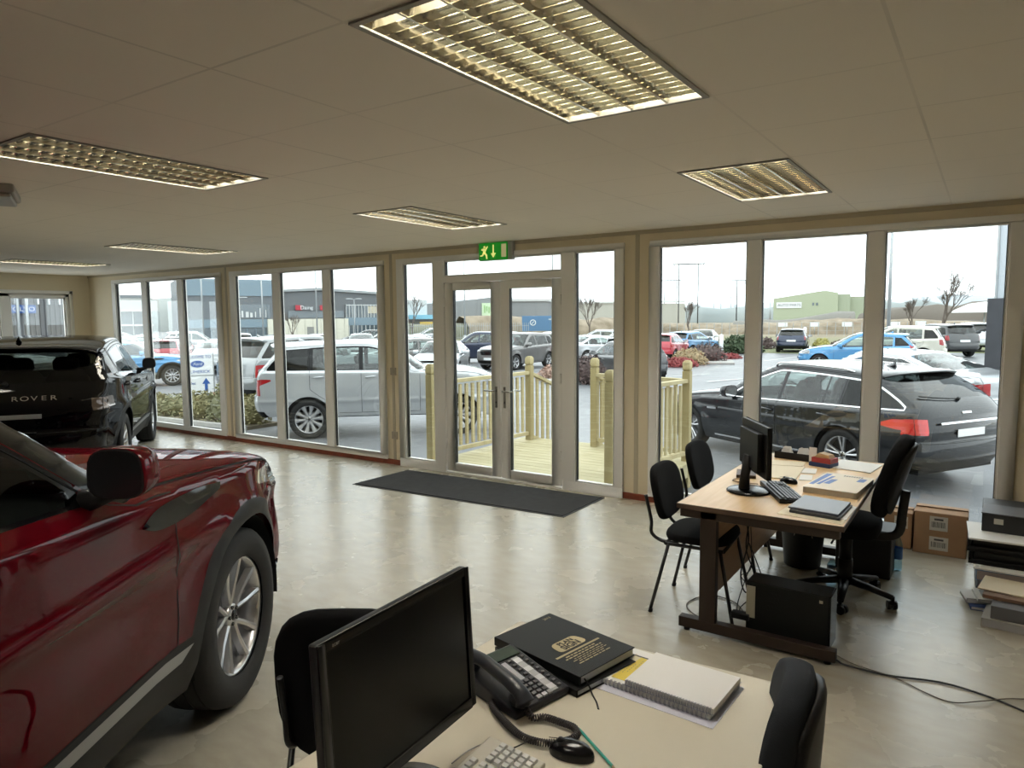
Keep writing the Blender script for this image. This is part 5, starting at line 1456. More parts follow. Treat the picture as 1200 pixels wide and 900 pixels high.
cable('power_cable', [(-1.03, 4.03, .20), (-1.07, 4.06, .30), (-1.09, 3.98, .45), (-1.08, 4.0, .60), (-1.09, 4.1, .70)], .004, 'black cable hanging from the desktop into the computer')
cable('monitor_cable', [(-1.03, 4.0, .25), (-1.08, 3.95, .20), (-1.10, 3.92, .32), (-1.07, 3.95, .50), (-1.10, 4.02, .62), (-1.08, 4.1, .7)], .0045, 'thicker black cable tangled behind the computer tower')
cable('network_cable', [(-1.02, 3.98, .12), (-1.08, 4.0, .03), (-1.12, 3.93, .10), (-1.09, 3.97, .26), (-1.06, 4.0, .38), (-1.09, 4.04, .46), (-1.03, 4.08, .28)], .0032, 'thin black cable looping beside the computer tower')
cable('mouse_cable', [(-1.07, 4.05, .006), (-1.12, 3.98, .08), (-1.05, 4.02, .18), (-1.12, 4.0, .27), (-1.06, 3.98, .34), (-1.08, 4.03, .56)], .0028, 'thin tangled black cable in front of the desk panel')
cable('floor_cable', [(-1.10, 3.86, .006), (-1.22, 3.90, .006), (-1.36, 3.93, .006), (-1.46, 4.05, .006), (-1.44, 4.20, .006), (-1.36, 4.28, .006), (-1.22, 4.24, .006), (-1.12, 4.1, .006)], .004, 'brown cable loop on the floor beneath the front visitor chair', mat('brown_cable', (.10, .075, .05), .5))
b = MB(); b.bx(-1.13, -1.03, 3.84, 3.89, 0.079, .115); o = b.build('plug_block', BLKPL, None, bev=.006); tag(o, 'black plug block beside the computer tower', 'plug')
cable('trailing_cable', [(-.66, 3.84, .006), (-.57, 3.79, .006), (-.52, 3.76, .006), (-.33, 3.76, .006), (-.12, 3.82, .006), (.05, 3.80, .006), (.21, 3.73, .006), (.6, 3.5, .006), (1.2, 3.2, .006)], .005, 'thick black cable trailing over the floor to the right')
cable('trailing_cable', [(-.64, 3.90, .004), (-.50, 3.80, .004), (-.30, 3.755, .004), (-.17, 3.68, .004), (-.06, 3.65, .004), (.06, 3.72, .015), (.21, 3.86, .004), (.6, 4.0, .004), (1.2, 4.1, .004)], .003, 'thin dark cable crossing the thick one on the floor', mat('brown_cable', (.10, .075, .05), .5))
# bin, storage box, bottles
t = empty('waste_bin', (-1.03, 5.20, 0), 0, 'round black waste bin under the wooden desk', 'bin')
b = MB(); b.lathe([(0, .004), (.115, .004), (.118, 0), (.122, .01), (.150, .32), (.155, .325), (.152, .315), (.144, .31), (.118, .02), (0, .02)], 32); b.build('bucket', BLKPL, t)
b = MB(); b.tube([(.03+.06*cos(a), -.14-.0*a, .24+.05*sin(a)) for a in [pi*q/8 for q in range(9)]], .004, 6); b.build('rim_handle', METAL, t)
t = empty('storage_box', (-.64, 5.30, 0), 0, 'black storage box on the floor behind the swivel chair', 'box')
b = MB(); b.bx(-.17, .17, -.13, .13, .0, .30); b.build('body', mat('box_black', (.012, .012, .013), .5), t, bev=.01); b = MB(); b.bx(-.175, .175, -.135, .135, .301, .33); b.build('lid', mat('box_black', (.012, .012, .013), .5), t, bev=.006)
BOT = glass('bottle_plastic', (.62, .80, .90), refl=1., ior=1.4)
def bottle(x, y, h, lab, label, scale=1.):
    t = empty('water_bottle', (x, y, 0), 0, label, 'bottle'); r = .033*scale
    b = MB(); b.lathe([(0, .002), (r*.8, .0), (r, .012), (r, h*.22), (r*.93, h*.26), (r, h*.3), (r, h*.62), (r*.9, h*.72), (r*.45, h*.88), (r*.4, h*.93)], 20); b.build('bottle', BOT, t)
    b = MB(); b.lathe([(r*1.01, h*.32), (r*1.01, h*.6)], 20); b.build('label', lab, t)
    b = MB(); b.cyl((0, 0, h*.93), (0, 0, h), r*.44, n=14); b.build('cap', mat('bottle_cap', (.55, .60, .68), .4), t)
bottle(-.455, 5.42, .27, mat('bottle_label_blue', (.03, .14, .42), .5), 'clear water bottle with blue label behind the swivel chair')
bottle(-.80, 4.99, .15, mat('bottle_label_clear', (.35, .36, .38), .4), 'small clear bottle on the floor between bin and chair column', .9)

# cardboard boxes under the window
CARD = mat('cardboard', (.34, .20, .105), .8, var=.08, vscale=6); LAB = mat('shipping_label', (.58, .56, .50), .6); INK = mat('label_ink', (.07, .07, .07), .6)
def carton(x0, x1, y0, y1, h, label, labs, flap=True):
    cx, cy = (x0+x1)/2, (y0+y1)/2; t = empty('cardboard_box', (cx, cy, 0), 0, label, 'box', 'cardboard boxes under the window'); w, d = (x1-x0)/2, (y1-y0)/2
    b = MB(); b.bx(-w, w, -d, -d+.005, 0, h); b.bx(-w, w, d-.005, d, 0, h); b.bx(-w, -w+.005, -d, d, 0, h); b.bx(w-.005, w, -d, d, 0, h); b.bx(-w, w, -d, d, 0, .005); b.build('carton', CARD, t)
    if flap:
        b = MB(); b.box((0, -d*.45, h+.004), (2*w-.01, d*.95, .004), R=Matrix.Rotation(RAD(4), 3, 'X')); b.box((0, d*.45, h+.012), (2*w-.01, d*.95, .004), R=Matrix.Rotation(RAD(-5), 3, 'X')); b.build('flap', CARD, t)
    for lx, lz, lw, lh in labs:
        b = MB(); b.bx(lx-lw/2, lx+lw/2, -d-.0012, -d-.0002, lz-lh/2, lz+lh/2); o = b.build('shipping_label', LAB, t)
        b = MB(); x = lx-lw*.4
        while x < lx+lw*.38:
            ww = random.choice((.002, .003, .005)); b.bx(x, x+ww, -d-.0018, -d-.0013, lz-lh*.28, lz+lh*.12); x += ww+random.choice((.002, .004))
        b.bx(lx-lw*.25, lx+lw*.25, -d-.0018, -d-.0013, lz+lh*.22, lz+lh*.36); b.build('barcode', INK, o)
    return t
carton(-.40, -.06, 5.93, 6.17, .31, 'larger cardboard box with two labels under the window', [(-.01, .235, .115, .105), (-.005, .085, .12, .10)])
carton(-.60, -.41, 5.97, 6.17, .27, 'smaller cardboard box left of the one with two labels', [(.02, .20, .09, .09)])

# pile of trays, files and papers by the right edge
def slab(name, x0, x1, y0, y1, z, th, m, label, cat, group, rz=0, bev=.002, m2=None):
    cx, cy = (x0+x1)/2, (y0+y1)/2; w, d = (x1-x0)/2, (y1-y0)/2
    b = MB()
    if m2:      # a file: covers with pages between
        t = empty(name, (cx, cy, z), RAD(rz), label, cat, group); e = min(.003, th*.2)
        b.bx(-w, w, -d, d, 0, e); b.bx(-w, w, -d, d, th-e, th); b.bx(-w, -w+.004, -d, d, 0, th); b.build('cover', m, t, bev=.001)
        MB().bx(-w+.005, w-.006, -d+.004, d-.004, e, th-e).build('pages', m2, t); return t
    b.bx(-w, w, -d, d, 0, th); o = b.build(name, m, None, bev=bev); o.location = (cx, cy, z); o.rotation_euler = (0, 0, RAD(rz)); return tag(o, label, cat, group)
def letter_tray(x0, x1, y0, y1, z, h, label, fill, fm):
    cx, cy = (x0+x1)/2, (y0+y1)/2; w, d = (x1-x0)/2, (y1-y0)/2; t = empty('letter_tray', (cx, cy, z), RAD(random.uniform(-2, 2)), label, 'tray', 'stacked black letter trays')
    b = MB(); b.bx(-w, w, -d, d, 0, .004); b.bx(-w, -w+.004, -d, d, .004, h); b.bx(w-.004, w, -d, d, .004, h); b.bx(-w, w, d-.004, d, .004, h); b.bx(-w, w, -d, -d+.004, .004, h*.45)
    b.build('tray', BLKPL, t, bev=.0015)
    for sx in (-1, 1):
        MB().bx(sx*(w-.012)-.006, sx*(w-.012)+.006, -d+.01, -d+.03, .004, h).build('riser', BLKPL, t)
    return t
PG = 'files and papers on the floor at the right edge'
slab('ring_binder', .00, .36, 5.20, 5.62, 0, .06, BLKPL, 'black ring binder at the bottom of the tray pile', 'file', PG, 2, m2=mat('page_edge_grey', (.30, .30, .29), .7))
slab('magazine_bundle', .02, .36, 5.16, 5.58, .0605, .055, mat('magazines_a', (.20, .21, .24), .5), 'grey bundle of magazines low in the tray pile', 'magazines', PG, -2, m2=mat('magazine_edges', (.36, .34, .33), .6))
slab('magazine_bundle', .00, .37, 5.14, 5.56, .116, .065, mat('magazines_b', (.08, .17, .32), .5), 'blue bundle of magazines under the black trays', 'magazines', PG, 1, m2=mat('magazine_edges2', (.42, .35, .33), .6))
slab('paper_stack', -.01, .38, 5.14, 5.56, .1815, .010, WHP, 'white papers lying on the blue bundle of magazines', 'paper', PG, -1)
letter_tray(-.04, .36, 5.22, 5.66, .192, .075, 'lower black letter tray of the pile by the cardboard boxes', 0, 0)
slab('document_case', -.02, .34, 5.25, 5.62, .1965, .075, mat('case_black', (.015, .015, .016), .45), 'black document case lying inside the lower letter tray', 'case', PG, 0, .012)
letter_tray(-.05, .37, 5.22, 5.66, .272, .08, 'upper black letter tray with papers on it', 0, 0)
slab('document_case', -.03, .35, 5.25, 5.62, .277, .080, mat('case_black', (.015, .015, .016), .45), 'black document case lying inside the upper letter tray', 'case', PG, 0, .014)
slab('paper_stack', -.055, .36, 5.18, 5.60, .358, .012, WHP, 'white papers sagging on the upper letter tray', 'paper', PG, 3)
t = empty('box_file', (.19, 5.50, .371), RAD(-3), 'black box file with a small label on top of the pile', 'file', PG)
MB().bx(-.165, .165, -.13, .13, 0, .115).build('body', mat('case_black', (.015, .015, .016), .45), t, bev=.004); MB().bx(-.17, .17, -.135, .135, .116, .122).build('lid', mat('box_lid_grey', (.10, .10, .11), .5), t, bev=.002)
MB().bx(-.10, -.05, -.1325, -.1305, .055, .09).build('label', LAB, t)
slab('box_file', .02, .36, 5.72, 5.98, 0, .46, mat('case_black', (.015, .015, .016), .45), 'tall black box standing behind the letter trays', 'box', PG, 0, .01)
# front pile
slab('book', .05, .40, 4.66, 4.92, 0, .05, mat('book_cream', (.40, .38, .34), .6), 'thick pale book at the bottom of the front pile', 'book', PG, -6, m2=mat('page_edge_grey2', (.42, .42, .44), .7))
b = MB(); b.prism([(-.17, -.14), (.19, -.16), (.19, .14), (-.15, .15)], 0, .075); o = b.build('grey_folder', mat('folder_grey', (.13, .13, .14), .5), None, bev=.004); o.location = (.25, 4.83, .051); tag(o, 'dark grey folder on the thick pale book', 'folder', PG)
slab('document_wallet', .05, .40, 4.78, 5.05, .127, .022, mat('wallet_brown', (.22, .13, .08), .6), 'brown document wallet on the dark grey folder', 'folder', PG, -5, .004)
slab('document_wallet', .03, .40, 4.84, 5.10, .150, .010, CRP, 'cream document wallet on top of the brown one', 'folder', PG, -8, .003)
slab('magazine', -.03, .22, 4.93, 5.13, 0, .022, mat('magazine_blue', (.05, .10, .30), .5), 'blue magazine on the floor beneath the pale brochures', 'magazine', PG, 8, m2=WHP)
slab('brochure', -.06, .16, 4.98, 5.14, .0225, .03, mat('brochure_pale', (.46, .45, .42), .6), 'pale brochure on the blue magazine', 'brochure', PG, 14, m2=WHP)
t = empty('brochure', (.09, 5.03, .053), RAD(10), 'pale brochure with a grey picture on its cover', 'brochure', PG)
MB().bx(-.09, .10, -.10, .10, 0, .02).build('pages', mat('brochure_pale', (.46, .45, .42), .6), t, bev=.002); MB().bx(-.06, .03, -.08, .07, .0202, .0206).build('cover_picture', mat('picture_grey', (.20, .21, .21), .6), t)
MB().bx(.045, .075, -.10, .10, .0202, .021).build('grey_spine', mat('folder_grey', (.13, .13, .14), .5), t)
# ------------------------------------------------------------ outside: ground
def ground_mat(name, c1, c2, sc, rough=.9, bump=.4, detail=6):
    m, nt, b = _nt(name); tc = nt.nodes.new('ShaderNodeTexCoord'); n = nt.nodes.new('ShaderNodeTexNoise'); n.inputs['Scale'].default_value = sc; n.inputs['Detail'].default_value = detail
    r = nt.nodes.new('ShaderNodeValToRGB'); r.color_ramp.elements[0].color = (*c1, 1); r.color_ramp.elements[1].color = (*c2, 1); r.color_ramp.elements[0].position = .35; r.color_ramp.elements[1].position = .65
    nt.links.new(tc.outputs['Object'], n.inputs['Vector']); nt.links.new(n.outputs['Fac'], r.inputs[0]); nt.links.new(r.outputs[0], b.inputs['Base Color']); b.inputs['Roughness'].default_value = rough
    if bump:
        n2 = nt.nodes.new('ShaderNodeTexNoise'); n2.inputs['Scale'].default_value = 60; bp = nt.nodes.new('ShaderNodeBump'); bp.inputs['Strength'].default_value = bump; bp.inputs['Distance'].default_value = .01
        nt.links.new(tc.outputs['Object'], n2.inputs['Vector']); nt.links.new(n2.outputs['Fac'], bp.inputs['Height']); nt.links.new(bp.outputs['Normal'], b.inputs['Normal'])
    return m
ASPH = ground_mat('damp_asphalt', (.145, .15, .16), (.20, .205, .215), .35, .42)
GRASS = ground_mat('winter_grass', (.13, .15, .07), (.20, .21, .10), .4)
FIELD = ground_mat('brown_field', (.20, .165, .11), (.28, .235, .16), .15)
KERB = mat('kerb_concrete', (.38, .37, .35), .8, var=.1)
PAINTW = mat('road_paint', (.62, .62, .60), .6)
def clipx(P, x0, x1):
    for s, v in ((1, x0), (-1, x1)):
        out = []
        for a, b in zip(P, P[1:]+P[:1]):
            ia, ib = s*(a[0]-v) >= 0, s*(b[0]-v) >= 0
            if ia: out.append(a)
            if ia != ib: t = (v-a[0])/(b[0]-a[0]); out.append((v, a[1]+(b[1]-a[1])*t))
        P = out
        if not P: return P
    return P
def flat(name, pts, z, m, th=.02):
    b = MB()
    for x0, x1 in ((-1e4, -9), (-9, -4), (-4, 1e4)):
        P = clipx([tuple(map(float, p)) for p in pts], x0, x1)
        if len(P) > 2: n = len(P); b.add([(x, y, z-GZ+gz(x)-th) for x, y in P]+[(x, y, z-GZ+gz(x)) for x, y in P], [tuple(range(n))[::-1], tuple(range(n, 2*n))]+[(i, (i+1) % n, n+(i+1) % n, n+i) for i in range(n)])
    return struct(b.build(name, m))
flat('ground_field', [(-900, D+.09), (700, D+.09), (700, 1500), (-900, 1500)], GZ-.03, FIELD, .1)
flat('ground_car_park', [(-170, D+.2), (45, D+.2), (45, 46), (-22, 46), (-70, 90), (-170, 130)], GZ, ASPH)
flat('ground_verge', [(-26, 46), (60, 46), (60, 55), (-32, 55)], GZ+.005, GRASS, .03)
flat('footpath', [(-40, 55), (90, 55), (90, 58.5), (-44, 58.5)], GZ+.0, mat('path_grey', (.36, .36, .36), .8), .02)
flat('ground_meadow', [(-50, 58.5), (120, 58.5), (140, 84), (-70, 84)], GZ+.005, ground_mat('meadow', (.17, .17, .09), (.24, .21, .13), .2), .03)
# kerb and bed by the left windows
b = MB(); b.box((-15.75, 8.9, GZ+.05), (5.6, .12, .1), rz=RAD(3)); struct(b.build('kerb', KERB, bev=.01))
b = MB(); b.prism([(-18.5, 8.8), (-12.95, 9.1), (-12.95, 9.95), (-18.7, 9.9)], GZ, GZ+.07); struct(b.build('planting_bed', ground_mat('bark_soil', (.10, .08, .05), (.18, .15, .10), 3)))
# plinth of the building seen through the low glass
struct(MB().bx(XL, XR, D+.09, D+.12, GZ-.1, 0).build('plinth', KERB))
# bay lines
b = MB()
for i in range(12):
    x = -34+i*2.6*1.3; b.box((x, 26, gz(x)+.006), (.1, 4.8, .004), rz=RAD(-25))
for i in range(9): b.box((-12+i*2.7, 40, gz(-12+i*2.7)+.006), (.1, 4.8, .004), rz=RAD(-8))
struct(b.build('bay_lines', PAINTW))

# ------------------------------------------------------------ timber deck
def timber(name, c1, c2): return wood(name, c1, c2, .75, (3, 3, .5))
TIM = timber('pale_timber', (.42, .35, .19), (.54, .47, .29)); TIMP = timber('post_timber', (.33, .27, .13), (.44, .37, .20))
TIMD = wood('deck_boards', (.40, .35, .20), (.58, .52, .33), .7, (.4, 6, 3))
t = empty('timber_deck', (-4.4, 7.6, 0), 0, 'pale timber deck with posts and balustrades outside the doors', 'deck')
ox, oy = -4.4, 7.6
b = MB(); y = D+.235; i = 0
while y < 8.72:
    b.bx(-5.70-ox, -2.95-ox, y-oy, y+.138-oy, -.032, -.002); y += .145
for y in (6.6, 7.6, 8.6): b.bx(-5.66-ox, -3.0-ox, y-.03-oy, y+.03-oy, -.16, -.034)
b.bx(-5.68-ox, -5.64-ox, 6.5-oy, 8.7-oy, -.2, -.034); b.bx(-3.02-ox, -2.98-ox, 6.5-oy, 8.7-oy, -.2, -.034); b.bx(-5.68-ox, -2.98-ox, 8.68-oy, 8.71-oy, -.2, -.034)
b.build('boards', TIMD, t, bev=.004)
def post(x, y, z0, z1, w=.095):
    p = MB(); x -= ox; y -= oy; h = w/2
    p.bx(x-h, x+h, y-h, y+h, z0, z1-.13); p.bx(x-h+.008, x+h-.008, y-h+.008, y+h-.008, z1-.13, z1-.118); p.bx(x-h, x+h, y-h, y+h, z1-.118, z1-.03)
    p.add([(x-h, y-h, z1-.03), (x+h, y-h, z1-.03), (x+h, y+h, z1-.03), (x-h, y+h, z1-.03), (x-h*.6, y-h*.6, z1), (x+h*.6, y-h*.6, z1), (x+h*.6, y+h*.6, z1), (x-h*.6, y+h*.6, z1)], [(0, 3, 2, 1), (4, 5, 6, 7), (0, 1, 5, 4), (1, 2, 6, 5), (2, 3, 7, 6), (3, 0, 4, 7)])
    return p.build('post', TIMP, t, bev=.006)
PS = {'p1': (-5.64, 6.56, 1.22), 'p2': (-5.49, 8.57, 1.22), 'A': (-3.26, 6.66, 1.22), 'B': (-4.43, 8.57, 1.22), 'C': (-3.02, 8.28, 1.24), 'S1': (-5.32, 9.45, .82), 'S2': (-4.30, 9.45, .82)}
for k_, (x, y, z1) in PS.items(): post(x, y, GZ+.002, z1)
def rail(a, c, za, zc, n, low=.10):
    A = Vector((a[0]-ox, a[1]-oy, za)); C = Vector((c[0]-ox, c[1]-oy, zc)); d = C-A; L = Vector((d.x, d.y, 0)).length; ang = atan2(d.y, d.x); up = d.normalized()
    dirn = d.normalized(); A2 = A+dirn*.05; C2 = C-dirn*.05
    for nm, dz, hh, ww in (('top_rail', 0, .045, .085), ('bottom_rail', -(za-low), .05, .045)):
        m = MB(); m.tube([A2+Vector((0, 0, dz)), C2+Vector((0, 0, dz))], .04, 4, smooth=False)
        # square section
        m = MB(); s = Vector((-d.y, d.x, 0)).normalized()*ww/2; u = Vector((0, 0, hh/2)); P0, P1 = A2+Vector((0, 0, dz)), C2+Vector((0, 0, dz))
        m.add([P0-s-u, P0+s-u, P0+s+u, P0-s+u, P1-s-u, P1+s-u, P1+s+u, P1-s+u], [(0, 1, 2, 3), (4, 7, 6, 5), (0, 4, 5, 1), (1, 5, 6, 2), (2, 6, 7, 3), (3, 7, 4, 0)])
        m.build(nm, TIM, t, bev=.004)
    for i in range(n):
        q = A2+(C2-A2)*((i+1)/(n+1)); m = MB(); m.box((q.x, q.y, q.z-(za-low)/2-.005), (.042, .028, za-low-.09 if abs(za-zc) < .01 else za-low-.06), rz=ang)
        m.build('baluster', TIM, t)
rail(PS['p1'], PS['p2'], .98, .98, 15); rail(PS['A'], PS['C'], .99, .99, 13); rail(PS['B'], PS['C'], .99, .99, 11)
rail(PS['p2'], PS['S1'], .98, .62, 6, .06); rail(PS['B'], PS['S2'], .98, .62, 6, .06)
for i in range(3):
    m = MB(); z = -.14-.14*i; y = 8.72+i*.27; m.bx(-5.42-ox, -4.36-ox, y-oy, y+.27-oy, z-.035, z); m.bx(-5.42-ox, -4.36-ox, y-.0-oy, y+.02-oy, z-.14, z-.035); m.build('step', TIMD, t, bev=.004)

# ------------------------------------------------------------ signs and street furniture
WHM = mat('sign_white', (.72, .74, .75), .45); BLUES = mat('sign_blue', (.03, .10, .34), .45); GREYS = mat('galvanised_steel', (.38, .40, .41), .4, metal=.5); DKS = mat('dark_steel', (.06, .065, .07), .5)
def text_on(nm, s, size, m, par, x, z, y=-.024, **k): return text_obj(nm, s, size, m, par, ext=.002, M=Matrix.Translation((x, y, z)) @ Matrix.Rotation(pi/2, 4, 'X'), **k)
p = at(231, 19.6)
t = empty('direction_sign', p, RAD(60), 'white two-part dealership sign with blue oval and blue arrow by the shrubs', 'sign')
b = MB(); b.bx(-.36, .36, -.02, .02, .95, 1.50); b.build('upper_board', WHM, t, bev=.004); b = MB(); b.bx(-.36, .36, -.02, .02, .34, .91); b.build('lower_board', WHM, t, bev=.004)
b = MB(); b.bx(-.39, .39, -.015, .03, .91, .95); b.bx(-.39, -.36, -.015, .03, .0, 1.52); b.bx(.36, .39, -.015, .03, .0, 1.52); b.build('frame', GREYS, t)
text_on('lettering', 'WELCOME TO', .10, BLUES, t, 0, 1.41)
b = MB(); b.prism([(.16*cos(a), 1.23+.085*sin(a)) for a in [2*pi*q/32 for q in range(32)]], .021, .026, M=Matrix(((1, 0, 0, 0), (0, 0, -1, 0), (0, 1, 0, 0), (0, 0, 0, 1)))); o = b.build('blue_oval', BLUES, t)
text_on('lettering', 'Ford', .11, WHM, o, 0, 1.23, -.028, shear=.3)
text_on('lettering', 'LIMERICK', .11, BLUES, t, .06, 1.03); text_on('lettering', 'Sales', .10, BLUES, t, -.16, .74); text_on('lettering', 'Service & Parts', .085, BLUES, t, 0, .43)
b = MB(); b.prism([(.15, .52), (.22, .52), (.22, .72), (.28, .72), (.185, .87), (.09, .72), (.15, .72)], .021, .026, M=Matrix(((1, 0, 0, 0), (0, 0, -1, 0), (0, 1, 0, 0), (0, 0, 0, 1)))); b.build('up_arrow', BLUES, t)

LAMPG = 'car park lamp posts'
def lamp_post(px, d, h, label, arm=0, r=.075, m=GREYS, kind='lamp_post'):
    t = empty(kind, at(px, d), RAD(dirdeg(px)-90), label, 'lamp post', LAMPG)
    MB().cyl((0, 0, 0), (0, 0, h), r, r*.55, n=10).build('pole', m, t); MB().cyl((0, 0, 0), (0, 0, .9), r*1.5, n=10).build('base', m, t)
    b = MB()
    if arm: b.tube([(0, 0, h-.02), (arm*.1, 0, h+.15), (arm*.9, 0, h+.2)], .04, 6)
    else: b.bx(-.35, .35, -.03, .03, h-.05, h)
    b.build('bracket', m, t)
    for s in ((1,) if arm else (-1, 1)):
        c = MB(); x = arm*1.1 if arm else s*.5
        c.ell((x, 0, h+(.18 if arm else .02)), (.38, .16, .07), 12, p=3); c.build('lantern', WHM if arm else m, t)
lamp_post(545.5, 62, 9.5, 'tall grey lamp post seen through the left door leaf'); lamp_post(648, 70, 9.5, 'dark lamp post seen through the right door leaf', m=DKS)
lamp_post(1040.5, 38, 8.5, 'tall grey lamp post at the edge of the last big window', r=.09)
lamp_post(310, 66, 8.4, 'pale lamp post with an arm before the dark dealership', arm=-1.8); lamp_post(373, 72, 12, 'tall pale lamp post with a low bracket before the dark dealership')
lamp_post(240, 62, 9.5, 'pale lamp post at the corner of the dark building'); lamp_post(178.5, 70, 9, 'thin lamp post before the open sky on the left')
lamp_post(417, 80, 4.6, 'short pale lamp post by the glazed dealership front'); lamp_post(282, 75, 4.6, 'short pale lamp post left of the dark dealership')
def pylon(px, d, h, w, label, m=None):
    m = m or DKS
    t = empty('power_pole', at(px, d), RAD(dirdeg(px)-90), label, 'power pole', 'wooden power poles')
    for x in (-w/2, w/2): MB().cyl((x, 0, 0), (x, 0, h), (.15*d/170), (.10*d/170), n=8).build('pole', m, t)
    MB().bx(-w*.85, w*.85, -.1, .1, h-.2, h).build('crossarm', m, t)
    for x in (-w*.75, 0, w*.75): MB().cyl((x, 0, h-1.3), (x, 0, h-.2), .06, n=6).build('insulator', GREYS, t)
pylon(806, 140, 12.5, 3.6, 'tallest pair of power poles behind the blue hatchback'); pylon(785.5, 210, 13.0, 3.4, 'pair of power poles just left of the tallest pair'); pylon(872, 210, 12.6, 4.4, 'pair of power poles partly behind the window mullion')
pylon(840, 330, 11, 3, 'small distant pair of power poles left of the mullion', GREYS); pylon(908, 300, 9, 4, 'distant pair of power poles left of the green shed', GREYS); pylon(858, 320, 11, 1.6, 'narrow distant power pole beside the small pair', GREYS)

# bollards
for px, d, h, lb in ((845.5, 43, 1.25, 'taller white bollard by the evergreen bush'), (840, 50, .9, 'shorter white bollard behind the taller one'), (943, 54, 1.5, 'white marker post beside the dark blue hatchback')):
    t = empty('bollard', at(px, d), 0, lb, 'bollard', 'white bollards'); MB().cyl((0, 0, 0), (0, 0, h), .11, n=12).build('post', WHM, t); MB().ell((0, 0, h), (.11, .11, .05), 12).build('cap', WHM, t)

# ------------------------------------------------------------ plants
def leaf_mat(name, c): return mat(name, c, .7, var=.35, vscale=7)
def shrub(name, px, d, rx, h, m, label, n=500, seed=1, leaf=.06, base=0., group=None, loc=None, ry=None):
    rnd = random.Random(seed); x, y, z = loc or at(px, d); t = empty(name, (x, y, z), 0, label, 'shrub', group)
    b = MB(); ry = ry or rx
    for i in range(n):
        a = rnd.uniform(0, 2*pi); q = sqrt(rnd.random()); hh = rnd.random()
        s = sqrt(max(0, 1-(hh*.95)**2)); px_, py_ = cos(a)*rx*s*(.55+.45*q), sin(a)*ry*s*(.55+.45*q); pz = base+h*hh*rnd.uniform(.85, 1.1)
        u = Vector((rnd.gauss(0, 1), rnd.gauss(0, 1), rnd.gauss(0, .6))).normalized(); v = u.orthogonal().normalized(); c = Vector((px_, py_, pz)); L = leaf*rnd.uniform(.6, 1.4)
        b.add([c-u*L, c+v*L*.45, c+u*L, c-v*L*.45], [(0, 1, 2, 3)])
    o = b.build('foliage', m, t, fix=False); o['kind'] = 'stuff'
    b = MB()
    for i in range(9):
        a = rnd.uniform(0, 2*pi); b.tube([(0, 0, 0), (cos(a)*rx*.35, sin(a)*ry*.35, h*.45), (cos(a)*rx*.6, sin(a)*ry*.6, h*.8)], [.02, .012, .006], 5)
    b.build('stems', BEECHP, t)
    b = MB(); b.ell((0, 0, base+h*.42), (rx*.72, ry*.72, h*.48), 14); b.build('inner_twigs', m, t)
    return t
G1 = leaf_mat('shrub_olive', (.23, .21, .10)); G2 = leaf_mat('shrub_green', (.18, .18, .09)); G3 = leaf_mat('shrub_tan', (.33, .25, .14)); G4 = leaf_mat('shrub_dark_brown', (.085, .055, .05)); G5 = leaf_mat('shrub_red', (.26, .05, .05)); G6 = leaf_mat('shrub_russet', (.34, .22, .17)); G7 = leaf_mat('evergreen', (.045, .07, .03)); G8 = leaf_mat('shrub_yellow', (.36, .33, .10))
for i, (x, y, r, h, m, lb) in enumerate(((-13.35, 9.5, .42, .62, G1, 'olive shrub nearest the mullion below the dealership sign'), (-14.25, 9.5, .46, .85, G2, 'taller leafy shrub right beneath the dealership sign'), (-15.2, 9.45, .46, .6, G1, 'low olive shrub left of the dealership sign'), (-16.2, 9.45, .48, .5, G2, 'low leafy shrub at the far left of the bed'), (-17.2, 9.5, .46, .45, G1, 'small olive shrub furthest left in the bed'))):
    shrub('shrub', 0, 0, r, h, m, lb, 700, i, .045, loc=(x, y, GZ+.06), group='shrubs in the bed by the left windows')
BG = 'car park shrubs'
shrub('shrub', 651, 26.5, .75, .55, G6, 'russet dead shrub behind the timber step post', 900, 21, .06, group=BG)
shrub('shrub', 690, 25, .75, .95, G4, 'dark leafless shrub left of the dark blue car', 900, 22, .06, group=BG)
shrub('shrub', 808, 35.5, .95, .75, G3, 'tan rounded shrub in the car park bed', 900, 23, .07, group=BG)
shrub('shrub', 829, 37.5, 1.05, .95, G4, 'dark brown rounded shrub in the car park bed', 900, 24, .07, group=BG)
shrub('shrub', 797, 34, .9, .4, G5, 'low red shrub at the near end of the car park bed', 700, 25, .07, group=BG)
shrub('shrub', 853, 41, .8, .28, G5, 'low red shrub right of the white bollard', 600, 26, .07, group=BG)
shrub('shrub', 869, 47, 1.4, 1.1, G7, 'wide evergreen bush behind the white bollards', 1100, 27, .12, group=BG)
shrub('shrub', 892, 54, 1.3, .75, G4, 'dark brown shrub left of the dark blue hatchback', 700, 28, .1, group=BG)
shrub('shrub', 963, 51, .7, .8, G8, 'yellow-green shrub right of the dark blue hatchback', 600, 29, .08, group=BG); shrub('shrub', 992, 53, 1.3, .6, G4, 'brown shrub behind the yellow-green one', 700, 30, .1, group=BG)
def bed(nm, px0, px1, d, w):
    a = Vector(at(px0, d)); c = Vector(at(px1, d)); v = (c-a).normalized(); n = Vector((-v.y, v.x, 0))*w/2
    b = MB(); b.prism([(q.x, q.y) for q in (a-n, c-n, c+n, a+n)], GZ, GZ+.1); struct(b.build(nm, KERB, bev=.02))
bed('bed_kerb', 780, 860, 37, 2.6); bed('bed_kerb', 636, 704, 26, 2.2)

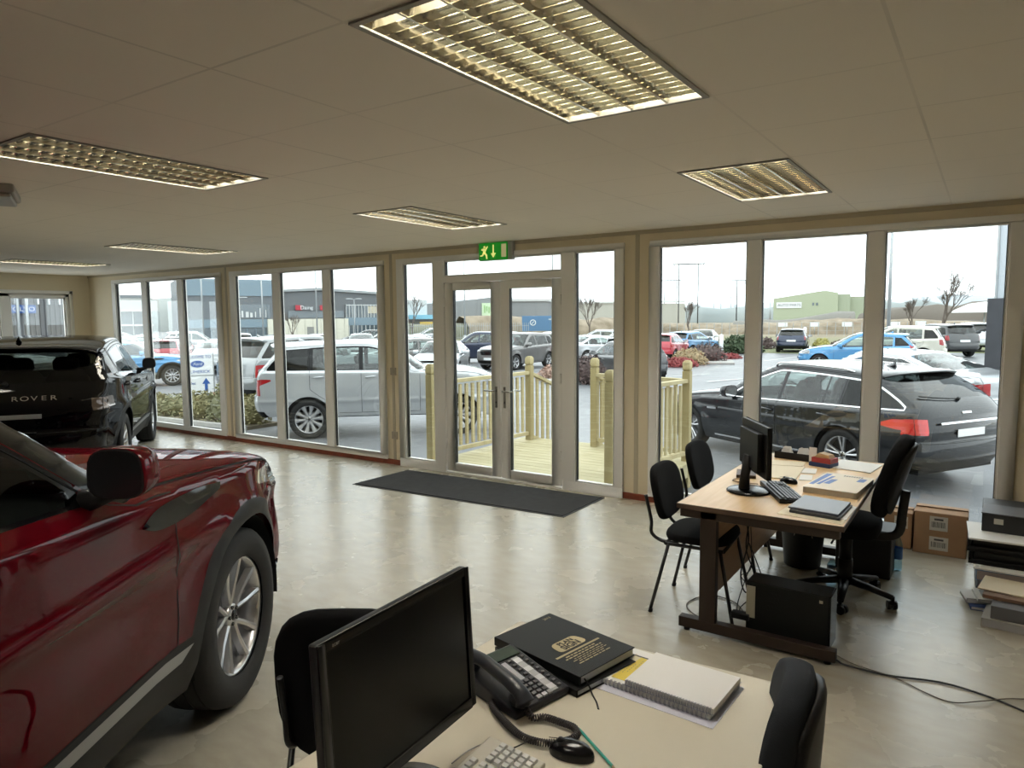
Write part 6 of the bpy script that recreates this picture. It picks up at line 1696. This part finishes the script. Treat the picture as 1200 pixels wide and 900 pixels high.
def tree(px, d, h, label, seed, spread=.5, group='bare trees', dens=5):
    rnd = random.Random(seed); t = empty('bare_tree', at(px, d), rnd.uniform(0, 6), label, 'tree', group); b = MB()
    def br(p, v, L, r, n):
        q = p+v*L; mid = p+v*L*.5+Vector((rnd.gauss(0, .04), rnd.gauss(0, .04), 0))*L
        b.tube([p, mid, q], [r, r*.8, r*.6], 5 if n > 2 else 3, cap=False)
        if n == 0: return
        for i in range(3 if n > 1 else 4):
            a = rnd.uniform(0, 2*pi); s = rnd.uniform(.5, 1.)*spread; o = v.orthogonal().normalized(); w2 = v.cross(o)
            nv = (v+(o*cos(a)+w2*sin(a))*s+Vector((0, 0, .18))).normalized(); br(p+v*L*rnd.uniform(.6, 1.), nv, L*rnd.uniform(.66, .92), max(.014, r*.6), n-1)
    br(Vector((0, 0, 0)), Vector((0, 0, 1)), h*.24, h*.018, dens)
    b.build('branches', mat('bark', (.13, .105, .09), .9), t, fix=False)
    return t
tree(1104, 72, 7.6, 'tallest bare tree in the last big window', 3); tree(1066, 80, 5., 'smaller bare tree left of the tallest one', 5); tree(691, 84, 6.2, 'bare tree seen through the right side light', 8); tree(806, 94, 6.2, 'bare tree between the power poles', 11)
tree(484, 78, 6.8, 'faint bare tree at the left side light', 14, dens=4); tree(344, 74, 4.6, 'small bare tree before the cream dealership wall', 17, dens=4)
# ------------------------------------------------------------ scrub, hedges, hills
def band(name, px0, px1, d0, d1, h, hv, depth, m, seed, step=2., kind='structure', z=GZ-.05):
    """a long bumpy bank: rows of vertices along the way, rounded across"""
    rnd = random.Random(seed); a = Vector(at(px0, d0)); c = Vector(at(px1, d1)); L = (c-a).length; n = max(6, int(L/step)); v = (c-a)/n; nn = Vector((-v.y, v.x, 0)).normalized()
    b = MB(); rows = []; hh = [h+hv*(rnd.random()*.7+.5*sin(i*.37+seed)+.3*sin(i*.11)) for i in range(n+1)]
    prof = [(-.5, 0), (-.46, .55), (-.25, .92), (0, 1), (.3, .85), (.5, 0)]
    for i in range(n+1):
        p = a+v*i
        for (q, k_) in prof: j = rnd.uniform(-.06, .06); rows.append(Vector((p.x, p.y, z))+nn*(q+j)*depth+Vector((0, 0, max(.05, hh[i])*k_*(1+j))))
    k = len(prof); b.add(rows, [(i*k+j, (i+1)*k+j, (i+1)*k+j+1, i*k+j+1) for i in range(n) for j in range(k-1)], 0, True)
    o = b.build(name, m, fix=False); o['kind'] = kind; return o
SCR = ground_mat('brown_scrub', (.20, .16, .11), (.34, .28, .21), .8, bump=1.); SCRG = ground_mat('green_scrub', (.12, .13, .08), (.22, .21, .14), .6, bump=1.)
HILL = ground_mat('haze_tinted_woodland', (.24, .27, .27), (.32, .34, .33), .05, bump=0); HILL2 = ground_mat('haze_tinted_hills', (.40, .44, .47), (.46, .50, .53), .02, bump=0)  # distance haze is mixed into both of these pale colours
band('scrub_bank', 540, 760, 84, 100, 2.3, .5, 5, SCR, 1, kind='stuff'); band('scrub_bank', 455, 548, 84, 84, 1.7, .4, 4, SCRG, 2, kind='stuff'); band('scrub_bank', 770, 1250, 106, 104, 1.4, .5, 6, SCR, 3, kind='stuff')
band('hedge_bank', 860, 1000, 122, 122, 2.0, 1.0, 6, mat('grey_scrub', (.20, .19, .17), .9), 4, kind='stuff'); band('hedge_bank', 1010, 1290, 122, 118, 2.9, 1.2, 7, mat('dark_hedge', (.15, .13, .11), .9), 5, kind='stuff')
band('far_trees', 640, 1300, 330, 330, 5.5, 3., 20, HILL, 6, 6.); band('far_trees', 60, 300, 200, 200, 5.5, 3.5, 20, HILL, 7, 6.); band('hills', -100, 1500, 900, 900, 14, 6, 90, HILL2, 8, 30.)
# palisade fence before the scrub
b = MB(); a = Vector(at(466, 74)); c = Vector(at(620, 72)); n = 62
for i in range(n+1):
    p = a+(c-a)*i/n; b.box((p.x, p.y, GZ+.95), (.05, .03, 1.9), rz=RAD(20))
for z in (.4, 1.6): b.tube([a+Vector((0, 0, z)), c+Vector((0, 0, z))], .03, 4)
tag(b.build('palisade_fence', GREYS), 'grey palisade fence along the far edge of the car park', 'fence')
b = MB(); a = Vector(at(760, 92)); c = Vector(at(1200, 92)); n = 44
for i in range(n+1): p = a+(c-a)*i/n; b.box((p.x, p.y, GZ+.8), (.06, .06, 1.5))
for z in (.5, 1., 1.5): b.tube([a+Vector((0, 0, z)), c+Vector((0, 0, z))], .015, 4)
tag(b.build('wire_fence', GREYS), 'post and wire fence across the brown field', 'fence')
for i, px in enumerate((917, 954, 992, 1048, 1078)):
    t = empty('bay_sign', at(px, 95), RAD(dirdeg(px)-90), ['small pale board left of the white marker post on the field fence', 'small pale board below the windows of the green shed', 'small pale board below the right end of the green shed', 'small pale board beside the tall lamp post', 'small pale board below the smaller bare tree'][i], 'sign', 'pale boards on the field fence')
    MB().bx(-.55, .55, -.02, .02, 1.0, 1.55).build('board', WHM, t); MB().cyl((0, .05, 0), (0, .05, 1.4), .04, n=6).build('post', GREYS, t)

# ------------------------------------------------------------ buildings. b_: an Empty facing the car park; u along the front (to the right), z up from the ground
def building(name, px, d, turn, label, cat='building'):
    return empty(name, at(px, d), RAD(dirdeg(px)-90+turn), label, cat)
def blk(t, nm, x0, x1, y0, y1, z0, z1, m, bev=0.): return MB().bx(x0, x1, y0, y1, z0, z1).build(nm, m, t, bev=bev)
CLD = mat('slate_cladding', (.135, .15, .165), .5, metal=.2); CLB = mat('blue_grey_cladding', (.19, .26, .31), .5, metal=.2); CLK = mat('dark_grey_fascia', (.12, .13, .14), .5); GLW = glass('far_glass', (.30, .36, .40), refl=1., ior=1.6); GLD = mat('far_window', (.10, .13, .15), .12, coat=1.); CRW = mat('cream_render', (.62, .60, .50), .8)
WFR = mat('white_frame', (.60, .61, .60), .5)
# dark dealership; 1 m is about 9.8 px at 84 m
t = building('car_dealership', 335, 84, 12, 'dark grey car dealership with cream wall and taller left block'); s_ = 84/F_
U_ = lambda px: (px-335)*84/F_*1.0
Z_ = lambda y: (392.5-y)*84/F_
blk(t, 'tall_block', U_(229), U_(334), 0, 9, 0, Z_(326), CLD); blk(t, 'upper_cladding', U_(228.5), U_(334.5), -.15, 0, Z_(343), Z_(325.5), CLB)
blk(t, 'main_block', U_(334.5), U_(470), .3, 9, 0, Z_(337), CLK)
b = MB(); b.add([(U_(334.5), .0, Z_(338)), (U_(375), .0, Z_(336)), (U_(470), .0, Z_(341)), (U_(470), 9, Z_(341)), (U_(375), 9, Z_(336)), (U_(334.5), 9, Z_(338)), (U_(334.5), .0, Z_(335.5)), (U_(375), .0, Z_(333)), (U_(470), .0, Z_(338.5)), (U_(470), 9, Z_(338.5)), (U_(375), 9, Z_(333)), (U_(334.5), 9, Z_(335.5))],
    [(0, 1, 7, 6), (1, 2, 8, 7), (2, 3, 9, 8), (3, 4, 10, 9), (4, 5, 11, 10), (5, 0, 6, 11), (6, 7, 10, 11), (7, 8, 9, 10), (1, 0, 5, 4), (2, 1, 4, 3)]); b.build('roof', mat('roof_grey', (.30, .32, .33), .6), t)
blk(t, 'blue_band', U_(229), U_(322), -.12, 0, Z_(377), Z_(368), CLB); blk(t, 'blue_band', U_(404), U_(470), .0, .3, Z_(376), Z_(367), CLB)
w_ = blk(t, 'window_strip', U_(282), U_(320), -.06, 0, Z_(367), Z_(352), GLD)
for px, y0, y1, w in ((285, 367, 352, 1.6), (290, 366, 359, 2), (294.5, 366, 360, 3), (299, 366, 361, 2.5), (304, 366, 360, 1), (309, 366, 356, 1), (315, 366, 358, .8)): blk(w_, 'lit_panel', U_(px), U_(px+w), -.14, -.08, Z_(y0), Z_(y1), WFR)
w_ = blk(t, 'ground_glazing', U_(229), U_(318), -.06, 0, 0, Z_(378), GLD)
for px in range(232, 318, 9): blk(w_, 'mullion', U_(px), U_(px+.7), -.14, -.08, 0, Z_(378), CLB)
w_ = blk(t, 'cream_wall', U_(316.5), U_(406), -.5, .3, 0, Z_(368), CRW); blk(w_, 'door_opening', U_(358.5), U_(366), -.56, -.51, 0, Z_(377), mat('door_grey', (.22, .22, .21), .6))
for px in range(329, 404, 9): blk(w_, 'joint', U_(px), U_(px+.3), -.53, -.51, 0, Z_(368), mat('joint_grey', (.40, .39, .34), .8))
blk(t, 'upper_window', U_(340), U_(403), .2, .3, Z_(367), Z_(359), GLD)
w_ = blk(t, 'sign_band', U_(347), U_(381), -.1, .3, Z_(358.5), Z_(351.8+.7), CLK)
blk(w_, 'red_sign_block', U_(347.3), U_(354), -.2, -.12, Z_(358.3), Z_(352.8), mat('sign_red', (.42, .03, .05), .5)); blk(w_, 'red_sign_block', U_(374.5), U_(380), -.2, -.12, Z_(358.3), Z_(352.8), mat('sign_red', (.42, .03, .05), .5))
text_on('lettering', 'Daing', .62, WHM, w_, U_(359.5), Z_(355.6), -.22)
w_ = blk(t, 'glazed_front', U_(405), U_(446), .1, .28, Z_(367), Z_(351.5), GLD)
for i in range(12): blk(w_, 'mullion', U_(405+i*3.7), U_(405.5+i*3.7), .0, .09, Z_(367), Z_(351.5), WFR)
blk(w_, 'transom', U_(405), U_(446), .0, .09, Z_(353), Z_(352.2), WFR); blk(w_, 'lit_interior', U_(431), U_(444), .05, .095, Z_(362), Z_(354), mat('lit_beige', (.50, .45, .34), .7))
w_ = blk(t, 'ground_glazing', U_(406), U_(470), .1, .28, 0, Z_(376), GLD)
for i in range(10): blk(w_, 'mullion', U_(408+i*5), U_(408.6+i*5), .0, .09, 0, Z_(376), WFR)
# pale building far left
t = building('office_building', 150, 100, -8, 'pale glass-fronted building with a round rooftop drum, far left'); U_ = lambda px: (px-150)*100/F_*1.2; Z_ = lambda y: (394-y)*100/F_*.9
blk(t, 'upper_storey', U_(120), U_(170), 0, 9, Z_(360), Z_(346), mat('pale_cladding', (.42, .43, .41), .6)); blk(t, 'ground_storey', U_(120), U_(170), .4, 9, 0, Z_(360), GLD)
blk(t, 'white_band', U_(120), U_(171), -.6, .4, Z_(377.5), Z_(375.5), WFR); blk(t, 'fascia', U_(119), U_(171), -.4, 0, Z_(361), Z_(359.5), WFR)
for px in (125, 135, 145, 155, 165): blk(t, 'column', U_(px), U_(px+.8), .2, .38, 0, Z_(360), WFR)
MB().lathe([(0, Z_(341)), (1.9, Z_(341.3)), (2.3, Z_(343)), (2.3, Z_(346))], 24, c=(U_(151), 4, 0)).build('rooftop_drum', CLD, t)
w_ = blk(t, 'small_sign', U_(140), U_(146), -.1, 0, Z_(352), Z_(349), WFR)
# grey sheds behind the doors
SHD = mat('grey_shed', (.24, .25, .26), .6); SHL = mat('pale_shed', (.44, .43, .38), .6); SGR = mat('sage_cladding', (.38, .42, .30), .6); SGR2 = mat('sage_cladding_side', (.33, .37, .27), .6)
def shed(name, px0, px1, d, yr0, yr1, yb, m, label, ridge=None, dep=20):
    pm = (px0+px1)/2; t = building(name, pm, d, 0, label); k = d/F_; U = lambda px: (px-pm)*k*1.0/cos(0); Z = lambda y: (yb-y)*k
    w0, w1 = U(px0)*1.0, U(px1)*1.0; b = MB()
    if ridge: rp_, ry = ridge; pts = [(w0, 0), (w1, 0), (w1, Z(yr1)), (U(rp_), Z(ry)), (w0, Z(yr0))]
    else: pts = [(w0, 0), (w1, 0), (w1, Z(yr1)), (w0, Z(yr0))]
    b.prism(pts, 0, -dep, M=Matrix(((1, 0, 0, 0), (0, 0, -1, 0), (0, 1, 0, 0), (0, 0, 0, 1)))); b.build('walls', m, t)
    n = int((w1-w0)/2.2); rb = MB()
    for i in range(1, n): x = w0+(w1-w0)*i/n; rb.bx(x-.04, x+.04, -.05, -.01, 0, min(Z(yr0), Z(yr1)))
    rb.build('cladding_ribs', m, t); return t, U, Z
t, U, Z = shed('warehouse', 500, 579, 105, 357, 349.5, 393, SHD, 'grey warehouse behind the left door leaf with green-white sign', (530, 355))
w_ = blk(t, 'sign_board', U(565.5), U(579), -.2, -.06, Z(371), Z(356.5), mat('sign_pale_green', (.55, .68, .48), .6)); b = MB()
for i in range(4): b.bx(U(568+i*2.6), U(569.4+i*2.6), -.26, -.22, Z(368-i % 2*2), Z(359+i % 3))
b.build('green_motif', mat('sign_mid_green', (.30, .48, .22), .6), w_)
t, U, Z = shed('warehouse', 596, 662, 118, 353, 356, 391, SHD, 'long grey warehouse behind the blue container'); blk(t, 'roof_edge', U(596), U(662), -.3, .2, Z(355), Z(352.5), mat('roof_pale', (.5, .5, .5), .5))
t, U, Z = shed('warehouse', 660, 800, 150, 357.5, 360, 388, SHL, 'long pale warehouse seen through the right side light'); blk(t, 'roof_edge', U(660), U(800), -.3, .2, Z(358.5), Z(356.8), WFR)
t = building('shipping_container', 638, 80, 0, 'blue shipping container with a white round emblem', 'container'); CBL = mat('container_blue', (.10, .21, .36), .5)
b = MB(); b.bx(-2.5, 2.9, 0, 2.4, .9, 2.6)
for i in range(26): b.bx(-2.45+i*.21, -2.36+i*.21, -.05, 0, 1., 2.5)
b.build('body', CBL, t)
b = MB(); b.lathe([(.34, -.09), (.26, -.09)], 24, c=(-1.25, 0, 1.85), ax='Y'); b.box((-1.25, -.09, 1.85), (.42, .01, .07), R=Matrix.Rotation(RAD(-45), 3, 'Y')); b.build('round_emblem', WHM, t)
text_on('lettering', 'ARRA', .3, WHM, t, .9, 2.2, -.07); b = MB(); b.bx(.9, 1.1, -.08, -.06, 1.4, 1.6); b.bx(2.3, 2.6, -.08, -.06, 1.3, 1.6); b.build('white_marks', WHM, t)
for x in (-2.2, 2.6): MB().bx(x-.15, x+.15, .2, 2.2, 0, .9).build('leg', GREYS, t)
t = building('filling_station', 492, 95, 0, 'white tower block with pale blue canopy band at the left side light')
blk(t, 'white_tower', -1.6, 1.1, 0, 4, 0, 4.9, mat('tower_white', (.60, .61, .60), .6)); blk(t, 'blue_canopy', -2.2, 2.0, -2.5, 1, 2.35, 2.9, mat('canopy_blue', (.22, .50, .66), .5)); blk(t, 'dark_soffit', -2.1, 1.9, -2.4, 1, 2.05, 2.34, DKS); blk(t, 'yellow_sign', .1, 2.3, -2.9, -2.7, 1.5, 2.0, mat('sign_yellow', (.60, .42, .10), .5))
for x in (-1.8, 1.6): blk(t, 'column', x, x+.15, -2.2, -2.0, 0, 2.05, WFR)
# sage green shed on the right
t = building('green_shed', 940, 150, 0, 'large sage green industrial shed with white sign board'); k = 150/F_; U = lambda px: (px-940)*k; Z = lambda y: (381-y)*k
b = MB(); b.prism([(U(910), 0), (U(974), 0), (U(974), Z(344)), (U(962), Z(341.5)), (U(956), Z(342)), (U(910), Z(349))], 0, -30, M=Matrix(((1, 0, 0, 0), (0, 0, -1, 0), (0, 1, 0, 0), (0, 0, 0, 1)))); b.build('front_block', SGR, t)
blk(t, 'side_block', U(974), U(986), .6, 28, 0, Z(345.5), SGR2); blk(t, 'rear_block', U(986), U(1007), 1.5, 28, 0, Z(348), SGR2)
w_ = blk(t, 'sign_board', U(913), U(938.5), -.15, -.03, Z(359.5), Z(353.2), WHM); text_on('lettering', 'AUTO PARTS', .72, mat('sign_text_grey', (.15, .15, .17), .6), w_, U(926), Z(356.3), -.18)
for px in (949, 952.8): blk(t, 'window', U(px), U(px+1.8), -.08, -.02, Z(357), Z(354), GLD)
# blue totem and canopy at the right edge
t = empty('corner_tower', at(1174, 19), RAD(dirdeg(1174)-90-18), 'tall dark clad corner block with pale upper panels at the right window edge', 'building')
BRK = mat('dark_cladding_block', (.045, .047, .055), .6, var=.2, vscale=3)
blk(t, 'dark_base', -.32, 2.3, 0, 2.6, 0, 2.45, BRK); blk(t, 'pale_panels', -.17, 2.3, .1, 2.6, 2.45, 6.5, mat('pale_panel', (.48, .52, .56), .4)); blk(t, 'corner_trim', -.21, -.17, .06, .12, 2.45, 6.5, GREYS)
b = MB(); b.tube([(-.32, .1, 1.75), (-.44, .0, 1.75), (-.44, 0, 1.68)], .02, 6); b.ell((-.46, -.02, 1.7), (.05, .09, .04), 10); b.build('camera_bracket', DKS, t)
t = empty('canopy', at(1152, 60), 0, 'white domed canopy behind the parked cars at the right', 'canopy'); b = MB(); b.lathe([(0, 3.0), (1.0, 2.85), (1.9, 2.4), (2.0, 2.25)], 20); b.build('cover', mat('canopy_white', (.8, .8, .8), .6), t); MB().cyl((0, 0, 0), (0, 0, 2.9), .05, n=8).build('pole', GREYS, t)

# ------------------------------------------------------------ the showroom next door, seen through the high window on the left
t = empty('neighbour_building', (-29, 14, GZ), RAD(90), 'grey ribbed building with blue VOLVO sign seen through the high window', 'building')
b = MB(); b.bx(-12, .15, 0, 10, 0, 5.2)
for i in range(71): b.bx(-12+i*.17, -11.92+i*.17, -.03, 0, 0, 5.2)
b.build('ribbed_wall', mat('ribbed_grey', (.12, .12, .125), .5, metal=.2), t)
w_ = MB().bx(-3.30, -2.35, -.22, -.04, 2.66, 2.95).build('blue_sign', BLUES, t); text_on('lettering', 'VOLVO', .22, WHM, w_, -2.82, 2.80, -.24, sx=1.2)
for i in range(7): blk(t, 'light_strip', -2.95+i*.36, -2.90+i*.36, -.12, -.04, 2.98, 3.5, WHM)
for x in (-3.0, -2.72): MB().cyl((x, -.4, 0), (x, -.4, 5), .05, n=8).build('downpipe', GREYS, t)

# ------------------------------------------------------------ the cars
CR = {}
def car(kind, px_or_xy, d, yaw, label, pm, group=None, z=None, scale=1., wheel=None, roof=None):
    """wheel: (X, Y) of the car that stands at the given ground point"""
    if kind not in CR: r = CARFN[kind]()[0]; CR[kind] = r
    else: r = copy_tree(CR[kind])
    x, y = (px_or_xy if isinstance(px_or_xy, tuple) else at(px_or_xy, d)[:2])
    if wheel:
        c, s = cos(RAD(yaw)), sin(RAD(yaw)); x -= (wheel[0]*c-wheel[1]*s)*scale; y -= (wheel[0]*s+wheel[1]*c)*scale
    if z is None: c, s = cos(RAD(yaw)), sin(RAD(yaw)); z = gz(x+1.3*c)
    place(r, x, y, yaw, z, scale, label, 'car', group, pm, roof); return r
PB = dict(red=paint('dark_red', (.085, .0015, .005), metal=0, rough=.4, coat=.55, spec=.0), black=paint('black', (.002, .002, .0028), metal=0, rough=.3, coat=.8, spec=.0), silver=paint('silver', (.50, .52, .54), metal=.5), satin=paint('satin_grey', (.30, .315, .32), metal=.4), lightsilver=paint('light_silver', (.58, .60, .61), metal=.4), char=paint('charcoal', (.012, .0135, .016), metal=0, rough=.3, coat=.9, spec=.1),
          blue=paint('bright_blue', (.07, .27, .52), metal=.2), blue2=paint('mid_blue', (.10, .24, .42), metal=.3), navy=paint('navy', (.015, .025, .06), metal=.3), white=paint('white', (.72, .73, .73), metal=0), cream=paint('cream', (.60, .58, .50), metal=.1), grey=paint('mid_grey', (.17, .165, .16), metal=.4), reds=paint('bright_red', (.45, .03, .05), metal=.1), dkgrey=paint('dark_grey', (.05, .052, .055), metal=.3))
CARFN = {'evoque': lambda: evoque(PB['red'], 2), 'bigsuv': lambda: bigsuv(PB['silver'], 2), 'estate': lambda: estate(PB['char'], 2), 'sedan': lambda: sedan(PB['silver'], 1), 'hatch': lambda: hatch(PB['blue'], 1), 'suv': lambda: suv(PB['grey'], 1)}
car('evoque', (-2.11, -1.071), 0, 122.7, 'dark red SUV with silver alloy wheel in the left foreground', PB['red'], 'luxury SUVs', 0, 1.086)
car('evoque', (-8.64, 3.345), 0, 145.2, 'black SUV with RANGE ROVER lettering standing behind the dark red one', PB['black'], 'luxury SUVs', 0)
car('evoque', 201, 28.2, 55, 'bright blue SUV outside beyond the left windows', PB['blue'], 'luxury SUVs', wheel=(2.66, -.9))
car('bigsuv', (-11.55, 9.75), 0, 42.5, 'large silver SUV parked side on outside the second window', PB['silver'], 'large SUVs')
car('bigsuv', 274, 19.8, 88, 'silver-grey SUV seen from behind, left of the large silver one', PB['satin'], 'large SUVs', wheel=(-1.0, 0))
car('estate', (-1.02, 10.32), 0, 149.5, 'charcoal estate car with chrome window trim behind the wooden desk', PB['char'])
car('sedan', (.02, 14.3), 0, 154, 'silver saloon behind the charcoal estate car', PB['silver'], 'saloons', wheel=(-1.05, .85))
H1 = 'hatchbacks'; S1 = 'family SUVs'; S2 = 'saloons'
car('hatch', 1052, 29, 184, 'bright blue hatchback behind the charcoal estate car', PB['blue'], H1, wheel=(0, .9))
car('suv', 1082, 34, 182, 'cream SUV-shaped car behind the bright blue hatchback', PB['cream'], S1, wheel=(0, .9))
car('suv', 1131, 41, 128, 'black SUV with tall red lamps near the dark corner block', PB['dkgrey'], S1, wheel=(-.8, 0))
car('suv', 1154, 47, 108, 'silver SUV partly behind the dark corner block', PB['silver'], S1, wheel=(-.8, 0))
car('hatch', 927, 48, 99, 'dark blue hatchback parked alone by the verge', PB['navy'], H1, wheel=(-.7, 0), scale=1.04)
car('hatch', 789, 43, 78, 'mid blue hatchback behind the tan shrub', PB['blue2'], H1, wheel=(-.7, 0))
car('sedan', 818, 50, -95+16, 'silver saloon facing the viewer behind the brown shrub', PB['lightsilver'], S2, wheel=(3.7, 0))
car('hatch', 727, 31, 104, 'dark navy hatchback right of the dark leafless shrub', PB['navy'], H1, wheel=(-.7, 0))
car('hatch', 768, 37.5, 96, 'dark red hatchback mostly behind the door pillar', PB['reds'], H1, wheel=(-.7, 0))
car('sedan', 698, 42.5, -113, 'dark grey saloon facing the viewer behind the navy hatchback', PB['dkgrey'], S2, wheel=(3.7, 0))
car('hatch', 686, 27.5, 145, 'black hatchback behind the dark leafless shrub', PB['dkgrey'], H1, wheel=(2.6, .9))
car('suv', 605, 31.5, 268, 'grey SUV facing the doors behind the timber balustrade', PB['grey'], S1, wheel=(2.68, .9))
car('sedan', 655, 36, 70, 'silver saloon with red lamps right of the grey SUV', PB['silver'], S2, wheel=(-1.1, 0))
car('hatch', 640, 45, 200, 'white hatchback behind the silver saloon', PB['white'], H1, wheel=(1.3, 0))
car('suv', 556, 36.5, 205, 'dark navy SUV behind the bonnet of the large silver SUV', PB['navy'], S1, wheel=(1.2, .9))
car('hatch', 576, 48, 200, 'black hatchback far behind the dark navy SUV', PB['dkgrey'], H1, wheel=(1.2, .9))
car('sedan', 507, 27, 300, 'silver saloon facing the viewer through the left side light', PB['silver'], S2, wheel=(3.6, 0))
car('hatch', 480, 33, 230, 'dark grey hatchback at the edge of the left side light', PB['grey'], H1, wheel=(1.3, 0))
car('sedan', 482, 42, 215, 'white saloon behind the dark grey hatchback', PB['white'], S2, wheel=(1.3, 0))
car('hatch', 504, 70, 225, 'small silver hatchback near the palisade fence', PB['silver'], H1, wheel=(1.3, 0))
car('hatch', 700, 52, 200, 'silver hatchback in the back row right of the doors', PB['silver'], H1, wheel=(1.3, 0)); car('suv', 730, 48, 190, 'white SUV in the back row right of the doors', PB['white'], S1, wheel=(1.3, 0))
car('hatch', 430, 62, 228, 'dark car parked before the glazed dealership front', PB['dkgrey'], H1, wheel=(1.3, 0))
# left side rows
car('sedan', 249, 33, 140, 'silver saloon with red lamp beyond the dealership sign', PB['silver'], S2, wheel=(-1.1, 0))
car('hatch', 209, 44, 150, 'dark hatchback left of the dealership sign', PB['dkgrey'], H1, wheel=(-.6, 0)); car('hatch', 188, 37, 140, 'bright red hatchback above the bright blue SUV bonnet', PB['reds'], H1, wheel=(-.6, 0))
car('suv', 232, 53, 60, 'white SUV in the back row above the dealership sign', PB['white'], S1, wheel=(1.3, 0)); car('sedan', 178, 56, 60, 'white saloon behind the bright red hatchback', PB['white'], S2, wheel=(1.3, 0))
car('hatch', 150, 49, 62, 'white hatchback behind the bright blue SUV', PB['white'], H1, wheel=(1.3, 0)); car('sedan', 146, 68, 60, 'silver saloon at the far left of the car park', PB['lightsilver'], S2, wheel=(1.3, 0))
car('suv', 280, 43, 145, 'white SUV behind the silver-grey one', PB['white'], S1, wheel=(1.3, 0)); car('hatch', 325, 46, 141, 'silver hatchback whose roof shows above the large silver SUV', PB['lightsilver'], H1, wheel=(1.3, 0))
car('hatch', 375, 47, 139, 'white hatchback whose roof shows in the middle pane', PB['white'], H1, wheel=(1.3, 0)); car('sedan', 424, 48, 137, 'white saloon behind the roof of the large silver SUV', PB['white'], S2, wheel=(1.3, 0)); car('hatch', 452, 54, 200, 'silver hatchback behind the right end of that roof', PB['lightsilver'], H1, wheel=(1.3, 0))
# seen through the high window
car('suv', (-24.6, 6.2), 0, 90, 'white vehicle seen through the high window on the left', PB['white'], S1, scale=1.25, z=GZ)
# ------------------------------------------------------------ daylight: an overcast sky
w = bpy.data.worlds.new('overcast_sky'); SC.world = w; w.use_nodes = True
nt = w.node_tree; bg = nt.nodes['Background']
tc = nt.nodes.new('ShaderNodeTexCoord'); sx = nt.nodes.new('ShaderNodeSeparateXYZ'); rp = nt.nodes.new('ShaderNodeValToRGB')
e = rp.color_ramp.elements; e[0].position = .0; e[0].color = (.86, .90, .95, 1); e[1].position = .55; e[1].color = (.93, .97, 1., 1)
nz = nt.nodes.new('ShaderNodeTexNoise'); nz.inputs['Scale'].default_value = 2.2; nz.inputs['Detail'].default_value = 4
mr = nt.nodes.new('ShaderNodeMapRange'); mr.inputs['To Min'].default_value = .92; mr.inputs['To Max'].default_value = 1.06
mx = nt.nodes.new('ShaderNodeMix'); mx.data_type = 'RGBA'; mx.blend_type = 'MULTIPLY'; mx.inputs['Factor'].default_value = 1
nt.links.new(tc.outputs['Generated'], sx.inputs[0]); nt.links.new(sx.outputs[2], rp.inputs[0]); nt.links.new(tc.outputs['Generated'], nz.inputs['Vector'])
nt.links.new(nz.outputs['Fac'], mr.inputs['Value']); nt.links.new(rp.outputs[0], mx.inputs['A']); nt.links.new(mr.outputs[0], mx.inputs['B']); nt.links.new(mx.outputs['Result'], bg.inputs[0])
bg.inputs[1].default_value = SKY
# portals guide the sky light through the windows
def portal(x0, x1, z0, z1, y):
    l = bpy.data.lights.new('window_portal', 'AREA'); l.shape = 'RECTANGLE'; l.size = x1-x0; l.size_y = z1-z0
    l.cycles.is_portal = True
    o = bpy.data.objects.new('window_portal', l); COL.objects.link(o); o.location = ((x0+x1)/2, y, (z0+z1)/2); o.rotation_euler = (RAD(-90), 0, 0)
for u in UN.values(): portal(u[0], u[1], .05, ZT, D+.14)
SC.view_settings.view_transform = 'Standard'; SC.view_settings.look = 'None'; SC.view_settings.exposure = EXPO; SC.view_settings.gamma = 1; SC.view_settings.use_curve_mapping = False
SC.cycles.use_denoising = True
SC.cycles.max_bounces = 10; SC.cycles.diffuse_bounces = 5; SC.cycles.glossy_bounces = 4; SC.cycles.transparent_max_bounces = 24; SC.cycles.sample_clamp_indirect = 8.
SC.cycles.caustics_reflective = True; SC.cycles.caustics_refractive = False
for o in list(bpy.data.objects):
    if 'paint' in o: del o['paint']
bpy.context.view_layer.update()
